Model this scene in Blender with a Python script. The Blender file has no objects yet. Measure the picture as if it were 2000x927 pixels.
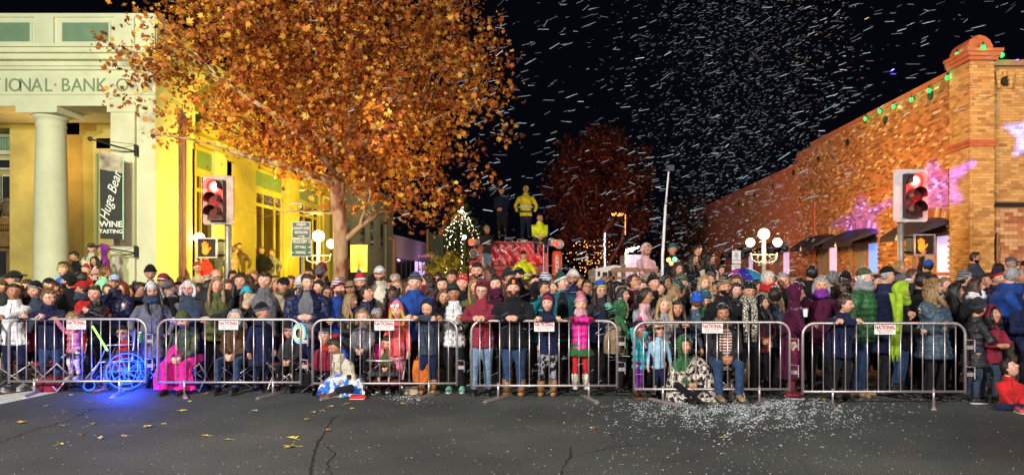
import bpy, math, random
import numpy as np
from mathutils import Vector, Matrix, Euler
from math import sin, cos, pi, radians as R
random.seed(7); rng = np.random.default_rng(7)
scene = bpy.context.scene; C = scene.collection
F, CX, CY, EYE = 1333.0, 1080.0, 540.0, 1.72      # photograph's focal length in its own pixels, principal point, eye height
def X(px, Y): return (px - CX) / F * Y
def Z(py, Y): return EYE + (CY - py) / F * Y
# ---- camera
cam = bpy.data.objects.new('camera', bpy.data.cameras.new('camera')); C.objects.link(cam)
cam.location = (0, 0, EYE); cam.rotation_euler = (pi/2, 0, 0)
cam.data.sensor_width = 36; cam.data.lens = 36*F/2000
cam.data.shift_x = (1000-CX)/2000; cam.data.shift_y = (CY-463.5)/2000
cam.data.clip_end = 500; scene.camera = cam
# ---- night sky
world = bpy.data.worlds.new('World'); scene.world = world; world.use_nodes = True
wb = world.node_tree.nodes['Background']
wb.inputs[0].default_value = (0.25, 0.3, 0.6, 1); wb.inputs[1].default_value = 0.006
scene.view_settings.view_transform = 'Standard'; scene.view_settings.look = 'None'
scene.view_settings.exposure = 0.0; scene.view_settings.gamma = 1
scene.cycles.use_denoising = True
scene.cycles.max_bounces = 4; scene.cycles.diffuse_bounces = 2; scene.cycles.glossy_bounces = 2
scene.cycles.transparent_max_bounces = 6
scene.cycles.sample_clamp_indirect = 3
# ---- street lighting
def lamp(name, kind, loc, target, energy, color, size=0.3, spot=60, blend=0.5):
    d = bpy.data.lights.new(name, kind); o = bpy.data.objects.new(name, d); C.objects.link(o)
    d.energy = energy; d.color = color; o.location = loc
    if kind == 'AREA': d.shape = 'DISK'; d.size = size
    else: d.shadow_soft_size = size
    if kind == 'SPOT': d.spot_size = R(spot); d.spot_blend = blend
    if target is not None: o.rotation_euler = (Vector(target)-Vector(loc)).to_track_quat('-Z', 'Y').to_euler()
    return o
lamp('street_light', 'AREA', (-9, -4, 8), (-2, 12, 1), 3700, (1, .95, .9), 1.2)
lamp('street_light', 'AREA', (9, -7, 8.5), (4, 12, 1), 2000, (1, .95, .92), 1.2)
lamp('parade_light', 'AREA', (0.5, -5, 4.5), (0, 12, 1.3), 420, (1, .95, .9), 1.5)
lamp('bank_floodlight', 'SPOT', (-8, 5, 6.5), (-13.5, 18.5, 4.5), 4400, (.78, 1, .46), .35, 75, .6)
lamp('wall_floodlight', 'SPOT', (-5.6, 19.2, 3.6), (-10.6, 23.6, 3.2), 2500, (1, .78, .04), .3, 140, .6)
lamp('wall_floodlight', 'SPOT', (-6.4, 25.5, 3.2), (-10.6, 29, 3.4), 1700, (1, .78, .04), .3, 140, .6)
lamp('tree_floodlight', 'SPOT', (-7.5, 3.5, 7.0), (-5, 16.5, 6.3), 2900, (1, .60, .19), .4, 62, .6)
lamp('tree_uplight', 'SPOT', (-6.2, 18.9, 2.7), (-5.3, 16.6, 8), 1500, (1, .72, .12), .15, 120, .6)
lamp('brick_floodlight', 'SPOT', (5.2, 20.5, 3.4), (11.2, 25, 3.9), 2600, (1, .50, .07), .3, 135, .8)
lamp('brick_floodlight', 'SPOT', (9.5, 8, 6), (11.3, 18.5, 5.5), 3000, (1, .62, .12), .3, 62, .7)
lamp('brick_floodlight', 'SPOT', (5.6, 13, 8.5), (11.2, 22, 5.8), 2200, (1, .38, .08), .3, 80, .8)
lamp('red_floodlight', 'SPOT', (3.5, 28, 3.0), (11.2, 44, 3.5), 1000, (1, .10, .16), .5, 120, .7)
lamp('red_floodlight', 'SPOT', (-.5, 30, 3.4), (4, 46, 7), 1500, (1, .16, .12), .5, 70, .7)
lamp('porch_light', 'POINT', (-14.4, 18.95, 4.9), None, 65, (1, .62, .2), .2)
lamp('grey_building_fill', 'POINT', (-7.2, 38, 6), None, 260, (1, .85, .6), .3)  # added fill that lifts the dim grey building, no lamp post stands there
lamp('truck_light', 'SPOT', (-4.0, 12.0, 5.2), (-1.2, 22.3, 3.4), 700, (1, .72, .5), .3, 40, .7)

# ---- mesh helpers
class MB:
    def __init__(s): s.v = []; s.f = []; s.m = []; s.n = 0
    def add(s, v, f, mi=0):
        s.v.append(np.asarray(v, float).reshape(-1, 3)); k = s.n
        s.f += [tuple(i+k for i in q) for q in f]; s.m += ([mi]*len(f) if isinstance(mi, int) else list(mi)); s.n += len(s.v[-1])
        return s
    def grid(s, P, closed=True, mi=0, cap=False):
        P = np.asarray(P, float); nr, nc = P.shape[:2]; f = []
        for i in range(nr-1):
            for j in range(nc if closed else nc-1):
                a = i*nc+j; b = i*nc+(j+1) % nc
                f.append((a, b, b+nc, a+nc))
        if cap: f.append(tuple(range(nc))[::-1]); f.append(tuple((nr-1)*nc+j for j in range(nc)))
        return s.add(P.reshape(-1, 3), f, mi)
    def tube(s, pts, rad, n=8, mi=0, flat=1.0, cap=True):
        pts = [np.array(p, float) for p in pts]
        if not hasattr(rad, '__len__'): rad = [rad]*len(pts)
        t0 = pts[1]-pts[0]; t0 = t0/(np.linalg.norm(t0)+1e-9)
        ref = np.array([0, 0, 1.0]) if abs(t0[2]) < .9 else np.array([0, 1.0, 0])
        u = np.cross(t0, ref); u /= np.linalg.norm(u)
        a = np.linspace(0, 2*pi, n, endpoint=False); rows = []
        for i, p in enumerate(pts):
            t = pts[min(i+1, len(pts)-1)]-pts[max(i-1, 0)]; t = t/(np.linalg.norm(t)+1e-9)
            u = u - t*np.dot(u, t); u /= np.linalg.norm(u)+1e-9; w = np.cross(t, u)
            rows.append(p + rad[i]*(np.outer(np.cos(a), u)+flat*np.outer(np.sin(a), w)))
        return s.grid(rows, True, mi, cap)
    def ell(s, c, r, nu=8, nv=6, mi=0, M=None):
        if not hasattr(r, '__len__'): r = (r, r, r)
        th = np.linspace(0.02, pi-.02, nv+1); a = np.linspace(0, 2*pi, nu, endpoint=False)
        P = np.stack([np.outer(np.sin(th), np.cos(a))*r[0], np.outer(np.sin(th), np.sin(a))*r[1], np.outer(np.cos(th), np.ones(nu))*r[2]], -1)
        if M is not None: P = P @ np.asarray(M).T
        return s.grid(P[::-1]+np.array(c), True, mi, True)
    def box(s, x0, x1, y0, y1, z0, z1, mi=0):
        v = [(x, y, z) for z in (z0, z1) for y in (y0, y1) for x in (x0, x1)]
        return s.add(v, [(0, 2, 3, 1), (4, 5, 7, 6), (0, 1, 5, 4), (2, 6, 7, 3), (0, 4, 6, 2), (1, 3, 7, 5)], mi)
    def obox(s, c, h, M, mi=0):
        v = np.array([(x, y, z) for z in (-1, 1) for y in (-1, 1) for x in (-1, 1)], float)*np.array(h)
        return s.add(v @ np.asarray(M).T+np.array(c), [(0, 2, 3, 1), (4, 5, 7, 6), (0, 1, 5, 4), (2, 6, 7, 3), (0, 4, 6, 2), (1, 3, 7, 5)], mi)
    def prism(s, poly, y0, y1, mi=0, axis='y'):      # polygon of (x,z), extruded along y (or (y,z) along x)
        n = len(poly)
        if axis == 'y': v = [(x, y0, z) for x, z in poly]+[(x, y1, z) for x, z in poly]
        else: v = [(y0, x, z) for x, z in poly]+[(y1, x, z) for x, z in poly]
        f = [tuple(range(n)), tuple(range(2*n-1, n-1, -1))]+[(i, i+n, (i+1) % n+n, (i+1) % n) for i in range(n)]
        return s.add(v, f, mi)
    def mesh(s, name, mats, smooth=False):
        me = bpy.data.meshes.new(name); V = np.concatenate(s.v) if s.v else np.zeros((0, 3))
        me.from_pydata(V.tolist(), [], s.f)
        for m in (mats if isinstance(mats, (list, tuple)) else [mats]): me.materials.append(m)
        me.polygons.foreach_set('material_index', s.m)
        if smooth: me.polygons.foreach_set('use_smooth', [True]*len(s.f))
        me.update(); return me
    def obj(s, name, mats, parent=None, smooth=False, loc=None):
        o = bpy.data.objects.new(name, s.mesh(name, mats, smooth)); C.objects.link(o)
        if parent is not None: o.parent = parent
        if loc is not None: o.location = loc
        return o
def empty(name, loc, rz=0, label=None, cat=None, group=None):
    o = bpy.data.objects.new(name, None); C.objects.link(o); o.location = loc; o.rotation_euler = (0, 0, rz)
    o.empty_display_size = .1
    return tag(o, label, cat, group)
def tag(o, label=None, cat=None, group=None, kind=None):
    for k, v in (('label', label), ('category', cat), ('group', group), ('kind', kind)):
        if v: o[k] = v
    return o
def copy_tree(o, parent=None):
    c = o.copy(); C.objects.link(c)
    if parent is not None: c.parent = parent
    for ch in list(o.children): copy_tree(ch, c)
    return c
def text(name, s, size, mat, parent, loc, rot=(pi/2, 0, 0), extrude=.004, align='CENTER', shear=0, sx=1, bold=0):
    cu = bpy.data.curves.new(name, 'FONT'); cu.body = s; cu.size = size; cu.extrude = extrude; cu.align_x = align
    cu.align_y = 'CENTER'; cu.shear = shear; cu.offset = bold; cu.resolution_u = 3
    t = bpy.data.objects.new(name, cu); C.objects.link(t)
    dg = bpy.context.evaluated_depsgraph_get()
    me = bpy.data.meshes.new_from_object(t.evaluated_get(dg)); bpy.data.objects.remove(t); bpy.data.curves.remove(cu)
    me.materials.clear(); me.materials.append(mat); me.name = name
    o = bpy.data.objects.new(name, me); C.objects.link(o); o.parent = parent; o.location = loc; o.rotation_euler = rot; o.scale = (sx, 1, 1)
    return o

# ---- materials
_mc = {}
def nt(name):
    m = bpy.data.materials.new(name); m.use_nodes = True; t = m.node_tree
    return m, t, t.nodes['Principled BSDF']
def node(t, kind, **kw):
    n = t.nodes.new(kind)
    for k, v in kw.items():
        if k.startswith('i_'): n.inputs[int(k[2:]) if k[2:].isdigit() else k[2:].replace('_', ' ')].default_value = v
        else: setattr(n, k, v)
    return n
def ramp(t, stops, interp='LINEAR'):
    n = t.nodes.new('ShaderNodeValToRGB'); e = n.color_ramp; e.interpolation = interp
    while len(e.elements) < len(stops): e.elements.new(.5)
    for el, (p, c) in zip(e.elements, stops): el.position = p; el.color = (*c, 1)
    return n
def sc(c, k): return tuple(min(1, x*k) for x in c)
def mat(name, col, rough=.7, var=.18, scale=6, bump=.15, bscale=None, metal=0, coat=0, coord='Object'):
    key = (name, tuple(round(x, 3) for x in col), rough, metal)
    if key in _mc: return _mc[key]
    m, t, b = nt(name); L = t.links.new
    tc = node(t, 'ShaderNodeTexCoord'); no = node(t, 'ShaderNodeTexNoise'); no.inputs['Scale'].default_value = scale; no.inputs['Detail'].default_value = 6
    L(tc.outputs[coord], no.inputs['Vector'])
    rp = ramp(t, [(.3, sc(col, 1-var)), (.7, sc(col, 1+var))]); L(no.outputs[0], rp.inputs[0]); L(rp.outputs[0], b.inputs['Base Color'])
    b.inputs['Roughness'].default_value = rough; b.inputs['Metallic'].default_value = metal
    if coat: b.inputs['Coat Weight'].default_value = coat
    if bump:
        n2 = node(t, 'ShaderNodeTexNoise'); n2.inputs['Scale'].default_value = bscale or scale*8; n2.inputs['Detail'].default_value = 4
        L(tc.outputs[coord], n2.inputs['Vector'])
        bp = node(t, 'ShaderNodeBump'); bp.inputs['Strength'].default_value = bump; bp.inputs['Distance'].default_value = .02
        L(n2.outputs[0], bp.inputs['Height']); L(bp.outputs[0], b.inputs['Normal'])
    _mc[key] = m; return m
def emit(name, col, strength):
    key = (name, tuple(col), strength)
    if key in _mc: return _mc[key]
    m, t, b = nt(name); b.inputs['Base Color'].default_value = (*col, 1)
    b.inputs['Emission Color'].default_value = (*col, 1); b.inputs['Emission Strength'].default_value = strength
    _mc[key] = m; return m
def island(name, stops, rough=.7, trans=0):
    m, t, b = nt(name); g = node(t, 'ShaderNodeNewGeometry'); rp = ramp(t, stops)
    t.links.new(g.outputs['Random Per Island'], rp.inputs[0]); t.links.new(rp.outputs[0], b.inputs['Base Color'])
    b.inputs['Roughness'].default_value = rough
    return m
def fabric(col, style='plain', col2=None):
    key = ('fab', tuple(round(x, 3) for x in col), style, col2)
    if key in _mc: return _mc[key]
    m, t, b = nt(style+'_cloth'); L = t.links.new
    tc = node(t, 'ShaderNodeTexCoord'); no = node(t, 'ShaderNodeTexNoise'); no.inputs['Scale'].default_value = 7; no.inputs['Detail'].default_value = 5
    L(tc.outputs['Object'], no.inputs['Vector'])
    rp = ramp(t, [(.3, sc(col, .55)), (.7, sc(col, 1.3))]); L(no.outputs[0], rp.inputs[0]); out = rp.outputs[0]
    b.inputs['Roughness'].default_value = .42 if style in ('puffer', 'leather') else .85
    b.inputs['Specular IOR Level'].default_value = .4 if style in ('puffer', 'leather') else .2
    b.inputs['Sheen Weight'].default_value = .0 if style in ('puffer', 'leather') else .06
    def mix(fac, c2):
        nonlocal out
        mx = node(t, 'ShaderNodeMix', data_type='RGBA'); L(fac, mx.inputs[0]); L(out, mx.inputs[6]); mx.inputs[7].default_value = (*c2, 1); out = mx.outputs[2]
    if style in ('stripe', 'plaid') and col2:
        for ax in ((('Z',) if style == 'stripe' else ('Z', 'X'))):
            w = node(t, 'ShaderNodeTexWave', bands_direction=ax); w.inputs['Scale'].default_value = 8 if style == 'stripe' else 9
            L(tc.outputs['Object'], w.inputs['Vector']); rr = ramp(t, [(.5, (0, 0, 0)), (.56, (1, 1, 1))] if style == 'stripe' else [(.72, (0, 0, 0)), (.80, (1, 1, 1))]); L(w.outputs[0], rr.inputs[0]); mix(rr.outputs[0], col2)
    if style in ('camo', 'floral', 'leopard', 'dots', 'tiedye') and col2:
        v = node(t, 'ShaderNodeTexNoise' if style in ('camo', 'tiedye', 'floral') else 'ShaderNodeTexVoronoi'); v.inputs['Scale'].default_value = {'camo': 14, 'floral': 11, 'leopard': 28, 'dots': 30, 'tiedye': 9}[style]
        if style == 'leopard': v.feature = 'DISTANCE_TO_EDGE'
        L(tc.outputs['Object'], v.inputs['Vector'])
        st = {'camo': [(.5, (0, 0, 0)), (.53, (1, 1, 1))], 'floral': [(.42, (1, 1, 1)), (.44, (0, 0, 0)), (.56, (0, 0, 0)), (.58, (1, 1, 1))], 'leopard': [(.09, (1, 1, 1)), (.14, (0, 0, 0))], 'dots': [(.22, (1, 1, 1)), (.26, (0, 0, 0))], 'tiedye': [(.45, (0, 0, 0)), (.55, (1, 1, 1))]}[style]
        rr = ramp(t, st); L(v.outputs[0], rr.inputs[0]); mix(rr.outputs[0], col2)
    L(out, b.inputs['Base Color'])
    n2 = node(t, 'ShaderNodeTexNoise'); n2.inputs['Scale'].default_value = 13 if style in ('puffer', 'leather') else 9; n2.inputs['Detail'].default_value = 3; n2.inputs['Distortion'].default_value = 1.2
    L(tc.outputs['Object'], n2.inputs['Vector']); bp = node(t, 'ShaderNodeBump'); bp.inputs['Strength'].default_value = .75; bp.inputs['Distance'].default_value = .05
    L(n2.outputs[0], bp.inputs['Height']); nrm = bp.outputs[0]
    if style in ('knit',):
        w = node(t, 'ShaderNodeTexWave', bands_direction='Z' if style == 'knit' else 'Z'); w.inputs['Scale'].default_value = 22; w.inputs['Distortion'].default_value = 2
        L(tc.outputs['Object'], w.inputs['Vector']); b2 = node(t, 'ShaderNodeBump'); b2.inputs['Strength'].default_value = .6; b2.inputs['Distance'].default_value = .01
        L(w.outputs[0], b2.inputs['Height']); L(nrm, b2.inputs['Normal']); nrm = b2.outputs[0]
    L(nrm, b.inputs['Normal']); _mc[key] = m; return m
def hairmat(col):
    key = ('hair', tuple(col))
    if key in _mc: return _mc[key]
    m, t, b = nt('hair'); L = t.links.new; tc = node(t, 'ShaderNodeTexCoord'); mp = node(t, 'ShaderNodeMapping'); mp.inputs['Scale'].default_value = (70, 70, 9)
    no = node(t, 'ShaderNodeTexNoise'); no.inputs['Scale'].default_value = 1; no.inputs['Detail'].default_value = 3
    L(tc.outputs['Object'], mp.inputs[0]); L(mp.outputs[0], no.inputs['Vector'])
    rp = ramp(t, [(.3, sc(col, .45)), (.7, sc(col, 1.5))]); L(no.outputs[0], rp.inputs[0]); L(rp.outputs[0], b.inputs['Base Color'])
    b.inputs['Roughness'].default_value = .42; bp = node(t, 'ShaderNodeBump'); bp.inputs['Strength'].default_value = .8; bp.inputs['Distance'].default_value = .02
    L(no.outputs[0], bp.inputs['Height']); L(bp.outputs[0], b.inputs['Normal']); _mc[key] = m; return m
# ================= the place =================
cream = mat('cream_plaster', (.62, .60, .46), .8, .1, 1.5, .2, 30)
green_trim = mat('green_paint', (.16, .24, .17), .6, .1, 3, .1)
dark_wood = mat('door_wood', (.22, .12, .05), .45, .25, 4, .2)
glass = mat('window_glass', (.03, .03, .035), .08, .3, 1, 0)
steel = mat('galvanised_steel', (.60, .52, .50), .38, .12, 12, .15, 90, metal=.75)
steel_d = mat('weathered_steel', (.30, .30, .30), .5, .2, 12, .15, 90, metal=.6)
blackm = mat('black_metal', (.02, .02, .02), .45, .2, 10, .1)
black = mat('black_plastic', (.018, .018, .02), .5, .2, 10, .1)
white_paint = mat('white_paint', (.78, .78, .76), .5, .06, 6, .05)
red_print = mat('red_print', (.55, .02, .03), .5, .05, 6, 0)
black_print = mat('black_print', (.02, .02, .02), .5, .05, 6, 0)
white_print = mat('white_print', (.85, .85, .8), .5, .03, 6, 0)
red_paint = mat('red_truck_paint', (.50, .015, .015), .25, .2, 4, .05, coat=.6)

# ---- road
m, t, b = nt('asphalt'); L = t.links.new
tc = node(t, 'ShaderNodeTexCoord')
n1 = node(t, 'ShaderNodeTexNoise'); n1.inputs['Scale'].default_value = .5; n1.inputs['Detail'].default_value = 8; L(tc.outputs['Object'], n1.inputs['Vector'])
n2 = node(t, 'ShaderNodeTexNoise'); n2.inputs['Scale'].default_value = 70; n2.inputs['Detail'].default_value = 8; n2.inputs['Roughness'].default_value = .75; L(tc.outputs['Object'], n2.inputs['Vector'])
r1 = ramp(t, [(.32, (.034, .040, .037)), (.48, (.056, .064, .057)), (.66, (.086, .095, .084))]); L(n1.outputs[0], r1.inputs[0])
r2 = ramp(t, [(.36, (.15, .15, .15)), (.5, (.85, .85, .85)), (.64, (2.5, 2.45, 2.3))]); L(n2.outputs[0], r2.inputs[0])
mx = node(t, 'ShaderNodeMix', data_type='RGBA', blend_type='MULTIPLY'); mx.inputs[0].default_value = 1; L(r1.outputs[0], mx.inputs[6]); L(r2.outputs[0], mx.inputs[7])
mp = node(t, 'ShaderNodeMapping'); nz = node(t, 'ShaderNodeTexNoise'); nz.inputs['Scale'].default_value = 1.7; nz.inputs['Detail'].default_value = 6; L(tc.outputs['Object'], nz.inputs['Vector'])
ad = node(t, 'ShaderNodeMix', data_type='VECTOR'); ad.inputs[0].default_value = .22; L(tc.outputs['Object'], ad.inputs[4]); L(nz.outputs[1], ad.inputs[5])
vo = node(t, 'ShaderNodeTexVoronoi', feature='DISTANCE_TO_EDGE'); vo.inputs['Scale'].default_value = .42; L(ad.outputs[1], vo.inputs['Vector'])
rc = ramp(t, [(.0, (.6, .6, .6)), (.004, (1, 1, 1))]); L(vo.outputs[0], rc.inputs[0])
nm = node(t, 'ShaderNodeTexNoise'); nm.inputs['Scale'].default_value = .35; L(tc.outputs['Object'], nm.inputs['Vector'])
rm = ramp(t, [(.46, (0, 0, 0)), (.54, (1, 1, 1))]); L(nm.outputs[0], rm.inputs[0])
m2 = node(t, 'ShaderNodeMix', data_type='RGBA', blend_type='MULTIPLY'); L(rm.outputs[0], m2.inputs[0]); L(mx.outputs[2], m2.inputs[6]); L(rc.outputs[0], m2.inputs[7])
L(m2.outputs[2], b.inputs['Base Color']); b.inputs['Roughness'].default_value = .8
bp = node(t, 'ShaderNodeBump'); bp.inputs['Strength'].default_value = .6; bp.inputs['Distance'].default_value = .01; L(n2.outputs[0], bp.inputs['Height']); L(bp.outputs[0], b.inputs['Normal'])
asphalt = m
q = MB(); q.add([(-250, -60, 0), (250, -60, 0), (250, 400, 0), (-250, 400, 0)], [(0, 1, 2, 3)])
tag(q.obj('road', asphalt), kind='structure')
concrete = mat('concrete', (.30, .29, .27), .85, .15, 2, .3, 60)
q = MB(); q.box(-60, -6.6, 15.2, 120, -.1, .13); tag(q.obj('pavement', concrete), kind='structure')
q = MB(); q.box(7.4, 60, 14.2, 120, -.1, .13); tag(q.obj('pavement', concrete), kind='structure')
q = MB(); q.box(-6.6, -6.45, 15.05, 120, -.1, .135); q.box(-60, -6.6, 15.05, 15.2, -.1, .135); tag(q.obj('kerb', mat('kerb_stone', (.36, .35, .33), .85)), kind='structure')
q = MB(); q.box(7.25, 7.4, 14.05, 120, -.1, .135); q.box(7.4, 60, 14.05, 14.2, -.1, .135); tag(q.obj('kerb', mat('kerb_stone', (.36, .35, .33), .85)), kind='structure')
q = MB(); q.add([(X(-80, 8.6), 8.9, .004), (X(-20, 9.05), 9.0, .004), (X(105, 10.1), 10.15, .004), (X(60, 10.2), 10.35, .004), (X(-90, 9.4), 9.5, .004)], [(0, 1, 2, 3, 4)])
tag(q.obj('road_marking', mat('worn_white_paint', (.62, .62, .56), .7, .25, 14)), kind='structure')
q = MB(); q.add([(-200, 200, -1), (200, 200, -1), (200, 215, 9), (80, 215, 16), (-10, 215, 11), (-120, 215, 17), (-200, 215, 10)], [(0, 1, 2, 3, 4, 5, 6)])
q.add([(-200, 260, -1), (200, 260, -1)], []); tag(q.obj('hills', mat('dark_hill', (.02, .025, .02), 1)), kind='structure')

crack_m = mat('dark_crack_strip', (.012, .012, .011), .9, .1, 9)  # near-black strips laid on the road as cracks
def crack(pts, w, seed):
    r_ = random.Random(seed); P_ = []
    for (a, b_), (c, d) in zip(pts[:-1], pts[1:]):
        n_ = max(3, int(math.hypot(c-a, d-b_)/4))
        for i in range(n_): P_.append((a+(c-a)*i/n_+r_.gauss(0, 1.6), b_+(d-b_)*i/n_+r_.gauss(0, .8)))
    L_, R_ = [], []
    for px, py in P_:
        Y = EYE*F/(py-CY); ww = w*r_.uniform(.4, 1.5); L_.append((X(px, Y)-ww, Y, .004)); R_.append((X(px, Y)+ww, Y+ww*.6, .004))
    q = MB(); q.grid([L_, R_], False); tag(q.obj('road_crack', crack_m), kind='structure')
crack([(655, 812), (640, 832), (622, 862), (612, 885), (603, 940)], .009, 1); crack([(630, 868), (655, 885), (640, 905), (650, 940)], .005, 2); crack([(655, 812), (690, 808), (720, 806)], .005, 3); crack([(0, 864), (70, 838), (130, 822), (190, 795)], .006, 4)
crack([(1115, 875), (1112, 895), (1098, 915), (1090, 940)], .009, 5); crack([(1145, 885), (1200, 872), (1290, 868)], .006, 6); crack([(1180, 840), (1205, 858), (1240, 872)], .005, 7); crack([(130, 800), (250, 796), (330, 805)], .005, 8)
# ---- bank on the left corner
YF, XS = 18.0, -10.5
bank = empty('bank_building', (0, 0, 0), 0, 'pale green and yellow bank with NATIONAL BANK lettering, round columns and side windows', 'building')
def bx(name, m, x0, x1, y0, y1, z0, z1, parent=None, **k):
    q = MB(); q.box(x0, x1, y0, y1, z0, z1); return q.obj(name, m, parent or bank)
P = lambda px: X(px, YF)
zf = lambda py: Z(py, YF)
bx('front_wall', cream, -24, XS, 21.2, 24, 0, 8.3)
bx('porch_floor', concrete, -24, XS-.15, 17.9, 21.2, 0, .62)
for i in range(3): bx('step', concrete, -24, XS-.8, 17.9-.32*(i+1), 17.9-.32*i, 0.131, .62-.155*(i+1))
bx('architrave', cream, -24, XS+.02, YF, 20.0, 6.22, 6.5)
q = MB(); q.box(-24, XS+.05, YF-.04, 20.1, 6.5, 6.56); q.box(-24, XS, YF+.03, 20.0, 6.56, 7.16); q.box(-24, XS+.06, YF-.06, 20.1, 7.16, 7.24)
q.obj('frieze', cream, bank)
q = MB()
for i, (z0, z1, d) in enumerate([(7.24, 7.36, .12), (7.36, 7.5, .3), (7.5, 7.62, .42), (7.62, 7.70, .5)]): q.box(-24, XS+d*.6, YF-d, 20.2+.01*i, z0, z1)
q.obj('cornice', cream, bank)
q = MB(); q.box(-24, XS+.02, YF+.05, 20, 7.70, 8.56); q.box(-24, XS+.06, YF, 20.05, 8.56, 8.66)
q.box(-24, XS+.05, YF, YF+.05, 7.70, 7.84)
for a, bb in ((-60, -28), (68, 105), (224, 262), (298, 303)): q.box(P(a), P(bb), YF-.02, YF+.06, 7.84, 8.56); 
q.obj('parapet', cream, bank)
for a, bb in ((-26, 57), (120, 211)):
    bx('parapet_panel', green_trim, P(a), P(bb), YF+.035, YF+.06, 7.92, 8.42)
    q = MB()
    for (x0, x1, z0, z1) in ((a-4, bb+4, 8.42, 8.47), (a-4, bb+4, 7.87, 7.92)): q.box(P(x0), P(x1), YF+.02, YF+.055, z0, z1)
    for (x0, x1) in ((a-4, a), (bb, bb+4)): q.box(P(x0), P(x1), YF+.02, YF+.055, 7.92, 8.42)
    q.obj('panel_frame', cream, bank)
# corner pier and recessed strips
q = MB(); q.box(P(215), P(262), YF+.02, 20, .62, 6.05); q.box(P(210), P(266), YF-.03, 20.02, 6.05, 6.22); q.box(P(262), P(271), YF+.12, 20.01, .5, 6.22); q.box(P(271), XS, YF+.02, 20.0, 0, 6.22)
q.box(P(212), P(264), YF-.02, 20.0, .0, .95); q.obj('corner_pier', cream, bank)
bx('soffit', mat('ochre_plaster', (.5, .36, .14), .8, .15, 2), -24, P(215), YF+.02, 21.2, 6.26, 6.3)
# column
def column(px, Y, r, ztop, name='column'):
    x = X(px, Y); q = MB(); rows = []; n = 28; a = np.linspace(0, 2*pi, n, endpoint=False)
    prof = [(.62, 1.25), (.72, 1.3), (.80, 1.2), (.84, 1.05), (1.0, 1.0), (2.5, .985), (4.2, .94), (ztop-.42, .86), (ztop-.38, .92), (ztop-.35, .86), (ztop-.24, .87), (ztop-.2, 1.0), (ztop-.13, 1.1)]
    for z, k in prof: rows.append(np.stack([x+r*k*np.cos(a), Y+r*k*np.sin(a), np.full(n, z)], -1))
    q.grid(rows, True, 0, True); o = q.obj(name, cream, bank, True)
    c = MB(); c.box(x-r*1.35, x+r*1.35, Y-r*1.35, Y+r*1.35, ztop-.13, ztop+.04); c.obj('capital', cream, o)
column(100, 18.5, .40, 6.17); column(-150, 18.5, .40, 6.17)
# porch back wall: trim, fan panel, transom window, door with hood
WB = 20.9
W = lambda px: X(px, WB)
zw = lambda py: Z(py, WB)
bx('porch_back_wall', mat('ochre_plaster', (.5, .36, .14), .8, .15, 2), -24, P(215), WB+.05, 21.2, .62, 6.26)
q = MB(); q.box(W(-30), W(72), WB-.05, WB+.05, zw(268), zw(262)); q.box(W(-30), W(72), WB-.05, WB+.05, zw(302), zw(294)); q.box(W(66), W(74), WB-.06, WB+.05, .62, zw(262)); q.obj('trim', cream, bank)
q = MB(); q.box(W(-30), W(66), WB-.01, WB+.04, zw(294), zw(268))
f = q.obj('fluted_panel', green_trim, bank); q = MB()
for i in range(16):
    xx = W(-20+i*5.3)
    if not 28 < -20+i*5.3 < 46: q.box(xx, xx+.035, WB-.04, WB-.008, zw(291), zw(271))
q.tube([(W(37), WB-.05, zw(281)), (W(37), WB-.008, zw(281))], .15, 16); q.obj('rosette', mat('green_relief', (.28, .36, .25), .7), f)
for (x0, x1, y0, y1) in ((-30, 66, 328, 313), (8, 66, 422, 345), (-30, 3, 422, 345)):
    fr = MB(); fr.box(W(x0)-.07, W(x1)+.04, WB-.04, WB+.02, zw(y0)-.06, zw(y1)+.06); w = fr.obj('window', cream, bank)
    pn = MB(); pn.box(W(x0), W(x1), WB-.06, WB-.042, zw(y0), zw(y1)); pn.obj('pane', glass, w)
q = MB(); q.box(W(-30), W(72), WB-.45, WB+.04, zw(440), zw(426)); q.box(W(-30), W(70), WB-.35, WB+.04, zw(447), zw(440)); q.box(W(-30), W(68), WB-.2, WB+.04, zw(482), zw(447))
for i in range(22): q.box(W(-20+i*4), W(-18+i*4), WB-.4, WB-.35, zw(450), zw(444))
hood = q.obj('door_hood', dark_wood, bank)
q = MB(); cx, cz = W(37), zw(412); 
for s in (-1, 1):
    q.tube([(cx+s*.62, WB-.4, zw(425)), (cx+s*.45, WB-.4, zw(420)), (cx+s*.36, WB-.4, zw(408)), (cx+s*.22, WB-.4, zw(397)), (cx+s*.08, WB-.4, zw(392))], [.05, .09, .07, .09, .05], 8)
    q.ell((cx+s*.42, WB-.42, zw(416)), (.13, .06, .11)); q.ell((cx+s*.58, WB-.42, zw(421)), (.09, .05, .06))
q.ell((cx, WB-.42, zw(410)), (.2, .08, .24), 12, 8); q.ell((cx, WB-.45, zw(394)), (.09, .05, .08)); q.obj('crest', mat('bronze', (.13, .09, .05), .5, .3, 12), hood, True)
text('house_number', '1373', .21, mat('gold_leaf', (.8, .6, .12), .4, .1), hood, (W(43), WB-.22, zw(463)), bold=.004)
for (x0, x1) in ((-34, 22), (33, 72)):
    q = MB(); q.box(W(x0), W(x1), WB-.04, WB+.03, .62, zw(484)); d = q.obj('door', dark_wood, bank)
    q = MB(); q.box(W(x0)+.16, W(x1)-.12, WB-.06, WB-.042, .95, zw(490)); q.obj('pane', glass if x0 < 0 else mat('blue_reflecting_glass', (.06, .08, .3), .15, .5, 3), d)
script_white = mat('white_script', (.8, .8, .8), .5, 0, 3, 0)
text('door_lettering', 'Huge Bear', .24, emit('lit_lettering', (.8, .8, .85), .5), d, (W(54), WB-.075, zw(526)), shear=.45, sx=.8)
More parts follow.
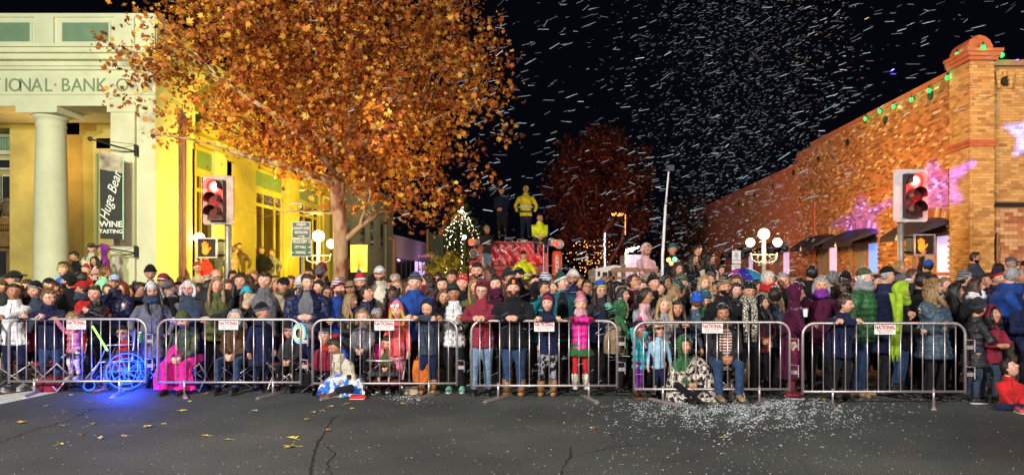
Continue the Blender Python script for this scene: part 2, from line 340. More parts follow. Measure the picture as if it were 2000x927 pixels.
# inner green and cream strips beside the column and the side window of the porch
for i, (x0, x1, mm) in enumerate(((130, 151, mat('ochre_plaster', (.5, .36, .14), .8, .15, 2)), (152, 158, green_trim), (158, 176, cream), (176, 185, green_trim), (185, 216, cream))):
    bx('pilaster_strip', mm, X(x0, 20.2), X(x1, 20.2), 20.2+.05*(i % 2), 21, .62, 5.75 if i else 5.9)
bx('pilaster_capital', cream, X(126, 20.1), X(155, 20.1), 20.1, 20.9, 5.9, 6.26)
q = MB(); q.box(X(188, 20.1), X(215, 20.1), 20.1, 20.19, Z(290, 20.1), Z(270, 20.1)); f = q.obj('fluted_panel', green_trim, bank)
q = MB(); q.box(X(188, 20.1), X(192, 20.1), 20.06, 20.2, .62, Z(300, 20.1)); q.obj('trim', green_trim, bank)
# lettering
lm = mat('carved_lettering', (.20, .25, .17), .8, .1, 8)
for ch, px in zip('TIONAL\u00b7BANK\u00b7O', (-10, 11, 28, 48, 71, 93, 107, 127, 149, 173, 197, 219, 238)):
    text('letter', ch, .50, lm, bank, (P(px), YF+.025, Z(167, YF)), extrude=.012, sx=.92)
# side wing
yl = mat('yellow_lit_plaster', (.50, .38, .12), .8, .22, 1.2, .3, 25)  # cream plaster of the bank with yellow lamplight put into its colour
S = lambda px: -XS*F/(CX-px)                     # depth of a point on the side wall seen at column px
def zs(py, px): return Z(py, S(px))
bx('side_wall', yl, -16, XS-.14, 20.1, 32.2, 0, 6.1)
bx('wing_roof', yl, -20, XS-.3, 20.1, 32.1, 6.1, 6.3)
q = MB(); 
for i, (z0, z1, d) in enumerate([(5.62, 5.72, .12), (5.95, 6.08, .2), (6.08, 6.2, .34), (6.2, 6.28, .42)]): q.box(XS-.5, XS+d-.06, 20.15, 32.2+d, z0, z1)
q.obj('cornice', yl, bank)
bx('cornice_band', green_trim, XS-.3, XS+.0, 20.2, 32.2, 6.0, 6.07)
bx('terrace', concrete, XS-.6, -9.55, 20.3, 32.6, .1, 1.02)
bays = [(S(380), S(440)), (S(503), S(553)), (S(587), S(624))]
ys = [20.12] + [y for bb in bays for y in bb] + [32.2]
for i in range(0, len(ys), 2):
    y0, y1 = ys[i]+(.12 if i else 0), ys[i+1]-.12
    q = MB(); q.box(XS-.2, XS, y0, y1, 1.02, 5.45); q.box(XS-.2, XS+.06, y0-.05, y1+.05, 5.45, 5.62); q.box(XS-.2, XS+.05, y0-.03, y1+.03, 1.02, 1.3)
    if y1-y0 > 1: q.box(XS, XS+.07, y0+.3, y1-.3, 1.3, 5.45)
    q.obj('pilaster', yl, bank)
for y0, y1 in bays:
    bx('lintel_panel', green_trim, XS-.12, XS-.1, y0-.05, y1+.05, 4.98, 5.5)
    q = MB(); xo = XS-.12
    q.box(xo-.05, xo+.09, y0-.1, y1+.1, 4.8, 4.92)
    for z0, z1 in ((4.72, 4.8), (4.25, 4.36), (1.5, 1.62)): q.box(xo-.05, xo+.05, y0, y1, z0, z1)
    for k, w in ((0, .09), (.27, .05), (.73, .05), (1, .09)): yy = y0+(y1-y0)*k; q.box(xo-.05, xo+.06, yy-w/2, yy+w/2, 1.5, 4.8)
    w = q.obj('window', yl, bank)
    for k0, k1 in ((0, .27), (.27, .73), (.73, 1)):
        for z0, z1 in ((1.62, 4.25), (4.36, 4.72)):
            q = MB(); q.box(xo-.02, xo+.01, y0+(y1-y0)*k0+.05, y0+(y1-y0)*k1-.04, z0, z1); q.obj('pane', mat('brown_dark_glass', (.05, .03, .015), .12, .3, 2), w)
q = MB(); q.tube([(XS+.12, 19.2, .3), (XS+.12, 19.2, 6.1)], .07, 8); q.box(XS+.0, XS+.26, 19.05, 19.35, 6.0, 6.3)
q.obj('downpipe', mat('dark_red_pipe', (.16, .03, .02), .5), bank)
# hanging banner
bn = empty('hanging_banner', (X(220, 17.4), 17.4, 0), 0, 'narrow black wine tasting banner hung between two iron brackets on the bank pier', 'banner')
BZ = lambda py: Z(py, 17.4)
BX = lambda px: X(px, 17.4)-X(220, 17.4)
for y in (284, 488):
    q = MB(); q.box(BX(235), BX(241), .56, .62, BZ(y+12), BZ(y-10)); q.tube([(BX(238), .56, BZ(y+4)), (BX(192), -.25, BZ(y-8))], .02, 6); q.ell((BX(190), -.27, BZ(y-8.5)), .06); q.tube([(BX(238), .56, BZ(y-10)), (BX(195), -.22, BZ(y-8))], .008, 5)
    q.tube([(BX(238), .56, BZ(y+12 if y > 400 else y+4)), (BX(212), 0, BZ(y-1))], .012, 5); q.obj('bracket', blackm, bn)
q = MB(); q.add([(BX(197), -.02, BZ(466)), (BX(236), .05, BZ(467)), (BX(236), .05, BZ(338)), (BX(196), -.02, BZ(330)), (BX(197), .0, BZ(466)), (BX(236), .07, BZ(467)), (BX(236), .07, BZ(338)), (BX(196), 0, BZ(330))], [(0, 1, 2, 3), (7, 6, 5, 4), (0, 4, 5, 1), (1, 5, 6, 2), (3, 2, 6, 7), (0, 3, 7, 4)])
q.obj('banner_cloth', mat('black_banner', (.012, .012, .013), .6), bn)
q = MB(); q.add([(BX(196), -.02, BZ(329.5)), (BX(236), .05, BZ(337.5)), (BX(235), .05, BZ(305)), (BX(195), -.02, BZ(293)), (BX(196), .0, BZ(329.5)), (BX(236), .07, BZ(337.5)), (BX(235), .07, BZ(305)), (BX(195), 0, BZ(293))], [(0, 1, 2, 3), (7, 6, 5, 4), (0, 4, 5, 1), (1, 5, 6, 2), (3, 2, 6, 7), (0, 3, 7, 4)])
q.obj('picture_panel', mat('brown_white_print', (.42, .34, .27), .6, .75, 2.6, 0), bn)
q = MB(); q.box(BX(236.5), BX(238.5), .055, .07, BZ(467), BZ(300)); q.obj('banner_edge', mat('pale_green_edge', (.35, .65, .45), .6), bn)
text('script_lettering', 'Huge Bear', .33, script_white, bn, (BX(216), -.005, BZ(384)), rot=(pi/2, -R(75), R(8)), shear=.5, sx=.9)
text('lettering', 'WINE', .21, script_white, bn, (BX(217), -.005, BZ(438)), rot=(pi/2, 0, R(8)), bold=.004)
text('lettering', 'TASTING', .135, script_white, bn, (BX(217), -.005, BZ(452)), rot=(pi/2, 0, R(8)), bold=.003)

# ---- grey building beyond the bank, and the low shop, billboard
grey = mat('grey_stucco', (.20, .19, .13), .85, .2, 1.5)
gb = empty('grey_building', (0, 0, 0), 0, 'two storey grey stucco building standing dark beyond the yellow bank wall', 'building')
q = MB(); q.box(-18, XS, 33.2, 44.4, 0, 6.6); q.box(-18, XS+.12, 33.1, 44.5, 6.6, 6.8); q.box(XS, XS+.1, 42.6, 44.4, 0.2, 6.0); q.obj('wall', grey, gb)
for (y0, y1, z0, z1) in ((34, 35.2, 2.6, 4.6), (37, 38, 3.4, 5), (39, 39.8, 3.4, 5), (41.3, 42, 3.4, 5), (34, 36.5, .3, 2.2)):
    q = MB(); q.box(XS-.02, XS+.04, y0, y1, z0, z1); w = q.obj('window', mat('grey_frame', (.12, .11, .09), .7), gb)
    q = MB(); q.box(XS+.042, XS+.05, y0+.1, y1-.1, z0+.1, z1-.1); q.obj('pane', glass, w)
pipe = MB(); pipe.tube([(X(769, 41), 41, 0), (X(769, 41), 41, 3.9), (X(769, 41)-.3, 41, 4.05)], .1, 8); tag(pipe.obj('drain_pipe', mat('rusty_pipe', (.25, .12, .07), .7)), 'rusty vertical pipe at the corner of the grey building', 'pipe')
shop = empty('low_shop', (0, 0, 0), 0, 'low pink-lit shop with a strip of bright lavender windows beyond the pipe', 'building')
lav = mat('pink_grey_render', (.33, .27, .29), .8)
q = MB(); q.box(-22, XS-.1, 44.6, 62, 0, 4.3); q.box(-22, XS, 44.55, 62.1, 4.3, 4.5); q.obj('wall', lav, shop)
lit = emit('lit_lavender_window', (.62, .42, 1.0), 1.3)
for i in range(9):
    y0 = 46+i*1.5; q = MB(); q.box(XS-.12, XS-.04, y0, y0+1.3, 1.5, 3.0); w = q.obj('window', mat('dark_frame', (.05, .045, .05), .6), shop)
    q = MB(); q.box(XS-.05, XS-.02, y0+.1, y0+1.2, 1.6, 2.9); q.obj('pane', glass if i < 4 else lit, w)
lamp('shop_lamp', 'POINT', (-8.6, 54, 3.2), None, 90, (.85, .45, 1), .3); lamp('shop_lamp', 'POINT', (-8.6, 47, 3.4), None, 60, (1, .6, .7), .3)
bb = MB(); bb.box(X(836, 44), X(866, 44), 44, 44.4, Z(543, 44), Z(452, 44)); bb.v[-1][[5, 7], 2] -= .35; bo = bb.obj('panel', mat('dark_slate', (.035, .04, .055), .7))
be = empty('dark_billboard', (0, 0, 0), 0, 'tall dark billboard panel on a post beyond the pink-lit shop', 'billboard'); bo.parent = be
q = MB(); q.tube([(X(835, 43.8), 43.8, 0), (X(835, 43.8), 43.8, Z(448, 44))], .09, 8); q.obj('post', mat('rusty_pipe', (.25, .12, .07), .7), be)
sg = empty('roasting_sign', (0, 0, 0), 0, 'small purple hanging sign reading ROASTING beside the dark billboard', 'sign')
q = MB(); q.box(X(820, 40), X(846, 40), 40, 40.1, Z(507, 40), Z(494, 40)); q.obj('sign_board', mat('purple_board', (.06, .02, .07), .6), sg)
text('lettering', 'ROASTING', .2, emit('purple_lettering', (.5, .1, .5), .9), sg, (X(833, 40), 39.98, Z(500, 40)))
q = MB(); q.tube([(X(833, 40), 40.05, 0.1), (X(833, 40), 40.05, Z(485, 40))], .04, 6); q.obj('post', blackm, sg)
# yellow hoarding behind the tree
ys_ = empty('yellow_board', (0, 0, 0), 0, 'tall lit yellow board with faint lettering standing right of the tree trunk', 'board')
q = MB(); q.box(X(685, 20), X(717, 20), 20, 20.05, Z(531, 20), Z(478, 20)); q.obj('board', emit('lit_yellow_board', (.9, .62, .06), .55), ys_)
for y in (490, 517): text('lettering', 'MERCANTILE', .07, mat('olive_print', (.3, .22, .03), .6, 0, 4, 0), ys_, (X(701, 20), 19.99, Z(y, 20)))
q = MB(); q.box(X(701, 20)-.02, X(701, 20)+.02, 19.97, 19.995, Z(530, 20), Z(491, 20)); q.box(X(701, 20)-.03, X(701, 20)+.03, 20.06, 20.12, 0.1, Z(478, 20)); q.obj('post', mat('olive_print', (.3, .22, .03), .6, 0, 4, 0), ys_)

# ---- brick building on the right corner
XB = 11.15
brick_m = island('brick', [(0, (.13, .05, .03)), (.2, (.26, .10, .05)), (.5, (.38, .16, .08)), (.8, (.48, .24, .13)), (.9, (.22, .09, .06)), (.93, (.6, .42, .30)), (1, (.68, .52, .40))], .85)
mortar = mat('mortar', (.30, .20, .13), .9, .15, 10, .3)
m, t, b = nt('far_brickwork'); L = t.links.new; tc = node(t, 'ShaderNodeTexCoord'); mp = node(t, 'ShaderNodeMapping'); mp.inputs['Rotation'].default_value = (0, R(90), R(90))
sx = node(t, 'ShaderNodeSeparateXYZ'); cb = node(t, 'ShaderNodeCombineXYZ'); L(tc.outputs['Object'], sx.inputs[0]); L(sx.outputs[1], cb.inputs[0]); L(sx.outputs[2], cb.inputs[1])
bt = node(t, 'ShaderNodeTexBrick'); bt.inputs['Scale'].default_value = 1; bt.inputs['Brick Width'].default_value = .22; bt.inputs['Row Height'].default_value = .077; bt.inputs['Mortar Size'].default_value = .008
bt.inputs['Color1'].default_value = (.32, .11, .05, 1); bt.inputs['Color2'].default_value = (.48, .21, .10, 1); bt.inputs['Mortar'].default_value = (.3, .2, .13, 1)
L(cb.outputs[0], bt.inputs['Vector']); L(bt.outputs[0], b.inputs['Base Color']); b.inputs['Roughness'].default_value = .9
bp = node(t, 'ShaderNodeBump'); bp.inputs['Distance'].default_value = .01; bp.invert = True; L(bt.outputs[1], bp.inputs['Height']); L(bp.outputs[0], b.inputs['Normal']); far_brick = m
bk = empty('brick_building', (0, 0, 0), 0, 'long orange brick building with arched windows, dark awnings and a capped corner pillar', 'building')
arches = [(20.2, 2.0), (24.55, 2.3), (28.0, 2.4), (33.6, 2.8), (39.5, 2.8), (46, 3.0), (53, 3.0)]
def hole(y, z):
    for c, w in arches:
        dy = abs(y-c)
        if dy < w/2+.03 and z < 3.0 + .45*math.sqrt(max(0, 1-(dy/(w/2+.05))**2)) + .30: return True
    return False
def course_wall(q, plane, u0, u1, z0, z1, at, flip, holefn=None, out=.012, cell=(.215, .077)):
    w, h = cell; nz = int((z1-z0)/h)
    for i in range(nz):
        off = (i % 2)*w/2; nu = int((u1-u0)/w)+2
        for j in range(-1, nu):
            a = u0+j*w+off; bb = a+w-.012; a = max(a, u0); bb = min(bb, u1)
            if bb-a < .03: continue
            zz = z0+i*h
            if holefn and holefn((a+bb)/2, zz): continue
            p = out*random.uniform(.5, 1.3)
            if plane == 'x': q.append((at-p, at+.02, a, bb, zz, zz+h-.012))
            else: q.append((a, bb, at-p, at+.02, zz, zz+h-.012))
def bricks(lst): 
    q = MB(); V = np.array(lst); n = len(V)
    ix = [(0, 2, 4), (1, 2, 4), (0, 3, 4), (1, 3, 4), (0, 2, 5), (1, 2, 5), (0, 3, 5), (1, 3, 5)]
    vv = np.stack([V[:, i] for i in ix], 1).reshape(-1, 3); base = [(0, 2, 3, 1), (4, 5, 7, 6), (0, 1, 5, 4), (2, 6, 7, 3), (0, 4, 6, 2), (1, 3, 7, 5)]
    ff = [tuple(k*8+i for i in g) for k in range(n) for g in base]
    return q.add(vv, ff)
def wall_with_holes(y0, y1, ztop, mt, name):
    q = MB(); ys = [y0]
    for c, w in arches:
        if y0 < c < y1: ys += [c-w/2, c+w/2]
    ys.append(y1)
    for i in range(0, len(ys), 2): q.box(XB, XB+.5, ys[i], ys[i+1], 0, 3.0)
    for c, w in arches:
        if not y0 < c < y1: continue
        n = 10
        for k in range(n):
            a0 = c-w/2+w*k/n; a1 = a0+w/n; zc = 3.0+.45*math.sqrt(max(0, 1-((a0+a1)/2-c)**2/(w/2)**2)); q.box(XB, XB+.5, a0, a1, zc, 3.5)
    ys2 = [y0, y1]
    for i in range(0, len(ys), 2): q.box(XB, XB+.5, ys[i], ys[i+1], 3.0, 3.5)
    q.box(XB, XB+.5, y0, y1, 3.5, ztop)
    return q.obj(name, mt, bk)
w1 = wall_with_holes(18.9, 31.2, 7.35, mortar, 'wall')
lst = []; course_wall(lst, 'x', 18.95, 31.2, .15, 7.35, XB, 0, hole)
o = bricks(lst).obj('brickwork', brick_m, w1); o['kind'] = 'stuff'
w2 = wall_with_holes(31.2, 72, 6.75, far_brick, 'far_wall')
lst = []
for c, w in arches[:4]:                       # arch headers
    n = int(w/.1); q = MB()
    for k in range(n+1):
        s = -1+2*k/n; a = math.asin(max(-1, min(1, s*.98))); y = c+(w/2+.02)*s; z = 3.0+.45*cos(a)+.15
        M = Matrix.Rotation(-a*.55, 3, 'X'); q.obox((XB-.012, y, z), (.03, .04, .15), M)
    o = q.obj('arch_bricks', brick_m, w1); o['kind'] = 'stuff'
q = MB(); q.box(XB-.06, XB+.5, 18.95, 29.4, 7.35, 7.48); q.box(XB-.05, XB+.5, 29.4, 31.25, 7.0, 7.12); q.box(XB-.05, XB+.5, 31.25, 72, 6.75, 6.88); q.box(XB-.03, XB, 18.95, 29.2, 4.6, 4.68); q.box(XB-.05, XB, 29.0, 29.3, .1, 4.9)
q.obj('coping', mat('red_coping', (.4, .12, .07), .8), bk)
bx('roof', mat('tar_roof', (.03, .03, .03), .9), XB+.5, 30, 18.9, 72, 6.3, 6.4, bk)
for px, py in ((1819, 187), (1731, 235), (1657, 278), (1600, 311), (1551, 337), (1510, 362), (1474, 381), (1444, 397)):
    Y = XB*F/(px-CX); z = Z(py, Y); q = MB(); q.tube([(XB-.05, Y, z), (XB+.01, Y, z)], .13, 14); q.obj('wall_anchor', blackm, w1 if Y < 31 else w2)
# windows and doors under the arches
wood_o = mat('orange_brown_frame', (.36, .15, .06), .5)
lw = emit('lit_window', (.75, .62, 1.0), .62); lwb = emit('blue_screen_window', (.18, .35, 1.0), .9)
for k, (c, w) in enumerate(arches[:5]):
    q = MB(); x0 = XB+.14
    for a, b_ in ((c-w/2, c-w/2+.1), (c-.06, c+.06), (c+w/2-.1, c+w/2)): q.box(x0, x0+.1, a, b_, .3, 3.02)
    for z in (.3, 1.75, 2.9): q.box(x0-.01, x0+.11, c-w/2, c+w/2, z, z+.1)
    wi = q.obj('window', wood_o, bk)
    for a, b_, z0, z1, mm in ((c-w/2+.1, c-.06, .4, 1.75, lw), (c+.06, c+w/2-.1, .4, 1.75, lw), (c-w/2+.1, c-.06, 1.85, 2.9, lwb if k == 1 else lw), (c+.06, c+w/2-.1, 1.85, 2.9, mat('grey_blind', (.3, .25, .25), .6))):
        q = MB(); q.box(x0+.04, x0+.06, a, b_, z0, z1); q.obj('pane', mm, wi)
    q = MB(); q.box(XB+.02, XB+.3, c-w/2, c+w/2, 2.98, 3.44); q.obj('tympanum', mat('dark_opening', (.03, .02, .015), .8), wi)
# awnings
navy = mat('navy_awning', (.02, .018, .05), .6)
for k, (c, w) in enumerate(arches[:5]):
    w2_ = w+.1; aw = empty('awning', (XB-.02, c, 2.78), 0, ('dark awning with white rabbit emblem nearest the right traffic light', 'long dark awning with white rabbit emblem left of the traffic light', 'short dark awning with white rabbit emblem, second left of the traffic light', 'dark awning just right of the globe lamp', 'dark awning on the brick wall behind the globe lamp')[k], 'awning', 'awnings along the brick wall')
    q = MB(); n = 9; d = .95; rows = []
    for i in range(n+1):
        s = -1+2*i/n; zc = .28+.2*math.sqrt(max(0, 1-(s*.98)**2)); yy = s*w2_/2
        rows.append([(0, yy, zc+.2), (-d*.5, yy, zc+.12), (-d, yy, .16), (-d, yy, 0), (-d+.03, yy, 0), (-d+.03, yy, .13), (0, yy, zc+.12)])
    q.grid(rows, True, 0, True); q.obj('canopy', navy, aw)
    e = MB(); e.tube([(-d-.01, .0, .03), (-d-.01, .04, .08), (-d-.01, -.02, .11)], [.04, .032, .018], 6); e.tube([(-d-.01, -.02, .11), (-d-.01, .03, .18)], .01, 5); e.tube([(-d-.01, .05, .02), (-d-.01, -.08, .02)], .014, 5)
    if k < 3: e.obj('emblem', white_print, aw)
    if False:
        e2 = MB(); e2.ell((-.5, -w2_/2-.01, .22), (.09, .01, .05)); e2.tube([(-.52, -w2_/2-.015, .26), (-.50, -w2_/2-.015, .37)], .018, 5); e2.tube([(-.47, -w2_/2-.015, .26), (-.45, -w2_/2-.015, .36)], .018, 5); e2.tube([(-.42, -w2_/2-.015, .2), (-.36, -w2_/2-.015, .14)], .02, 5); e2.obj('emblem', white_print, aw)
# corner pillar and front wall
YP = 18.0; x0, x1 = 11.0, X(1943, YP)
q = MB(); q.box(x0+.02, x1-.02, YP+.02, 18.95, 0, 7.45); pil = q.obj('corner_pillar', mortar, bk)
lst = []; course_wall(lst, 'x', YP, 18.95, .15, 7.42, x0+.02, 0); course_wall(lst, 'y', x0, x1, .15, 7.42, YP+.02, 0)
ylw = island('yellow_brick', [(0, (.28, .15, .07)), (.15, (.40, .24, .10)), (.6, (.52, .33, .15)), (1, (.60, .42, .22))], .85)
o = bricks(lst).obj('brickwork', ylw, pil); o['kind'] = 'stuff'
q = MB()
for z0, z1, d in ((5.15, 5.25, .03), (5.25, 5.33, .06)): q.box(x0-d, x1+d, YP-d, 18.97+d*.1, z0, z1)
q.obj('pillar_band', mat('red_coping', (.4, .12, .07), .8), pil); q = MB()
for i, (z0, z1, d) in enumerate([(7.42, 7.52, .06), (7.52, 7.62, .11), (7.62, 7.7, .15)]): q.box(x0-d, x1+d, YP-d, 18.97+d*.1, z0, z1)
a = np.linspace(0, pi, 9)
q.obj('pillar_cap', mat('red_coping', (.4, .12, .07), .8), pil); q = MB(); cxp = (x0+x1)/2; q.prism([(cxp+.36*cos(t_), 7.702+.42*sin(t_)) for t_ in a], YP+.1, 18.9)
q.obj('pillar_dome', mat('red_coping', (.4, .12, .07), .8), pil)
q = MB(); q.box(x1, 30, YP+.32, 18.9, 0, 7.35); q.box(x1, 30, YP+.2, 18.9, 7.35, 7.5); fw = q.obj('front_wall', mortar, bk)
lst = []; course_wall(lst, 'y', x1, x1+1.6, 3.75, 7.35, YP+.32, 0); o = bricks(lst).obj('brickwork', ylw, fw); o['kind'] = 'stuff'
lst = []; course_wall(lst, 'y', x1, x1+1.75, .15, 3.6, YP+.32, 0, cell=(.235, .1))
lst.sort(key=lambda r: (r[0] > x1+.9, -r[4])); stuffb = lst[300:]
mesh = MB().box(-.1105, .1105, -.03, 0, 0, .088).mesh('brick', brick_m)
bms = [mat('red_brick', c, .85, .2, 9) for c in ((.34, .13, .07), (.44, .2, .11), (.5, .3, .2), (.28, .11, .08), (.55, .4, .28))]
bme = [MB().box(-.5, .5, -.03, .02, 0, .088).mesh('brick', m_) for m_ in bms]
for r in lst[:300]:
    o = bpy.data.objects.new('brick', random.choice(bme)); C.objects.link(o); o.parent = fw; o.location = ((r[0]+r[1])/2, r[3], r[4]); o.scale = (r[1]-r[0], 1, 1)
if stuffb: o = bricks(stuffb).obj('brickwork', brick_m, fw); o['kind'] = 'stuff'
q = MB(); q.box(x1, 30, YP+.22, YP+.33, 3.6, 3.7); q.obj('string_course', blackm, fw)
q = MB(); q.tube([(X(1963, 18.3), YP+.25, Z(159, 18.3)), (X(1963, 18.3), YP+.4, Z(159, 18.3))], .13, 14); q.obj('wall_anchor', blackm, fw)
for s in (-1, 1):
    q = MB()
    for i in range(4): q.box(X(1963+s*12, 18.2)-.08+.02*i, X(1963+s*12, 18.2)+.08-.02*i, YP+.2, YP+.32, Z(140+i*8, 18.2)-.1, Z(140+i*8, 18.2))
    q.obj('corbel', ylw, fw)
q = MB(); q.tube([(X(1957, 18), YP+.18, 0.1), (X(1957, 18), YP+.18, 2.9)], .04, 8); q.obj('conduit', mat('rusty_pipe', (.25, .12, .07), .7), fw)
# green bulbs along the parapet
for i, (px, py, Y) in enumerate([(1850, 152, 19.2), (1815, 177, 20.2), (1780, 195, 21.2), (1745, 208, 22.3), (1718, 218, 23.3), (1690, 232, 24.4), (1869, 107, 18.5), (1920, 93, 17.85), (1957, 108, 18.1)]):
    if i < 6: Y = (XB-.12)*F/(px-CX)
    x, z = X(px, Y), Z(py, Y); o = empty('bulb', (x, Y, z), 0, ('green bulb just left of the corner pillar', 'second green bulb left of the corner pillar', 'third green bulb left of the corner pillar', 'fourth green bulb left of the corner pillar', 'fifth green bulb left of the corner pillar', 'farthest green bulb on the sloping parapet', 'green bulb at the left edge of the pillar cap', 'green bulb on the front of the pillar cap', 'green bulb right of the pillar cap')[i], 'light bulb', 'green bulbs along the brick parapet')
    q = MB(); q.ell((0, 0, 0), (.055, .055, .07)); q.obj('glass_bulb', emit('green_glow', (.01, 1, .12), 2.2), o, True); q = MB(); q.tube([(0, 0, .05), (0, 0, .14)], .03, 6); q.obj('socket', black, o)
    l = lamp('bulb_light', 'POINT', (x-(.15 if i < 6 else 0), Y-.12, z), None, 3, (.05, 1, .3), .05)
# star projectors: real stencils in front of a narrow lamp
def star_projector(loc, target, r, col, energy, label):
    d = (Vector(target)-Vector(loc)); rot = d.to_track_quat('-Z', 'Y'); o = empty('star_projector', loc, 0, label, 'projector'); o.rotation_euler = rot.to_euler()
    q = MB(); n = 10; R2 = .14; inner = [(r*(1 if i % 2 == 0 else .42)*sin(i*pi/5), r*(1 if i % 2 == 0 else .42)*cos(i*pi/5)) for i in range(n)]; outer = [(R2*sin(i*pi/5), R2*cos(i*pi/5)) for i in range(n)]
    q.add([(x, y, -.3) for x, y in inner]+[(x, y, -.3) for x, y in outer], [(i, (i+1) % n, (i+1) % n+n, i+n) for i in range(n)]); q.obj('stencil', blackm, o)
    q = MB(); a = np.linspace(0, 2*pi, 12, endpoint=False); q.grid([[(R2*1.02*cos(t_), R2*1.02*sin(t_), z) for t_ in a] for z in (-.34, .1)]); q.obj('housing', blackm, o)
    dd = bpy.data.lights.new('projector_lamp', 'SPOT'); dd.energy = energy; dd.color = col; dd.shadow_soft_size = .0024; dd.spot_size = R(40); dd.spot_blend = 0
    l = bpy.data.objects.new('projector_lamp', dd); C.objects.link(l); l.parent = o
star_projector((4, 7, 5.6), (XB, XB*F/(1680-CX), 3.75), .0155, (.14, .06, 1), 100000, 'black projector throwing the left purple star on the brick wall')
star_projector((6.5, 8, 6.0), (XB, XB*F/(1818-CX), Z(375, 20)), .023, (.14, .05, 1), 80000, 'black projector throwing the right purple star on the brick wall')
star_projector((9.5, 6, 6.4), (12.82, 18.3, Z(262, 18.3)), .018, (.05, .14, 1), 90000, 'black projector throwing the blue patch on the front wall')
# ================= street furniture, trees =================
# ---- maple tree
def leafy(name, n, pts_fn, size, stops, parent, droop=.5, glyph='maple', rough=.6):
    if glyph == 'maple':
        ang = [90, 62, 48, 18, 0, -40, -90, -140, 180, 162, 132, 118]; rad = [1, .5, .85, .42, .72, .3, .45, .3, .72, .42, .85, .5]
    else: ang = [90, 0, -90, 180]; rad = [1, .55, .8, .55]
    base = np.array([(r_*cos(R(a_)), r_*sin(R(a_)), (.12 if i % 2 else -.05)) for i, (a_, r_) in enumerate(zip(ang, rad))]); k = len(base)
    V = np.zeros((n, k, 3)); c = pts_fn(n)
    sz = size*(.45+.95*rng.random(n)**1.5); a = rng.random(n)*2*pi; b_ = (rng.random(n)-.5)*2.6; g = rng.random(n)*2*pi
    ca, sa, cb, sb, cg, sg = np.cos(a), np.sin(a), np.cos(b_), np.sin(b_), np.cos(g), np.sin(g)
    B = base[None]*sz[:, None, None]
    x = B[..., 0]*ca[:, None]-B[..., 1]*sa[:, None]; y = B[..., 0]*sa[:, None]+B[..., 1]*ca[:, None]; z = B[..., 2]
    y2 = y*cb[:, None]-z*sb[:, None]; z2 = y*sb[:, None]+z*cb[:, None]
    x3 = x*cg[:, None]-z2*sg[:, None]; z3 = x*sg[:, None]+z2*cg[:, None]
    V[..., 0] = x3; V[..., 1] = z3; V[..., 2] = y2
    V += c[:, None, :]
    q = MB(); q.add(V.reshape(-1, 3), [tuple(range(i*k, i*k+k)) for i in range(n)])
    m = island(name+'_leaf', stops, rough); t = m.node_tree; b = t.nodes['Principled BSDF']
    tr = t.nodes.new('ShaderNodeBsdfTranslucent'); mxs = t.nodes.new('ShaderNodeMixShader'); mxs.inputs[0].default_value = .35
    t.links.new(b.inputs['Base Color'].links[0].from_socket, tr.inputs[0]); t.links.new(b.outputs[0], mxs.inputs[1]); t.links.new(tr.outputs[0], mxs.inputs[2]); t.links.new(mxs.outputs[0], t.nodes['Material Output'].inputs[0])
    o = q.obj(name, m, parent); o['kind'] = 'stuff'; return o
INSIDE = [None]
def branch(q, p, d, ln, r, depth, tips, spread=.55, up=.12):
    if INSIDE[0] is not None and depth < 3 and not INSIDE[0](np.array(p)+np.array(d)*ln*.8): return
    pts = [np.array(p)]; rad = [r]; d = np.array(d, float)
    for i in range(4):
        d = d+rng.normal(0, .13, 3)+np.array([0, 0, up*.25]); d /= np.linalg.norm(d); pts.append(pts[-1]+d*ln/4); rad.append(r*(1-.13*(i+1)))
    q.tube(pts, rad, 7 if depth > 2 else 5, cap=depth > 3)
    tips += pts[2:] if depth <= 2 else []
    if depth == 0: return
    for k in range(3 if depth > 1 else 4):
        nd = d+rng.normal(0, spread, 3); nd[2] = nd[2]*.8+up; nd /= np.linalg.norm(nd); j = 4 if k == 0 else int(rng.integers(2, 5))
        branch(q, pts[j], nd, ln*(.62+.25*rng.random()), rad[j]*.66, depth-1, tips, spread, up)
mt = empty('maple_tree', (X(664, 16.5), 16.5, 0), 0, 'large maple with orange autumn leaves in front of the bank', 'tree')
q = MB(); q.tube([(0, 0, -.05), (-.02, 0, .6), (.02, 0, 2.0), (0, 0, 3.0), (-.06, 0, 3.7), (-.08, 0, 4.2)], [.24, .19, .175, .17, .18, .19], 14); tips = []
m, t, b = nt('mottled_bark'); L = t.links.new; tc = node(t, 'ShaderNodeTexCoord'); mp = node(t, 'ShaderNodeMapping'); mp.inputs['Scale'].default_value = (5, 5, 2.2); no = node(t, 'ShaderNodeTexNoise'); no.inputs['Detail'].default_value = 5; no.inputs['Scale'].default_value = 1
L(tc.outputs['Object'], mp.inputs[0]); L(mp.outputs[0], no.inputs['Vector']); rp = ramp(t, [(.42, (.20, .07, .03)), (.5, (.38, .24, .13)), (.62, (.45, .33, .2))]); L(no.outputs[0], rp.inputs[0]); L(rp.outputs[0], b.inputs['Base Color']); b.inputs['Roughness'].default_value = .8
bp = node(t, 'ShaderNodeBump'); bp.inputs['Strength'].default_value = .7; L(no.outputs[0], bp.inputs['Height']); L(bp.outputs[0], b.inputs['Normal']); bark = m
C0 = np.array([X(640, 16.5)-X(664, 16.5), 0, Z(165, 16.5)]); Rr = np.array([4.05, 3.1, 3.5])
INSIDE[0] = lambda p: (((p-C0)/Rr)**2).sum() < 1.0
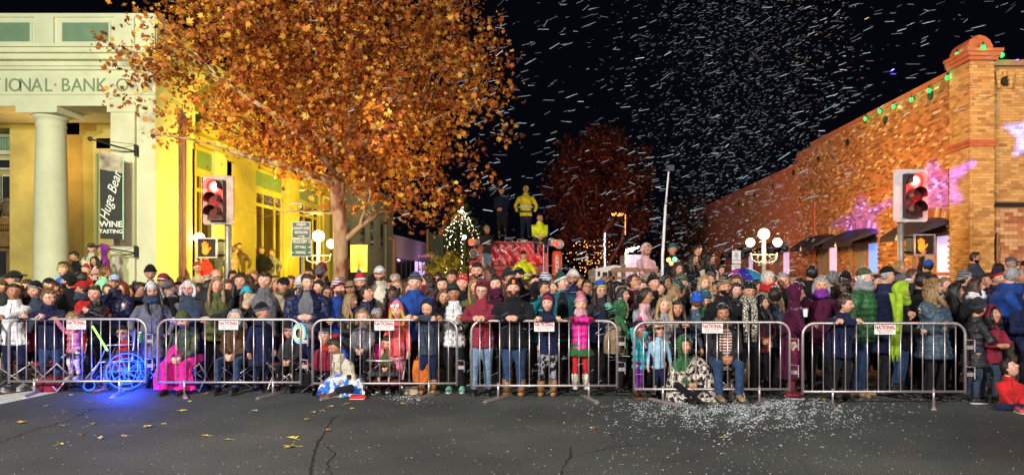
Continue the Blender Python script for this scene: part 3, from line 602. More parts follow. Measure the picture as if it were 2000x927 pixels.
for d, ln, r, z in (((-.95, -.1, .42), 2.8, .11, 3.9), ((-.6, .35, .7), 2.7, .11, 4.1), ((-.2, -.3, 1), 3.0, .12, 4.2), ((.3, .2, 1), 3.2, .12, 4.2), ((.62, -.25, .62), 2.8, .1, 4.1), ((.35, 0, .28), 1.2, .09, 2.55), ((-.9, .2, .10), 1.4, .045, 3.3), ((-.75, -.35, .95), 3.0, .1, 4.1), ((.75, .1, .95), 2.9, .1, 4.2)):
    branch(q, (0 if z > 3.5 else .02, 0, z), np.array(d)/np.linalg.norm(d), ln, r, 3, tips)
q.obj('trunk', bark, mt, True); INSIDE[0] = None
tips = np.array(tips)
# crown outline in metres from the trunk
def crown(n):
    cl = []
    def ok(p):
        Y_ = 16.5+p[1]; px = CX+(p[0]+X(664, 16.5))*F/Y_; py = CY-(p[2]-EYE)*F/Y_
        lim = np.interp(px, [180, 300, 350, 450, 600, 640, 700, 780, 900, 960, 1000], [200, 205, 205, 255, 335, 330, 345, 395, 385, 330, 260]); return py < lim
    while len(cl) < 520:
        v = rng.normal(0, 1, 3); v /= np.linalg.norm(v); r_ = rng.random()**.42; p = C0+v*Rr*r_
        if not ok(p): continue
        cl.append(p)
    cl = np.array(cl); tp = np.array([t_ for t_ in tips if (((t_-C0)/Rr)**2).sum() < 1.05 and ok(t_)])
    if len(tp): cl = np.concatenate([cl, tp[rng.integers(0, len(tp), 200)]])
    ext = [(X(a_, 16.5)-X(664, 16.5), rng.normal(0, .3), Z(b_, 16.5)) for a_, b_ in ((215, 85), (240, 110), (260, 150), (300, 60), (290, 120), (250, 200), (330, 270), (300, 215), (985, 130), (990, 180), (970, 90), (985, 250), (940, 350), (900, 380), (870, 400), (820, 420), (790, 400), (960, 60), (380, 265), (330, 240), (470, 285), (520, 300), (720, 390), (730, 370), (610, 362), (635, 378), (760, 400), (800, 430), (680, 395), (860, 425), (850, 360), (920, 300))]
    cl = np.concatenate([cl, np.array(ext)])
    idx = rng.integers(0, len(cl), n); s = .17+.22*rng.random(len(cl)); s[-len(ext):] = .2; return cl[idx]+rng.normal(0, 1, (n, 3))*s[idx][:, None]*np.array([1, 1, .8])
leafy('crown', 30000, crown, .10, [(0, (.10, .022, .008)), (.35, (.32, .08, .014)), (.62, (.52, .17, .022)), (.86, (.66, .33, .04)), (1, (.75, .55, .10))], mt)
# ---- dark red tree and background trees
def far_tree(loc, rx, rz, zc, n, stops, label, size=.13, th=.3, group=None, cone=False):
    o = empty('tree', loc, 0, label, 'tree', group); q = MB(); tp = []
    q.tube([(0, 0, -.05), (0, 0, zc*.4), (.05, 0, zc*.8)], [th, th*.7, th*.4], 8)
    for k in range(6): branch(q, (0, 0, zc*(.35+.08*k)), (cos(k*2.2), sin(k*2.2), .8), rx*.8, th*.35, 1, tp)
    q.obj('trunk', mat('dark_bark', (.10, .06, .04), .9), o)
    def fn(n):
        cl = []
        while len(cl) < 160:
            v = rng.normal(0, 1, 3); v /= np.linalg.norm(v); r_ = rng.random()**.4; p = v*r_
            if cone: k = (1-p[2])/2; p = np.array([p[0]*k*1.3, p[1]*k*1.3, p[2]])
            cl.append((p[0]*rx, p[1]*rx, zc+p[2]*rz))
        cl = np.array(cl); i = rng.integers(0, len(cl), n); return cl[i]+rng.normal(0, rx*.085, (n, 3))
    leafy('crown', n, fn, size, stops, o, glyph='simple'); return o
far_tree((X(1175, 44), 44, 0), 3.6, 4.4, 7.0, 15000, [(0, (.06, .02, .015)), (.5, (.13, .04, .025)), (1, (.22, .07, .04))], 'tall dark red rounded tree behind the fire truck', .15)
far_tree((X(1350, 52), 52, 0), 3.2, 2.6, 5.2, 5000, [(0, (.03, .02, .015)), (1, (.08, .04, .025))], 'low dark tree between the red tree and the brick wall', .16)
ct = far_tree((X(902, 50), 50, 0), 2.9, 3.4, 4.0, 7000, [(0, (.03, .06, .015)), (.6, (.07, .11, .03)), (1, (.2, .2, .04))], 'conical tree hung with strings of white lights beyond the truck', .14, cone=True)
yt = far_tree((X(868, 38), 38, 0), 1.3, 1.5, 1.7, 3500, [(0, (.25, .2, .03)), (1, (.55, .45, .08))], 'small bushy yellow-lit tree under the conical lighted tree', .1)
lamp('tree_lamp', 'POINT', (X(866, 36), 36, 1.5), None, 90, (1, .85, .35), .1)
bm_ = emit('warm_white_bulb', (1, .9, .6), 7); bgold = emit('golden_bulb', (1, .5, .15), 1.8); bpur = emit('pink_bulb', (1, .3, .5), 4)
def lights(name, pts, m, label, r=.035, cat='string lights', group=None):
    q = MB()
    for p in pts: q.ell(p, r*(.7+.6*random.random()), 5, 3)
    o = q.obj(name, m); tag(o, label, cat, group, 'stuff')
    return o
pts = []
for k in range(11):
    a = k*2*pi/11+.3
    for i in range(34):
        s = i/33; r_ = 2.5*math.sin(min(1, s*1.15)*pi/2); pts.append((X(902, 50)+r_*cos(a)*.8, 50+r_*sin(a)*.8-.3, Z(408, 50)-s*5.0+random.uniform(-.12, .12)))
pts = [(a+random.gauss(0, .06), b_, c_) for a, b_, c_ in pts]
lights('string_lights', pts, bm_, 'white light strings falling over the conical tree', .03)
pts = [(X(1160+random.gauss(0, 28), 40), 40+random.random()*3, Z(500+random.gauss(0, 20), 40)) for _ in range(110)]
lights('string_lights', pts, bgold, 'scattered golden and pink lights in the branches beyond the truck', .035)
pts = [(X(1181, 39)+random.uniform(-.03, .03), 39, Z(455+i*1.25, 39)) for i in range(62)]; lights('string_lights', pts, emit('violet_bulb', (.6, .5, 1), 5), 'violet lights wound up a tree trunk', .03)
pts = []
for i in range(90):
    s = random.random(); pts.append((X(1195+s*24 if i % 2 else 1222, 39), 39.2, Z(418+(random.uniform(-3, 3) if i % 2 else s*40), 39)))
lights('string_lights', pts, bgold, 'golden lights on an arch-shaped branch below the red tree', .028)
q = MB(); q.tube([(X(1181, 39.2), 39.3, 0), (X(1182, 39), 39.3, Z(450, 39)), (X(1200, 39), 39.3, Z(425, 39))], [.16, .12, .06], 8); q.tube([(X(1188, 39), 39.3, Z(520, 39)), (X(1215, 39), 39.3, Z(470, 39)), (X(1226, 39), 39.3, Z(420, 39))], [.1, .08, .04], 8); tag(q.obj('bare_tree', mat('dark_bark', (.10, .06, .04), .9)), 'bare forked tree wound with violet lights', 'tree')
# white star light
q = MB(); q.ell((X(907, 36), 36, Z(463, 36)), .10); o = q.obj('lamp_globe', emit('white_glow', (.8, .9, 1), 25)); q = MB(); q.tube([(X(907, 36), 36.1, 0), (X(907, 36), 36.1, Z(463, 36))], .04, 6)
e = empty('street_lamp', (0, 0, 0), 0, 'small bright white lamp in front of the conical tree', 'street lamp'); o.parent = e; q.obj('post', blackm, e)

# ---- globe lamps
def globe_lamp(px, py, Y, r, label, gem, gcol, watt):
    x = X(px, Y); z = Z(py, Y); e = empty('globe_lamp', (x, Y, 0), 0, label, 'street lamp', 'globe lamps on the pavements'); q = MB()
    rows = []; a = np.linspace(0, 2*pi, 12, endpoint=False)
    for zz, rr in ((0.13, .2), (.5, .17), (.6, .1), (1.2, .075), (z-.75, .055), (z-.7, .09), (z-.62, .05), (z-r-.02, .045)): rows.append([(rr*cos(t_), rr*sin(t_), zz) for t_ in a])
    q.grid(rows, True, 0, True)
    for s in (-1, 1):
        q.tube([(0, 0, z-.62), (s*.12, 0, z-.7), (s*.3, 0, z-.62), (s*.32, 0, z-.45)], .018, 6); q.tube([(0, 0, z-.5), (s*.34, 0, z-.5)], .015, 5); q.tube([(s*.1, 0, z-.5), (s*.18, 0, z-.58), (s*.1, 0, z-.66)], .01, 5)
    q.obj('post', mat('white_lamp_post', (.55, .5, .42), .5), e, True)
    for dx, dz, rr in ((0, 0, r), (-.33, -.2, r*.78), (.33, -.2, r*.78)):
        g = MB(); g.ell((dx, 0, z+dz), rr, 16, 10); g.obj('globe', gem, e, True)
    for dx, dy in ((0, -.35), (0, .35)): lamp('globe_light', 'POINT', (x+dx, Y+dy, z+.02), None, watt, gcol, .15)
globe_lamp(622, 461, 17.6, .15, 'triple globe lamp glowing yellow-white beside the green direction sign', emit('warm_globe', (1, .86, .5), 9), (1, .78, .25), 110)
globe_lamp(1492, 457, 16.5, .135, 'triple globe lamp glowing in front of the brick wall', emit('warm_globe', (1, .86, .5), 9), (1, .65, .25), 150)
e = empty('wall_lamp', (0, 0, 0), 0, 'round glowing lamp beside the bank window behind the left signal', 'lamp'); q = MB(); q.ell((X(389, 19.9), 19.9, Z(464, 19.9)), .15, 14, 8); q.obj('globe', emit('warm_globe', (1, .86, .5), 9), e, True); q = MB(); q.tube([(X(389, 19.9), 19.9, .13), (X(389, 19.9), 19.9, Z(474, 19.9))], .035, 6); q.obj('post', blackm, e)

# ---- traffic signals
sig_red = emit('red_signal_glow', (1, .03, .02), 9); sig_core = emit('white_red_glow', (1, .75, .65), 14)
dark_lens = mat('dark_red_lens', (.12, .01, .012), .25); amber_l = mat('dark_amber_lens', (.1, .012, .01), .25)
def signal(px, py, Y, w, h, polepx, label, plate):
    x = X(px, Y); z = Z(py, Y); e = empty('traffic_light', (x, Y, 0), 0, label, 'traffic light', 'traffic lights over the crowd')
    hw, hh = w/2, h/2; poly = []
    for cx_, cz_, a0 in ((hw-.06, hh-.06, 0), (-hw+.06, hh-.06, 90), (-hw+.06, -hh+.06, 180), (hw-.06, -hh+.06, 270)):
        for k in range(4): poly.append((cx_+.06*cos(R(a0+k*30)), z+cz_+.06*sin(R(a0+k*30))))
    q = MB(); q.prism(poly, -.02, .02); q.obj('backplate', plate, e)
    q = MB(); q.box(-.17, .17, -.16, -.02, z-h*.42, z+h*.40); q.obj('housing', mat('dark_signal_housing', (.05, .012, .015), .5), e)
    for i, (dz, mm) in enumerate(((h*.26, sig_red), (0, dark_lens), (-h*.26, amber_l))):
        q = MB(); a = np.linspace(0, 2*pi, 16, endpoint=False); q.tube([(0, -.18, z+dz), (0, -.162, z+dz)], .135, 16); ln = q.obj('lens', mm, e)
        if i == 0: q = MB(); q.ell((0, -.185, z+dz), (.085, .015, .085), 12, 6); q.obj('filament_glow', sig_core, ln)
        q = MB(); aa = np.linspace(-R(25), R(205), 15); q.grid([[(.15*cos(t_), yy, z+dz+.15*sin(t_)) for t_ in aa] for yy in (-.162, -.40)]+[[(.142*cos(t_), yy, z+dz+.142*sin(t_)) for t_ in aa] for yy in (-.40, -.162)], False); q.obj('visor', mat('dark_signal_housing', (.05, .012, .015), .5), e)
    q = MB(); xp = X(polepx, Y)-x; q.tube([(xp, .12, 0), (xp, .12, z+hh*.9)], .065, 12); q.tube([(xp, .12, z), (0, .03, z)], .03, 8); q.tube([(xp, .12, 0), (xp, .12, .3)], .14, 12); q.obj('pole', steel_d, e, True)
    lamp('signal_glow', 'POINT', (x, Y-.5, z+h*.27), None, 130, (1, .03, .03), .1)
def ped(px, py, Y, polepx, label):
    x = X(px, Y); z = Z(py, Y); e = empty('pedestrian_signal', (x, Y, 0), 0, label, 'crossing signal', 'pedestrian signals showing an orange hand'); s = .21
    q = MB(); q.box(-s, s, 0, .3, z-s, z+s); q.box(-s+.03, s-.03, .3, .36, z-s+.04, z+s-.04); q.obj('housing', black, e)
    q = MB()
    for a_, b_, c_, d_ in ((-s-.01, s+.01, s-.015, s+.01), (-s-.01, s+.01, -s-.01, -s+.015), (-s-.01, -s+.015, -s+.015, s-.015), (s-.015, s+.01, -s+.015, s-.015)): q.box(a_, b_, -.05, .0, z+c_, z+d_)
    q.obj('rim', steel, e); og = emit('orange_hand_glow', (1, .20, .01), 3.2)
    q = MB(); q.ell((-.05, -.012, z-.06), (.075, .01, .09)); 
    for i in range(4): q.tube([(-.1+.033*i, -.012, z-.02), (-.115+.038*i, -.012, z+(.11, .14, .135, .1)[i])], .014, 6)
    q.tube([(.0, -.012, z-.08), (.07, -.012, z+.01)], .016, 6); q.obj('hand_symbol', og, e)
    q = MB()
    for i in range(-9, 10):
        for sgn in (1, -1):
            a0 = i*.045; p0 = (max(-s, -s+max(0, a0*1))); lo = max(-s, a0-s); hi = min(s, a0+s)
            q.tube([(lo, -.035, z+sgn*(lo-a0)), (hi, -.035, z+sgn*(hi-a0))], .0035, 3, cap=False)
    q.obj('grille', black, e)
    xp = X(polepx, Y)-x; q = MB(); q.tube([(xp, .12, z+.15), (0, .2, z+.2)], .025, 6); q.tube([(xp, .12, z-.15), (0, .2, z-.15)], .025, 6); q.obj('bracket', blackm, e)
    lamp('hand_glow', 'POINT', (x, Y-.3, z), None, 3, (1, .4, .05), .1)
signal(427, 391, 15.0, .67, 1.07, 440, 'traffic light showing red in front of the yellow bank wall', mat('dull_backplate', (.30, .22, .22), .4, .5, 5))
ped(406, 484, 15.0, 440, 'crossing signal with orange hand on the left pole')
signal(1778, 382, 14.2, .70, 1.09, 1765, 'traffic light showing red in front of the brick wall', mat('pale_backplate', (.68, .66, .64), .4, .12, 8))
ped(1804, 478, 14.2, 1765, 'crossing signal with orange hand on the right pole')
# ---- direction sign
e = empty('direction_sign', (X(589, 15.8), 15.8, 0), 0, 'two green direction plates on a post reading MUSEUM and POLICE DEPT', 'sign'); gsn = mat('sign_green', (.012, .10, .045), .4, .1, 4, 0)
for z0, z1, x0, x1 in ((Z(465, 15.8), Z(433, 15.8), -.215, .21), (Z(501, 15.8), Z(467, 15.8), -.235, .235)):
    q = MB(); q.box(x0, x1, -.02, 0, z0, z1); pl = q.obj('plate', white_print, e); q = MB(); q.box(x0+.012, x1-.012, -.025, -.021, z0+.012, z1-.012); q.obj('plate_face', gsn, pl)
for s, y, sz, dx in (('MUSEUM', 438.5, .085, 0), ('COMMUNITY CENTER', 446, .078, 0), ('RESTROOMS', 454, .085, 0), ('\u2192', 461, .08, .02), ('POLICE DEPT', 472.5, .09, -.03), ('\u2192', 472.5, .08, .19), ('CITY HALL', 482.5, .09, -.02), ('\u2192', 482.5, .08, .19), ('PARKING', 493, .09, -.01), ('\u2190', 493, .08, -.19), ('\u2192', 493, .08, .19)):
    if s in '\u2192\u2190':
        q = MB(); d = 1 if s == '\u2192' else -1; L_ = .09 if y == 461 else .03; zz = Z(y, 15.8)
        q.tube([(dx-d*L_, -.03, zz), (dx+d*L_*.4, -.03, zz)], .007, 4); q.prism([(dx+d*L_*.3, zz+.022), (dx+d*(L_*.3+.035), zz), (dx+d*L_*.3, zz-.022)], -.033, -.028); q.obj('arrow', white_print, e)
    else: text('lettering', s, sz, white_print, e, (dx, -.028, Z(y, 15.8)), extrude=.001, sx=.62 if len(s) < 12 else .5, bold=.001)
q = MB(); q.tube([(0, .03, 0), (0, .03, Z(430, 15.8))], .025, 8); q.obj('post', steel_d, e)
e = empty('sidewalk_sign', (X(1438, 16), 16, 0), 0, 'two small white NO BIKE RIDING plates on a post left of the globe lamp', 'sign')
q = MB(); q.box(-.10, .10, -.02, 0, Z(514, 16), Z(489, 16)); q.obj('plate', white_print, e); q = MB(); q.box(-.11, .09, -.02, 0, Z(527, 16), Z(516, 16)); q.obj('plate', white_print, e)
for s, y in (('NO', 493), ('BIKE', 496.5), ('RIDING', 500), ('ON', 504), ('SIDEWALK', 508), ('PARKING', 519.5), ('ONLY', 524)): text('lettering', s, .045, black_print, e, (0, -.024, Z(y, 16)), extrude=.001, sx=.8)
q = MB(); q.tube([(0, .03, 0), (0, .03, Z(486, 16))], .025, 8); q.obj('post', steel_d, e)
# ---- light tower pole
e = empty('light_mast', (0, 0, 0), 0, 'tall thin white telescopic mast topped with a small camera box', 'mast'); Y = 13.6
q = MB(); q.tube([(X(1293, Y), Y, 0), (X(1294, Y), Y, Z(500, Y)), (X(1300, Y), Y, Z(400, Y))], [.035, .03, .026], 8); q.tube([(X(1300, Y), Y, Z(400, Y)), (X(1306, Y), Y, Z(335, Y))], .018, 8); q.obj('pole', mat('white_pole', (.8, .8, .82), .4), e, True)
q = MB(); q.box(X(1301, Y), X(1316, Y), Y-.06, Y+.06, Z(334, Y), Z(323, Y)); q.tube([(X(1304, Y), Y-.06, Z(328, Y)), (X(1304, Y), Y-.1, Z(328, Y))], .03, 8); q.obj('camera_box', black, e)

# ---- barriers
def barrier(x0p, x1p, Y, label, ytop=622, ybot=746):
    x0, x1 = X(x0p, Y), X(x1p, Y); w = x1-x0; zt = 1.10; zb = .19; r = .019; rc_ = .16
    e = empty('crowd_barrier', (x0, Y, 0), 0, label, 'barrier', 'steel crowd barriers along the parade route')
    pts = [(r, 0, zb-.03), (r, 0, zt-rc_)]+[(r+rc_*(1-cos(a)), 0, zt-rc_+rc_*sin(a)) for a in np.linspace(.2, pi/2, 6)]
    pts += [(w-r-rc_*(1-cos(a)), 0, zt-rc_+rc_*sin(a)) for a in np.linspace(pi/2, .2, 6)]+[(w-r, 0, zt-rc_), (w-r, 0, zb-.03)]
    q = MB(); q.tube(pts, r, 10); q.obj('frame', steel, e, True)
    q = MB(); q.tube([(r, 0, zb), (w-r, 0, zb)], r*.95, 8); q.obj('bottom_rail', steel, e, True)
    bar = MB().tube([(0, 0, zb), (0, 0, zt)], .0085, 6).mesh('bar', steel, True)
    for k in range(1, 15):
        o = bpy.data.objects.new('bar', bar); C.objects.link(o); o.parent = e; o.location = (w*k/15, random.uniform(-.003, .003), 0)
        if k in (1, 14): o.scale = (1, 1, .97)
    for k in (.19, .80):
        q = MB(); q.tube([(0, 0, .015), (0, 0, zb+.04)], .017, 8); ft = q.obj('foot_post', steel, e, True, (w*k, 0, 0)); q = MB(); q.box(-.03, .03, -.34, .34, 0.004, .018); q.box(-.008, .008, -.34, .34, .018, .04); f2 = q.obj('foot', steel, ft); f2.rotation_euler = (0, 0, random.choice((-.5, -.25, .3, .55)))
    for z in (.78, .42):
        q = MB(); q.box(w, w+.10, -.012, .012, z-.025, z+.025); q.tube([(w+.02, -.03, z+.10), (w+.09, -.03, z+.10), (w+.09, -.03, z-.06)], .008, 6); q.tube([(w, 0, z+.10), (w+.02, -.03, z+.10)], .008, 6); q.obj('hook', steel, e)
    q = MB(); xc = w*.5; zc = zt-.075; q.box(xc-.14, xc+.14, -.03, -.022, zc-.070, zc+.058); sg = q.obj('sign_plate', white_print, e)
    text('lettering', 'NATIONAL', .072, red_print, sg, (xc, -.032, zc+.022), extrude=.0006, bold=.0026, sx=.74)
    text('lettering', 'RENT A FENCE', .026, black_print, sg, (xc, -.032, zc-.020), extrude=.0006, sx=1.25)
    text('lettering', '800-352-5675', .028, red_print, sg, (xc, -.032, zc-.046), extrude=.0006, sx=1.1)
    return e
for a in ((-268, -8, 10.05, 'steel crowd barrier cut off by the left edge of the photo'), (15, 288, 10.0, 'steel barrier in front of the blue-lit wheelchair'), (306, 590, 9.9, 'steel barrier in front of the magenta blanket'), (608, 895, 9.8, 'steel barrier in front of the blue tie-dye blanket'), (918, 1208, 9.6, 'steel barrier the girl in magenta coat leans over'), (1236, 1545, 9.3, 'steel barrier in front of the floral blanket'), (1565, 1888, 9.1, 'rightmost steel barrier, the navy-jacketed boy leaning on it')): barrier(*a)

# ---- fire truck
tr = empty('fire_truck', (0, 0, 0), 0, 'red fire truck with people standing on its cab roof', 'fire truck'); TY = 22.0; T = lambda p: X(p, TY); tz = lambda p: Z(p, TY)
q = MB(); q.box(T(938), T(1068), TY, TY+7, .55, tz(520)); q.box(T(938), T(1068), TY+2.6, TY+7, tz(520), 2.6); q.obj('body', red_paint, tr)
q = MB(); q.box(T(938), T(1068), TY+.05, TY+2.6, tz(474), tz(471)); q.box(T(934), T(943), TY-.02, TY+.1, tz(540), tz(474)); q.box(T(1063), T(1071), TY-.02, TY+.1, tz(550), tz(474)); q.box(T(938), T(1068), TY-.05, TY+.04, tz(526), tz(518)); q.obj('cab_frame', mat('orange_red_paint', (.6, .09, .04), .35), tr)
for a_, b_ in ((955, 1001), (1003, 1062)):
    nx, nz = 14, 8; rows = []
    for i in range(nz+1):
        rows.append([(T(a_)+(T(b_)-T(a_))*j/nx, TY-.02+.035*sin(j*1.3+i*2.1)*cos(i*.9)+rng.normal(0, .012), tz(517)+(tz(474)-tz(517))*i/nz) for j in range(nx+1)])
    q = MB(); q.grid(rows, False); q.obj('windscreen_cover', mat('shiny_red_cover', (.58, .010, .015), .25, .12, 2, .1, 5, coat=.3), tr, True)
q = MB(); q.box(T(943), T(955), TY, TY+.04, tz(517), tz(474)); q.obj('side_glass', glass, tr)
q = MB(); q.box(T(1001), T(1003.5), TY-.07, TY, tz(519), tz(473)); q.box(T(952), T(1064), TY-.07, TY-.02, tz(519.5), tz(517)); q.box(T(952), T(1064), TY-.07, TY-.02, tz(475), tz(473)); q.obj('windscreen_frame', mat('dark_red_frame', (.12, .01, .01), .4), tr)
for k in range(6): q = MB(); q.box(T(960)+.0, T(1046), TY-.03, TY-.005, 1.0+k*.1, 1.05+k*.1); q.obj('grille_slat', steel, tr)
for a_ in (944, 1062): q = MB(); q.tube([(T(a_), TY-.12, tz(545)), (T(a_), TY-.12, tz(478)), (T(a_), TY+.2, tz(470))], .018, 6); q.obj('grab_rail', steel, tr)
for s in (-1, 1):
    q = MB(); q.tube([(T(1003)+s*.5, TY+3, 2.95), (T(1003)+s*.5, TY+6.8, 2.95)], .03, 6); ra = q.obj('ladder', steel, tr)
q = MB()
for k in range(10): q.tube([(T(1003)-.5, TY+3.2+k*.38, 2.95), (T(1003)+.5, TY+3.2+k*.38, 2.95)], .02, 6)
q.obj('ladder_rungs', steel, tr)
for a_ in (986, 1010):
    q = MB(); q.box(T(a_-1), T(a_+16), TY+.1, TY+.5, tz(473), tz(471)); q.tube([(T(a_), TY+.1, tz(471)), (T(a_+1), TY+.1, tz(467)), (T(a_+14), TY+.1, tz(467)), (T(a_+15), TY+.1, tz(471))], .02, 5); q.obj('roof_hatch', steel, tr)
q = MB(); q.box(T(916), T(938), TY-.1, TY+.5, tz(480), tz(466)); q.box(T(920), T(937), TY+.0, TY+.4, tz(505), tz(484)); q.obj('light_box', red_paint, tr)
for (px, py, r, mm) in ((922, 473, .1, emit('red_beacon', (1, .12, .05), 1.2)), (932, 473, .08, mat('clear_lens', (.5, .4, .4), .1)), (926, 495, .12, mat('grey_lens', (.2, .18, .18), .15)), (1077, 473, .11, mat('clear_lens', (.5, .4, .4), .1)), (1085, 475, .10, emit('red_beacon', (1, .12, .05), 1.2)), (1092, 477, .13, mat('clear_lens', (.5, .4, .4), .1))):
    q = MB(); q.tube([(T(px), TY-.12, tz(py)), (T(px), TY+.1, tz(py))], r, 14); o = q.obj('lamp', mm, tr, True); q = MB(); a = np.linspace(0, 2*pi, 16, endpoint=False); q.tube([(T(px)+(r+.01)*cos(k), TY-.11, tz(py)+(r+.01)*sin(k)) for k in list(a)+[0, .4]], .015, 5); q.obj('rim', steel, o)
q = MB(); q.box(T(1070), T(1096), TY+.02, TY+.3, tz(480), tz(470)); q.obj('light_box', red_paint, tr)
q = MB(); q.tube([(T(1088), TY+.05, tz(546)), (T(1088), TY+.05, tz(540)), (T(1088), TY+.05, tz(495)), (T(1088), TY+.05, tz(490))], [.15, .17, .17, .13], 14); q.obj('tank', mat('orange_red_paint', (.6, .09, .04), .35), tr, True)
q = MB(); 
for s in (-1, 1): q.box(T(1088)+s*.035-.006, T(1088)+s*.035+.006, TY-.135, TY-.12, tz(530), tz(500))
for k in range(4): q.box(T(1088)-.035, T(1088)+.035, TY-.134, TY-.121, tz(530-k*8.5), tz(528.5-k*8.5))
q.obj('gauge', white_print, tr)
for k in range(5):
    q = MB(); q.prism([(T(917)+.0, tz(545)+k*.12), (T(938), tz(538)+k*.12), (T(938), tz(538)+k*.12+.06), (T(917), tz(545)+k*.12+.06)], TY-.06, TY-.03); q.obj('chevron', white_print if k % 2 else red_paint, tr)
q = MB(); q.box(T(917), T(938), TY-.03, TY+.3, tz(548), tz(508)); q.obj('mudguard', red_paint, tr)
q = MB(); q.box(T(930), T(1080), TY-.5, TY+.1, .5, .75); q.obj('bumper', steel, tr)
for s in (945, 1060):
    for yy in (TY+1.3, TY+5.5): q = MB(); q.tube([(T(s)-.14, yy, .5), (T(s)+.14, yy, .5)], .5, 20); q.obj('wheel', black, tr)
for s in (948, 1056): q = MB(); q.tube([(T(s), TY-.1, 1.1), (T(s), TY, 1.1)], .12, 14); q.obj('headlight', mat('clear_lens', (.5, .4, .4), .1), tr)
q = MB(); q.box(T(938)+.05, T(1068)-.05, TY+.3, TY+2.5, 2.0, 2.05); q.obj('cab_floor', black, tr)

# ---- small white camper and lit kiosk
cv = empty('camper_van', (0, 0, 0), 0, 'white camper parked behind the crowd right of the fire truck', 'van'); CYv = 19.5; T2 = lambda p: X(p, CYv); t2 = lambda p: Z(p, CYv); cw = mat('white_camper', (.6, .6, .62), .35, .05, 4, 0)
q = MB(); q.prism([(T2(1163), .35), (T2(1213), .35), (T2(1213), t2(519)), (T2(1200), t2(517)), (T2(1163), t2(524))], CYv, CYv+4); q.obj('body', cw, cv)
for a_, b_, c_, d_ in ((1167, 1172, 539, 530), (1177, 1186, 551, 531), (1188, 1198, 551, 528)):
    q = MB(); q.box(T2(a_), T2(b_), CYv-.02, CYv+.01, t2(c_), t2(d_)); q.obj('window', glass, cv)
for s in (1172, 1205): q = MB(); q.tube([(T2(s), CYv-.04, .33), (T2(s), CYv+.2, .33)], .33, 16); q.obj('wheel', black, cv)
ko = empty('lit_kiosk', (0, 0, 0), 0, 'small pink-white kiosk outlined with bright bulbs behind the pink hoodie', 'kiosk'); KY = 24
q = MB(); q.box(X(1222, KY), X(1262, KY), KY, KY+2, 0, Z(497, KY)); q.obj('wall', mat('pink_white_wall', (.6, .5, .6), .6), ko)
q = MB()
for i in range(60):
    s = random.random(); px, py = (1222+s*26, 490+random.uniform(-3, 4)-s*6) if i < 45 else (1222, 494+s*20); q.ell((X(px, KY), KY-.05, Z(py, KY)), .028, 5, 3)
o = q.obj('bulb_string', bm_, ko); o['kind'] = 'stuff'
lamp('kiosk_lamp', 'POINT', (X(1240, KY), KY-1, 2.6), None, 35, (1, .7, .9), .1)
# ---- timber stand on the right
st = empty('timber_stand', (0, 0, 0), 0, 'rough timber frame that the person in pink hoodie sits on', 'stand'); SY = 14.4; wood = mat('rough_timber', (.30, .15, .08), .8, .3, 6)
for (a_, b_, c_, d_, y0, y1) in ((1194, 1285, 531, 524, 0, .1), (1190, 1290, 545, 540, 0, .09), (1196, 1201, 560, 531, .0, .1), (1238, 1244, 560, 531, 0, .1), (1280, 1286, 560, 531, 0, .1)):
    q = MB(); q.box(X(a_, SY), X(b_, SY), SY+y0, SY+y1, Z(c_, SY) if c_ < 550 else 0, Z(d_, SY)); q.obj('beam', wood, st)
for k in range(4): q = MB(); q.box(X(1205, SY), X(1288, SY), SY+.12+k*.18, SY+.27+k*.18, Z(531, SY)+.06, Z(531, SY)+.1); q.obj('plank', wood, st)
for a_ in (1207, 1283): q = MB(); q.box(X(a_, SY), X(a_+5, SY), SY+.7, SY+.8, 0, Z(531, SY)+.06); q.obj('beam', wood, st)
q = MB(); q.box(X(1296, 15.6), X(1420, 15.6), 15.0, 15.9, 0, .85); tag(q.obj('planter_wall', concrete), 'low concrete planter that the people right of the mast stand on', 'planter')
# ---- umbrella
um = empty('umbrella', (X(1452, 12.9), 12.9, 0), 0, 'open rainbow umbrella held over the crowd left of the globe lamp', 'umbrella'); ub = Z(522, 12.9)
cols = [(.5, .05, .35), (.04, .03, .35), (.02, .28, .55), (.10, .4, .12), (.6, .5, .03), (.6, .2, .02), (.55, .02, .05), (.3, .05, .4)]
for k in range(8):
    a0, a1 = k*pi/4+pi*1.04, (k+1)*pi/4+pi*1.04; rows = []
    for s in np.linspace(0.02, 1, 6): rows.append([(.58*s*cos(a)*(1+.0), .58*s*sin(a), ub-.30*s*s-.05*s+(.02*abs(math.cos((a-a0)*4)) if s == 1 else 0)) for a in np.linspace(a0, a1, 5)])
    q = MB(); q.grid(rows, False); rows2 = [[(x_, y_, z_-.006) for x_, y_, z_ in rw] for rw in rows]; q.grid(rows2, False); q.obj('panel', mat('umbrella_cloth', cols[k], .5, .05, 5), um, True)
q = MB(); q.tube([(0, 0, 1.0), (0, 0, ub+.03)], .008, 6); q.obj('shaft', blackm, um)

# ---- fallen leaves
lf = [mat('fallen_leaf', c, .6, .2, 20) for c in ((.62, .48, .06), (.55, .36, .06), (.50, .25, .10), (.6, .5, .22))]
spots = [(10, 768, 'by the white road stripe'), (40, 826, 'long ragged'), (122, 832, 'nearest the left road crack'), (140, 772, 'beside the folded chair legs'), (175, 786, ''), (180, 830, ''), (160, 850, ''), (196, 857, ''), (290, 834, ''), (320, 829, ''), (244, 853, ''), (356, 803, 'bright'), (372, 785, ''), (115, 869, ''), (405, 769, ''), (497, 803, ''), (403, 852, ''), (445, 860, ''), (574, 857, 'upper of a pair'), (569, 873, 'lower of a pair'), (600, 820, ''), (612, 806, ''), (630, 803, ''), (645, 795, ''), (677, 790, ''), (687, 799, ''), (640, 842, ''), (667, 776, ''), (730, 772, ''), (787, 790, ''), (1157, 838, ''), (1416, 855, ''), (1605, 780, 'large yellow'), (95, 793, '')]
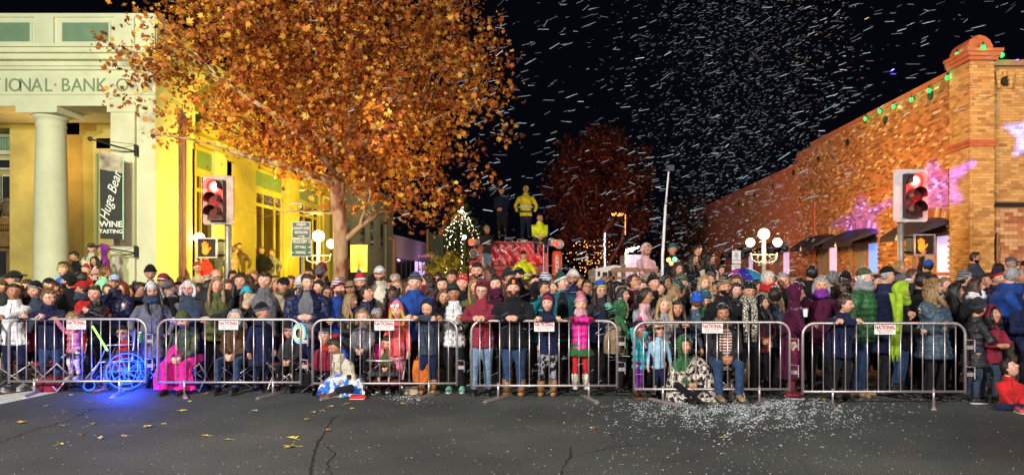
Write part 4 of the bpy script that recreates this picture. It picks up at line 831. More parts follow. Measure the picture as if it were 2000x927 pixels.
desc = ['yellow maple leaf', 'orange curled leaf', 'reddish brown leaf', 'pale straw-coloured leaf']
for i, (px, py, w_) in enumerate(spots):
    Y = EYE*F/(py-CY); big = .085 if i in (1, 8, 11, 19, 18, 32) else .05; k = i % 4 if i not in (18, 19, 11, 32) else 0
    ang = [90, 62, 48, 18, 0, -40, -90, -140, 180, 162, 132, 118]; rad = [1, .5, .85, .42, .72, .3, .5, .3, .72, .42, .85, .5]
    q = MB(); q.add([(0, 0, .012)]+[(big*r_*cos(R(a_))*random.uniform(.8, 1.2), big*r_*sin(R(a_))*random.uniform(.8, 1.2), .008+random.uniform(0, .022)) for a_, r_ in zip(ang, rad)], [(0, j+1, (j+1) % 12+1) for j in range(12)]); q.tube([(0, -big*.4, .012), (.01, -big*1.3, .01)], .002, 4)
    o = q.obj('fallen_leaf', lf[k], None, False, (X(px, Y), Y, 0)); o.rotation_euler = (0, 0, random.random()*6.28)
    bn_ = ['first', 'second', 'third', 'fourth', 'fifth', 'last'][min(5, max(0, sum(px > e_ for e_ in (297, 599, 906, 1222, 1555))))]
    row_ = 'close under' if py < 790 else ('just out from' if py < 830 else ('well out from' if py < 860 else 'far out from'))
    bx0 = [15, 306, 608, 918, 1236, 1565][['first', 'second', 'third', 'fourth', 'fifth', 'last'].index(bn_)]; fr_ = (px-bx0)/285
    side = 'left end' if fr_ < .2 else 'left half' if fr_ < .42 else 'middle' if fr_ < .6 else 'right half' if fr_ < .82 else 'right end'
    tag(o, f"{desc[k]} {row_} the {side} of the {bn_} barrier"+(', '+w_.split(' ')[0]+' one' if w_ in ('upper of a pair', 'lower of a pair') else ''), 'leaf', 'fallen leaves on the road')
# ---- foam flakes on the ground and in the air
def flakes(name, pos, size, m, label, stretch=None, dirs=None):
    n = len(pos); base = np.array([(-1, -.6, 0), (.9, -.7, 0), (1, .5, 0), (-.7, .8, 0), (0, 0, .6)]); V = np.zeros((n, 5, 3))
    s = size*(.5+rng.random(n)); a = rng.random(n)*2*pi; ca, sa = np.cos(a)[:, None], np.sin(a)[:, None]
    B = base[None]*s[:, None, None]; V[..., 0] = B[..., 0]*ca-B[..., 1]*sa; V[..., 1] = B[..., 0]*sa+B[..., 1]*ca; V[..., 2] = B[..., 2]; V += pos[:, None, :]
    q = MB(); q.add(V.reshape(-1, 3), [tuple(5*i+j for j in g) for i in range(n) for g in ((0, 1, 4), (1, 2, 4), (2, 3, 4), (3, 0, 4))]); o = q.obj(name, m); return tag(o, label, 'foam', None, 'stuff')
foam = mat('white_foam', (.62, .66, .68), .6, .04, 9, 0)
pp = []
def gp(px, py): Y = EYE*F/(py-CY); return (X(px, Y), Y, .002)
while len(pp) < 5200:
    px, py = rng.normal(1450, 120), 778+abs(rng.normal(0, 30)); g_ = sin(px*.045+py*.11)*sin(px*.021-py*.17)+.5*sin(px*.13+py*.05)
    if py < 925 and g_ > rng.uniform(-1.2, .5):
        for _ in range(int(rng.integers(1, 4))): pp.append(gp(px+rng.normal(0, 2), py+rng.normal(0, .8)))
pf_ = [gp(rng.normal(1450, 280), rng.uniform(775, 925)) for _ in range(620)]+[gp(rng.uniform(0, 1000), rng.uniform(780, 925)) for _ in range(240)]
while len(pp) < 5380: pp.append(gp(rng.normal(795, 22), 772+abs(rng.normal(0, 8))))
flakes('ground_foam', np.array(pf_), .0048, foam, 'stray small white snow flakes sprinkled thinly over the whole road')
flakes('ground_foam', np.array(pp), .0064, foam, 'white artificial snow flakes scattered on the road, thickest below the fifth barrier')
def airflakes(n, fn, L0, r0, label):
    q = MB(); V = np.zeros((n, 8, 3)); P_ = np.array([fn() for _ in range(n)]); base = np.array([(-1, -1, 0), (-1, 1, 0), (-1, 0, 1), (1, -1, 0), (1, 1, 0), (1, 0, 1), (-1.25, 0, .3), (1.25, 0, .3)], float)
    Ln = L0*(.4+rng.random(n)); Rr_ = r0*(.5+.8*rng.random(n)); tilt = rng.normal(.24, .22, n); yaw = rng.normal(0, .5, n)
    bx_ = base[None, :, 0]*Ln[:, None]; by = base[None, :, 1]*Rr_[:, None]; bz = base[None, :, 2]*Rr_[:, None]
    x = bx_*np.cos(tilt)[:, None]-bz*np.sin(tilt)[:, None]; z = bx_*np.sin(tilt)[:, None]+bz*np.cos(tilt)[:, None]
    V[..., 0] = x*np.cos(yaw)[:, None]-by*np.sin(yaw)[:, None]; V[..., 1] = x*np.sin(yaw)[:, None]+by*np.cos(yaw)[:, None]; V[..., 2] = z; V += P_[:, None, :]
    fs = ((0, 1, 4, 3), (1, 2, 5, 4), (2, 0, 3, 5), (0, 6, 1), (1, 6, 2), (2, 6, 0), (3, 4, 7), (4, 5, 7), (5, 3, 7))
    q.add(V.reshape(-1, 3), [tuple(8*i+j for j in g) for i in range(n) for g in fs]); o = q.obj('airborne_foam', air_m); return tag(o, label, 'foam', None, 'stuff')
air_m = island('blue_white_foam', [(0, (.10, .09, .18)), (.35, (.22, .30, .38)), (.75, (.38, .58, .68)), (1, (.75, .88, .95))])
def far_air():
    while True:
        Y = rng.uniform(8, 17); px = rng.uniform(900, 1700); py = rng.uniform(-20, 560)
        if px > 1350+py*0 and py > 420 and px > 1560: continue
        return (X(px, Y), Y, Z(py, Y))
def dense_air():
    while True:
        Y = rng.uniform(11, 18); px = rng.normal(1450+.0, 115); py = rng.uniform(-60, 520)
        lim = 150+ (1900-px)*.49
        if px > 1600 and py > lim-60: continue
        if X(px, Y) > 10.6: continue
        return (X(px, Y), Y, Z(py, Y))
def right_air():
    Y = rng.uniform(9, 13); px = rng.uniform(1600, 2020); py = rng.uniform(-20, 230); return (X(px, Y), Y, Z(py, Y))
def low_air():
    Y = rng.uniform(8.9, 11); px = rng.normal(1150, 120); py = rng.uniform(560, 770); return (X(px, Y), Y, Z(py, Y))
airflakes(760, far_air, .055, .0062, 'long flecks of artificial snow blown through the air above the truck')
airflakes(4600, dense_air, .024, .0038, 'dense cloud of fine artificial snow in front of the brick building')
airflakes(150, right_air, .06, .0065, 'sparse snow flecks above the brick pillar')
airflakes(130, low_air, .045, .004, 'snow flecks drifting before the girl in magenta')
def left_air(): Y = rng.uniform(8, 12); return (X(rng.uniform(560, 1000), Y), Y, Z(rng.uniform(0, 430), Y))
airflakes(60, left_air, .05, .006, 'few snow flecks in front of the maple crown')
# ================= people =================
CO = dict(navy=(.010, .015, .055), black=(.008, .008, .011), char=(.026, .026, .03), grey=(.13, .13, .145), lgrey=(.32, .32, .34), white=(.78, .78, .78), cream=(.62, .56, .44), beige=(.45, .36, .25), tan=(.32, .22, .12),
  brown=(.10, .05, .025), dbrown=(.045, .022, .012), blue=(.012, .05, .24), royal=(.02, .10, .55), lblue=(.30, .48, .62), teal=(.012, .10, .12), turq=(.03, .42, .50), green=(.03, .12, .04), dgreen=(.012, .06, .035), olive=(.09, .10, .035), lime=(.34, .52, .03),
  red=(.55, .02, .02), maroon=(.22, .015, .035), plum=(.075, .006, .035), pink=(.75, .22, .32), rose=(.72, .42, .45), coral=(.70, .10, .10), magenta=(.80, .02, .30), purple=(.20, .03, .32), orange=(.70, .16, .02), yellow=(.72, .62, .03), hiviz=(.62, .70, .02), mint=(.25, .65, .45), denim=(.025, .055, .13), ldenim=(.16, .25, .37), slate=(.035, .055, .085), steelb=(.06, .10, .14),
  blond=(.42, .27, .10), dblond=(.28, .17, .07), lbrown=(.15, .08, .035), dk=(.03, .018, .012), bk=(.012, .010, .010), gh=(.33, .32, .31), wh=(.62, .60, .56), red_h=(.25, .06, .02), boot=(.35, .17, .06), salt=(.16, .15, .14))
def col(n): return CO[n] if isinstance(n, str) else n
SK = {'l': (.60, .30, .19), 'm': (.48, .23, .13), 't': (.36, .165, .085), 'd': (.12, .052, .03), 'p': (.66, .36, .25)}
def RY(px):                                     # depth of the barrier line at a pixel column
    for a, b_, y in ((-400, 297, 10.0), (297, 599, 9.9), (599, 906, 9.8), (906, 1222, 9.6), (1222, 1555, 9.3), (1555, 2600, 9.1)):
        if a <= px < b_: return y
def hsurf(th, ph, k=1.0, feat=True):
    th, ph = np.broadcast_arrays(np.asarray(th, float), np.asarray(ph, float))
    z = .5*np.cos(th); r = np.clip(np.sin(th), 0, 1)**.85; x = .368*r*np.sin(ph); y = -.40*r*np.cos(ph); s = np.clip(-z/.5, 0, 1)
    x = x*(1-.40*s**1.3); y = np.where(y > 0, y*(1.06-.55*s), y*(1-.07*s**2)); x = x*k; y = y*k; z = z*k
    if feat:
        fr = (np.cos(ph) > 0)
        nose = np.exp(-(x/.05)**2)*np.clip(np.where(z < -.09, (z+.17)/.08, (.10-z)/.19), 0, 1)*.14
        sock = .058*np.exp(-((np.abs(x)-.135)/.075)**2-((z-.03)/.05)**2)
        cheek = .02*np.exp(-((np.abs(x)-.19)/.08)**2-((z+.12)/.09)**2); lip = .018*np.exp(-(x/.09)**2-((z+.245)/.03)**2); chin = .03*np.exp(-(x/.09)**2-((z+.42)/.07)**2); brow = .018*np.exp(-((np.abs(x)-.12)/.1)**2-((z-.11)/.03)**2)
        y = y-fr*(nose-sock+cheek+lip+chin+brow)
    return np.stack([x, y, z], -1)
_ph = np.concatenate([np.linspace(-pi, -1.3, 8, endpoint=False), np.linspace(-1.3, 1.3, 21), np.linspace(1.3, pi, 8, endpoint=False)[1:]])
_th = np.concatenate([np.linspace(.12, 1.15, 6, endpoint=False), np.linspace(1.15, 2.6, 18), np.linspace(2.6, 3.02, 4)[1:]])
def yat(x, z, k=1.0):
    th = math.acos(max(-1, min(1, z/.5))); r = sin(th)**.85; s = max(0, -z/.5); ph = math.asin(max(-1, min(1, x/(.368*r*(1-.40*s**1.3)+1e-6)))); return float(hsurf(th, ph, k)[1])
def make_head(q, M, c, hh, mouth, beard, eyes_open=True):
    def put(P): return (np.asarray(P)*hh) @ M.T + c
    T, Pp = np.meshgrid(_th, _ph, indexing='ij'); P = hsurf(T, Pp)
    nr, nc = T.shape; mi = []
    if beard:
        w = (P[..., 2] < -.13) & (np.abs(np.cos(Pp)) >= 0) & (np.cos(Pp) > -.15) & ~((np.abs(P[..., 0]) < .09) & (np.abs(P[..., 2]+.245) < .03)); P = P*(1+.045*w[..., None])
    for i in range(nr-1):
        for j in range(nc):
            z = (P[i, j, 2]+P[i+1, j, 2])/2; x = P[i, j, 0]; f = math.cos(Pp[i, j])
            bm = beard and f > -.1 and (z < -.29 or (z < -.14 and (abs(x) > .10 or -.225 < z < -.185)))
            ck = f > 0 and ((((abs(x)-.18)/.085)**2+((z+.11)/.085)**2 < 1) or (abs(x) < .06 and -.15 < z < -.05))
            mi.append(5 if bm else 7 if ck else 0)
    k = len(q.m); q.grid(put(P), True, 0, True)
    for i, mm in enumerate(mi): q.m[k+i] = mm
    for s in (-1, 1):
        ey = yat(.135, .03); q.ell(put((s*.135, ey+.022, .03)), (hh*.066, hh*.055, hh*.040), 8, 5, 1, M)
        q.ell(put((s*.135, ey-.022, .030)), (hh*.030, hh*.018, hh*.030), 6, 4, 2, M)
        q.ell(put((s*.135, ey-.012, .075)), (hh*.07, hh*.022, hh*.012), 6, 4, 4, M)
        q.ell(put((s*.14, yat(.14, .12)-.004, .122)), (hh*.072, hh*.016, hh*.010), 6, 4, 4, M)
        q.ell(put((s*.345, .03, -.02)), (hh*.05, hh*.07, hh*.10), 6, 5, 0, M)
    w_, zu, ku, zl, kl, fill = {'smile': (.135, -.222, .020, -.288, .086, 1), 'open': (.075, -.222, -.012, -.315, .081, 2)}.get(mouth, (.095, -.243, .004, -.262, .022, 3))
    xs = np.linspace(-w_, w_, 9); up = [(x_, yat(x_, zu+ku*(x_/w_)**2)-.010, zu+ku*(x_/w_)**2) for x_ in xs]; lo = [(x_, yat(x_, zl+kl*(x_/w_)**2)-.008, zl+kl*(x_/w_)**2) for x_ in xs]
    q.grid([[put(p_) for p_ in up], [put(p_) for p_ in lo]], False, fill)
    q.tube([put(p_) for p_ in up], hh*.013, 5, 3); q.tube([put(p_) for p_ in lo], hh*.017, 5, 3)
    if mouth == 'smile':
        for s_ in (-1, 1): q.ell(put((s_*.19, yat(.19, -.12)+.028, -.13)), (hh*.075, hh*.036, hh*.06), 8, 5, 7, M)
def hairline(ph, low=1.0):                      # how far down (theta) hair reaches at azimuth ph
    c = np.cos(ph); return np.where(c > .5, .98, np.where(c > -.05, .98+(.5-c)/.55*.82, 1.8+(-.05-c)/.95*.55))*low
def shell(q, th0, thf, k, n=26, rows=9, jit=.0, phs=None, mi=0, M=None, c=None, hh=1, back=1.0, kin=.9):
    ph = np.linspace(-pi, pi, n, endpoint=False) if phs is None else phs
    P = []
    for i in range(rows): th = th0+(thf(ph)-th0)*i/(rows-1); p = hsurf(th, ph, k, False)*(1+jit*rng.normal(0, 1, (n, 1))); P.append(p)
    P.append(hsurf(thf(ph), ph, kin, False))
    P = np.array(P); q.grid((P*hh) @ M.T+c, phs is None, mi, False)
    q.add((P[0]*hh) @ M.T+c, [tuple(range(n))], mi)
def make_hair(style, M, c, hh, hat=False):
    q = MB(); put = lambda P: (np.asarray(P, float)*hh) @ M.T+c
    if style == 'bald': return None
    k = {'short': 1.07, 'crop': 1.04, 'side': 1.05}.get(style, 1.10)
    if hat: k = min(k, 1.05)
    if style == 'side':
        ph = np.linspace(1.2, 2*pi-1.2, 18); shell(q, 1.15, lambda p: hairline(p), 1.06, 18, 6, .012, ph, 0, M, c, hh); return q
    shell(q, .04, lambda p: hairline(p)*(1+.02*np.sin(p*9)), k, 30, 10, .016 if style != 'curly' else .05, None, 0, M, c, hh)
    if not hat: q.ell(put((0, -.2, .43)), (hh*.24, hh*.16, hh*.10), 10, 6, 0, M)
    if style in ('long', 'curly', 'bob'):
        Ln = {'long': 1.45, 'curly': 1.1, 'bob': .35}[style]; n = 22; wv = .05 if style == 'curly' else .014; rows = []
        ph = np.linspace(1.25, 2*pi-1.25, n)
        for j in range(12):
            t_ = j/11; z = .12-t_*(.62+Ln); fl = 1.06+.30*math.sin(min(1, t_*1.3)*pi)*(.7 if style == 'long' else 1.2)*.5
            w = 1+wv*np.sin(ph*7+j*1.1)+rng.normal(0, wv*.6, n); rx = .385*fl*w; ry = (.43*fl+.10*t_)*w
            rows.append(np.stack([rx*np.sin(ph), -ry*np.cos(ph), np.full(n, z)+(0 if j < 11 else rng.normal(0, .05, n))], -1))
        inner = [r_*np.array([.80, .80, 1]) for r_ in rows[::-1]]; q.grid(put(np.array(rows+inner+[rows[0]])), False)
        for s in (-1, 1):
            q.tube([put(p) for p in ((s*.22, -.30, .36), (s*.36, -.18, .12), (s*.38, -.12, -.25), (s*(.42 if style != 'bob' else .36), -.16, -.5), *(((s*.44, -.38, -.85), (s*.36, -.52, -.4-Ln*.72)) if style != 'bob' else ()))], [hh*v for v in (.06, .12, .15, .15, .14, .05)][:6 if style != 'bob' else 4], 9, flat=.6)
        if style == 'curly':
            for _ in range(46):
                a = rng.uniform(1.0, 2*pi-1.0); z = rng.uniform(-1.2, .45); rr = .45 if z > -.2 else .5; q.ell(put((rr*sin(a), -rr*cos(a)+.02, z)), hh*rng.uniform(.07, .12), 6, 4)
    if style == 'tail': q.tube([put(p) for p in ((0, .42, .15), (0, .58, .05), (0, .6, -.35), (.03, .52, -.8))], [hh*v for v in (.08, .13, .12, .03)], 8)
    if style == 'bun': q.ell(put((0, .36, .42)), hh*.17, 9, 6, 0, M)
    if style == 'braid':
        for s in (-1, 1): q.tube([put(p) for p in ((s*.3, -.0, -.1), (s*.42, -.1, -.6), (s*.4, -.3, -1.2), (s*.38, -.32, -1.6))], [hh*v for v in (.07, .08, .07, .03)], 6)
    if style in ('short', 'spiky', 'mop') and not hat:
        for _ in range(30 if style != 'mop' else 60):
            a = rng.uniform(-1, 1)*(pi if style == 'mop' else 2.6); t_ = rng.uniform(.0, .95 if abs(a) < 1 else 1.6 if style == 'mop' else 1.1); p = hsurf(t_, a, k*1.0, False); p2 = hsurf(min(t_+.3, 1.9), a+.15, k*1.05, False); q.tube([put(p), put((p+p2)/2*1.04), put(p2)], [hh*.03, hh*.045, hh*.01], 5, cap=False)
    return q
def hat_parts(kind, cols, M, c, hh, root):
    put = lambda P: (np.asarray(P, float)*hh) @ M.T+c; c0 = cols[0]; c1 = cols[1] if len(cols) > 1 else c0
    rx = lambda a: R(a)
    if kind in ('beanie', 'pom', 'santa', 'owl', 'stripe', 'dots'):
        thf = lambda p: 1.12+.55*(1-np.cos(p))/2
        q = MB()
        P = []; ph = np.linspace(-pi, pi, 28, endpoint=False); tall = .12 if kind != 'santa' else .35
        for i in range(10):
            t_ = i/9; th = .05+(thf(ph)-.05)*t_; p = hsurf(th, ph, 1.13, False); p[:, 2] += tall*(1-t_)**1.5*(1); p[:, 1] += .05*(1-t_); p *= (1+.012*np.cos(ph*14)[:, None]); P.append(p)
        P.append(hsurf(thf(ph), ph, .95, False)); q.grid(put(np.array(P)), True); q.add(put(P[0]), [tuple(range(28))])
        st = 'stripe' if kind == 'stripe' else 'dots' if kind in ('owl', 'dots') else 'knit'
        o = q.obj('beanie', fabric(col(c0), st, tuple(col(c1)) if kind in ('stripe', 'owl', 'dots') else None), root, True)
        q = MB(); P = []
        for k_, dz in ((1.12, .10), (1.19, .09), (1.20, .0), (1.18, -.05), (1.10, -.05)):
            p = hsurf(thf(ph)-.12, ph, k_, False); p[:, 2] = p[:, 2]/k_*1.13+dz-.02; p *= (1+.010*np.cos(ph*16)[:, None]); P.append(p)
        P.append(P[0]); q.grid(put(np.array(P)), True); q.obj('cuff', fabric(col(c1 if kind not in ('owl', 'dots') else c0), 'knit'), o, True)
        if kind in ('pom', 'santa'):
            q = MB()
            for _ in range(26): v = rng.normal(0, 1, 3); v /= np.linalg.norm(v); q.ell(put(np.array((0, .05, .72 if kind == 'pom' else .93))+v*.09), hh*.06, 5, 4)
            q.obj('pompom', fabric(col(cols[2] if len(cols) > 2 else c1), 'knit'), o)
        if kind == 'owl':
            for s in (-1, 1):
                q = MB(); q.ell(put((s*.16, -.40, .33)), (hh*.13, hh*.06, hh*.13), 10, 6, 0, M); w = q.obj('eye_patch', white_print, o); q = MB(); q.ell(put((s*.16, -.46, .33)), hh*.05, 8, 5); q.obj('pupil', mat('yellow_patch', (.7, .5, .03)), w)
                q = MB(); q.tube([put((s*.36, -.15, .0)), put((s*.38, -.25, -.5)), put((s*.3, -.4, -1.2))], [hh*.1, hh*.06, hh*.04], 6); q.obj('ear_flap', fabric(col('lime'), 'knit'), o)
    elif kind in ('cap', 'brim', 'felt'):
        thf = lambda p: 1.08+.35*(1-np.cos(p))/2; q = MB(); shell(q, .03, thf, 1.12, 26, 8, 0, None, 0, M, c, hh); q.ell(put((0, .0, .57)), hh*.025, 6, 4); o = q.obj('cap' if kind == 'cap' else 'hat', fabric(col(c0)), root, True); q = MB()
        if kind == 'cap':
            rows = []; ph = np.linspace(-1.0, 1.0, 9)
            for z, t0 in ((.235, 0), (.262, 0)):
                rows.append([[.385*sin(a), -.44*cos(a), z+.0*a] for a in ph]); rows.append([[.36*sin(a), -.44*cos(a)-.30*cos(a*1.5), z-.10*abs(sin(a))-.03] for a in ph])
            rows = [rows[0], rows[1], rows[3], rows[2], rows[0]]; q.grid(put(np.array(rows)), False)
        else:
            ph = np.linspace(-pi, pi, 24, endpoint=False); q.grid(put(np.array([[[k_*.40*sin(a), -k_*.44*cos(a), z_+(.06*abs(sin(a)) if k_ > 1.2 else 0)] for a in ph] for k_, z_ in ((.9, .20), (1.6, .17), (1.6, .20), (.95, .27))])), True)
        q.obj('brim', fabric(col(c1)), o, True)
    elif kind == 'band':
        q = MB(); ph = np.linspace(-pi, pi, 26, endpoint=False); q.grid(put(np.array([hsurf(t_, ph, k_, False) for t_, k_ in ((.85, 1.08), (.85, 1.13), (1.1, 1.14), (1.1, 1.08))])), True); q.obj('headband', fabric(col(c0), 'knit'), root, True)
def hood_part(c0, M, c, hh, root, fur=None, style='plain', k=1.30):
    put = lambda P: (np.asarray(P, float)*hh) @ M.T+c; n = 21; out, inn = [], []
    for i in range(14):
        th = .02+2.72*i/13; op = 0.02 if th < .62 else min(1.02, .02+(th-.62)*2.4)
        ph = np.linspace(op, 2*pi-op, n); o_ = hsurf(np.full(n, th), ph, k, False); o_[:, 2] += .03; o_[:, 1] += .05*sin(th)
        if th > 1.9: o_[:, 0] *= 1+(th-1.9)*.45; o_[:, 1] *= 1+(th-1.9)*.35
        o_ *= 1+.018*np.sin(ph*5+i)[:, None]; out.append(o_); inn.append(o_*.90)
    P = out+inn[::-1]+[out[0]]; q = MB(); q.grid(put(np.array(P)), False)
    E = [o_[0] for o_ in out]+[i_[0] for i_ in inn[::-1]]; nE = len(out)
    for side in (0, -1):
        a = np.array([o_[side] for o_ in out]); b_ = np.array([i_[side] for i_ in inn]); q.grid(put(np.array([a, b_])), False)
    h = q.obj('hood', fabric(col(c0), style), root, True)
    if fur:
        q = MB(); ring = [o_[0] for o_ in out[3:]][::-1]+[o_[-1] for o_ in out[3:]]
        for a, b_ in zip(ring[:-1], ring[1:]):
            for s in range(3): p = a+(b_-a)*s/3; q.ell(put(p+rng.normal(0, .02, 3)), hh*rng.uniform(.07, .1), 5, 4)
        q.obj('fur_trim', fabric(col(fur), 'knit'), h)
def ik(S, T, a, b_, pole):
    S, T = np.array(S, float), np.array(T, float); v = T-S; d = np.linalg.norm(v); dm = min(max(d, abs(a-b_)+.02), (a+b_)*.995); v = v/(d+1e-9); T = S+v*dm
    x = (a*a-b_*b_+dm*dm)/(2*dm); h = math.sqrt(max(0, a*a-x*x)); p = np.array(pole, float); p = p-v*np.dot(p, v); p /= np.linalg.norm(p)+1e-9
    return S+v*x+p*h, T
def hand(q, w, d, nrm, s, curl, side, mi):
    d = d/np.linalg.norm(d); nrm = nrm-d*np.dot(nrm, d); nrm = nrm/(np.linalg.norm(nrm)+1e-9); u = np.cross(nrm, d)*side
    L_ = .085*s; q.tube([w-d*.02, w+d*L_*.35, w+d*L_], [.026*s, .040*s, .038*s], 8, mi)
    k0 = w+d*L_*.9
    for i, (o_, l_) in enumerate(((-.030, .062), (-.010, .072), (.010, .068), (.029, .054))):
        p = k0+u*o_*s; pts = [p]; dd = d.copy()
        for j, f_ in enumerate((.45, .32, .23)):
            a = curl*(.9 if j == 0 else 1.1)+.06*i; dd = dd*cos(a)+nrm*sin(a); dd /= np.linalg.norm(dd); pts.append(pts[-1]+dd*l_*s*f_)
        q.tube(pts, [.0105*s, .0098*s, .009*s, .006*s], 6, mi)
    t0 = w+d*L_*.25-u*.03*s; t1 = t0-u*.028*s+d*.03*s+nrm*.01*s; t2 = t1+d*.03*s+nrm*.018*s*(1+curl); q.tube([t0, t1, t2], [.013*s, .0115*s, .007*s], 6, mi)
def ring(cx, cy, z, a, b_, n=16, tw=0):
    t_ = np.linspace(0, 2*pi, n, endpoint=False); e = .88; cs, sn = np.cos(t_), np.sin(t_)
    return np.stack([cx+a*np.sign(cs)*np.abs(cs)**e, cy+b_*np.sign(sn)*np.abs(sn)**e, np.full(n, z)], -1)
NP = 0; folds = bpy.data.textures.new('folds', 'CLOUDS'); folds.noise_scale = .10; folds.noise_depth = 1
def remesh(o, vox, amp):
    m_ = o.modifiers.new('fuse', 'REMESH'); m_.mode = 'VOXEL'; m_.voxel_size = vox; m_.use_smooth_shade = True
    s_ = o.modifiers.new('soften', 'SMOOTH'); s_.iterations = 2; s_.factor = .5
    if amp: d_ = o.modifiers.new('folds', 'DISPLACE'); d_.texture = folds; d_.strength = amp; d_.mid_level = .5; d_.texture_coords = 'LOCAL'
    return o
USED = []
def person(px, top, d, label, f=0, b=None, hair='short:dk', hat=None, jk='plain:navy', tr='black', pose='pocket', Y=None, H=None, skin='l', mouth='', beard=None, w=1.0, glasses=None, scarf=None, sleeve=None, shirt=None, sh='black', pitch=0, roll=0, gloves=None, hood=None, hem=.50, skirt=None, group='spectators behind the barriers', furh=None, jk2=None, tall=0, cat='person', boots=False, zbase=None, rail_y=None, lean=0):
    global NP; NP += 1
    if Y is None: Y = RY(px)+d
    if b is None: b = f*.6
    rp_ = random.Random(label)
    if pose == 'pocket' and d and Y < 16: pose = rp_.choice(['pocket', 'pocket', 'pocket', 'clasp', 'hold', 'cross', 'phone', 'down'])
    if not mouth: mouth = rp_.choice(['', '', 'smile', 'open', 'smile'])
    f += rp_.uniform(-9, 9); b += rp_.uniform(-22, 22) if pose not in ('lean', 'rail', 'railgrip', 'sit', 'lap', 'ground') else 0
    roll += rp_.uniform(-8, 8); pitch += rp_.uniform(-8, 7); lean += rp_.uniform(-.03, .07); fw = rp_.uniform(.93, 1.08); fdep = rp_.uniform(.94, 1.05)
    hs, hc = hair.split(':'); hk = hat.split(':')[0] if hat else None; hcols = hat.split(':')[1].split('/') if hat else []
    extra = {'beanie': .035, 'stripe': .035, 'owl': .035, 'dots': .035, 'pom': .075, 'santa': .1, 'cap': .02, 'brim': .02, 'felt': .02, 'band': .012}.get(hk, .012)+(.035 if hood else 0)
    zt = Z(top, Y)-extra
    sit = pose in ('sit', 'lap', 'ground', 'ride', 'crouch')
    if H is None: H = zt if not sit else 1.3
    base = 0 if zbase is None else zbase
    hh = (.165+.037*H)*(1.14 if H < 1.3 else 1.09); B = H-hh; s = B/1.49
    if sit: pz = zt-base-hh-.406*B; B_ = B
    else:
        if zbase is None and abs(zt-H) > .01: base = zt-H
        pz = .594*B
    zz = lambda fr: pz+(fr-.594)*B
    x = X(px, Y); yaw = R(b); root = empty('person', (x, Y, base), yaw, label, cat, group)
    ln = lean*s
    cur = lambda fr: ln*max(0, (fr-.55)/.45)**1.2            # forward lean (towards -y local)
    def inv(P): P = np.array(P, float)-np.array([x, Y, base]); return np.array([P[0]*cos(-yaw)-P[1]*sin(-yaw), P[0]*sin(-yaw)+P[1]*cos(-yaw), P[2]])
    w *= 1.11; wd = w*(1.0 if H > 1.35 else .96)
    # clothing profile
    jstyle, jc = jk.split(':'); pf = [(hem, .172, .14), (.60, .155, .132), (.70, .150, .132), (.80, .160, .138), (.87, .166, .130), (.91, .155, .108), (.94, .105, .085), (.965, .078, .075), (.985, .070, .074), (1.01, .068, .074)]
    if hem < .45: pf[0] = (hem, .22, .18)
    pz_hem = max(hem, .52) if sit else hem
    pf[0] = (pz_hem, pf[0][1], pf[0][2]); torso = MB(); rows = []
    step = .03/s if jstyle == 'puffer' else .05
    frs = list(np.arange(pz_hem, 1.01, step))+[1.01]
    for i, fr in enumerate(frs):
        a_ = np.interp(fr, [p[0] for p in pf], [p[1] for p in pf]); b_ = np.interp(fr, [p[0] for p in pf], [p[2] for p in pf]); pk = (.013 if i % 2 else -.013) if jstyle == 'puffer' and fr < .94 else 0
        rows.append(ring(0, -cur(fr), zz(fr), (a_*wd*s+pk)*1.0, (b_*w*s*(1+.12*(w-1)*5)+pk)))
    torso.grid(rows, True, 0, True)
    # arms
    A = {}; sleeves = MB() if (sleeve or jk2) else torso; aL, fL = .275*s, .245*s
    for sd in (-1, 1):
        Sh = np.array([sd*.172*s*wd, -cur(.90)+.0, zz(.892)]); pole = (sd*.9, .6, -.4)
        P = pose; cu = .35; nr_ = np.array([-sd, 0, -.2]); hid = False
        if P in ('down',): T = (sd*.28*s*wd, -.05, zz(.56))
        elif P in ('pocket',) : T = (sd*.235*s*wd, -.12*s, zz(.60)); hid = True
        elif P == 'clasp': T = (sd*.035, -.27*s, zz(.67)); cu = .6; nr_ = np.array([-sd*.7, .5, -.3])
        elif P == 'cross': T = (-sd*.12*s, -(.215+.025*sd)*s*w-.0, zz(.735+.012*sd)); pole = (sd, .2, -.6); cu = .5; nr_ = np.array([0, 1, 0]); hid = sd < 0
        elif P in ('rail', 'lean', 'railgrip'):
            ry = RY(px) if rail_y is None else rail_y; sp = {'rail': .07, 'lean': .02, 'railgrip': .16}[P]; zr = 1.135 if P != 'lean' else 1.13
            xc = x+(0 if P != 'lean' else sd*.0)
            T = inv((x+(sd*sp if P != 'lean' else -sd*.10), ry-.03-(.03*sd if P == 'lean' else 0), zr)); pole = (sd*1.2, .3, -.1 if P == 'lean' else -.5); cu = .55; nr_ = np.array([0, 0, -1])
        elif P == 'phone' : T = ((-.02 if sd < 0 else .10)*s, -.30*s, zz(.90 if sd > 0 else .70)); cu = .7; nr_ = np.array([0, 1, 0.])
        elif P == 'mouth': T = (sd*.03*s, -.20*s, zz(.95)); cu = .8; nr_ = np.array([0, 1, 0.]); pole = (sd, -.2, -1)
        elif P == 'raise': T = ((.28 if sd > 0 else -.2)*s, -.2*s, zz(1.25 if sd > 0 else .62)); cu = .3; nr_ = np.array([0, -1, 0.])
        elif P == 'hold': T = (sd*.09*s, -.32*s, zz(.74)); cu = .7; nr_ = np.array([-sd, 0, .3])
        elif P in ('sit', 'lap', 'ground', 'crouch'): T = (sd*.06*s, -.31*s, zz(.66)); cu = .5; nr_ = np.array([-sd, .2, -.6])
        elif P == 'ride': T = (sd*.08*s, -.24*s, zz(.64)); cu = .5; nr_ = np.array([0, 0, -1.])
        elif P == 'up': T = (sd*.1, -.1, zz(.9))
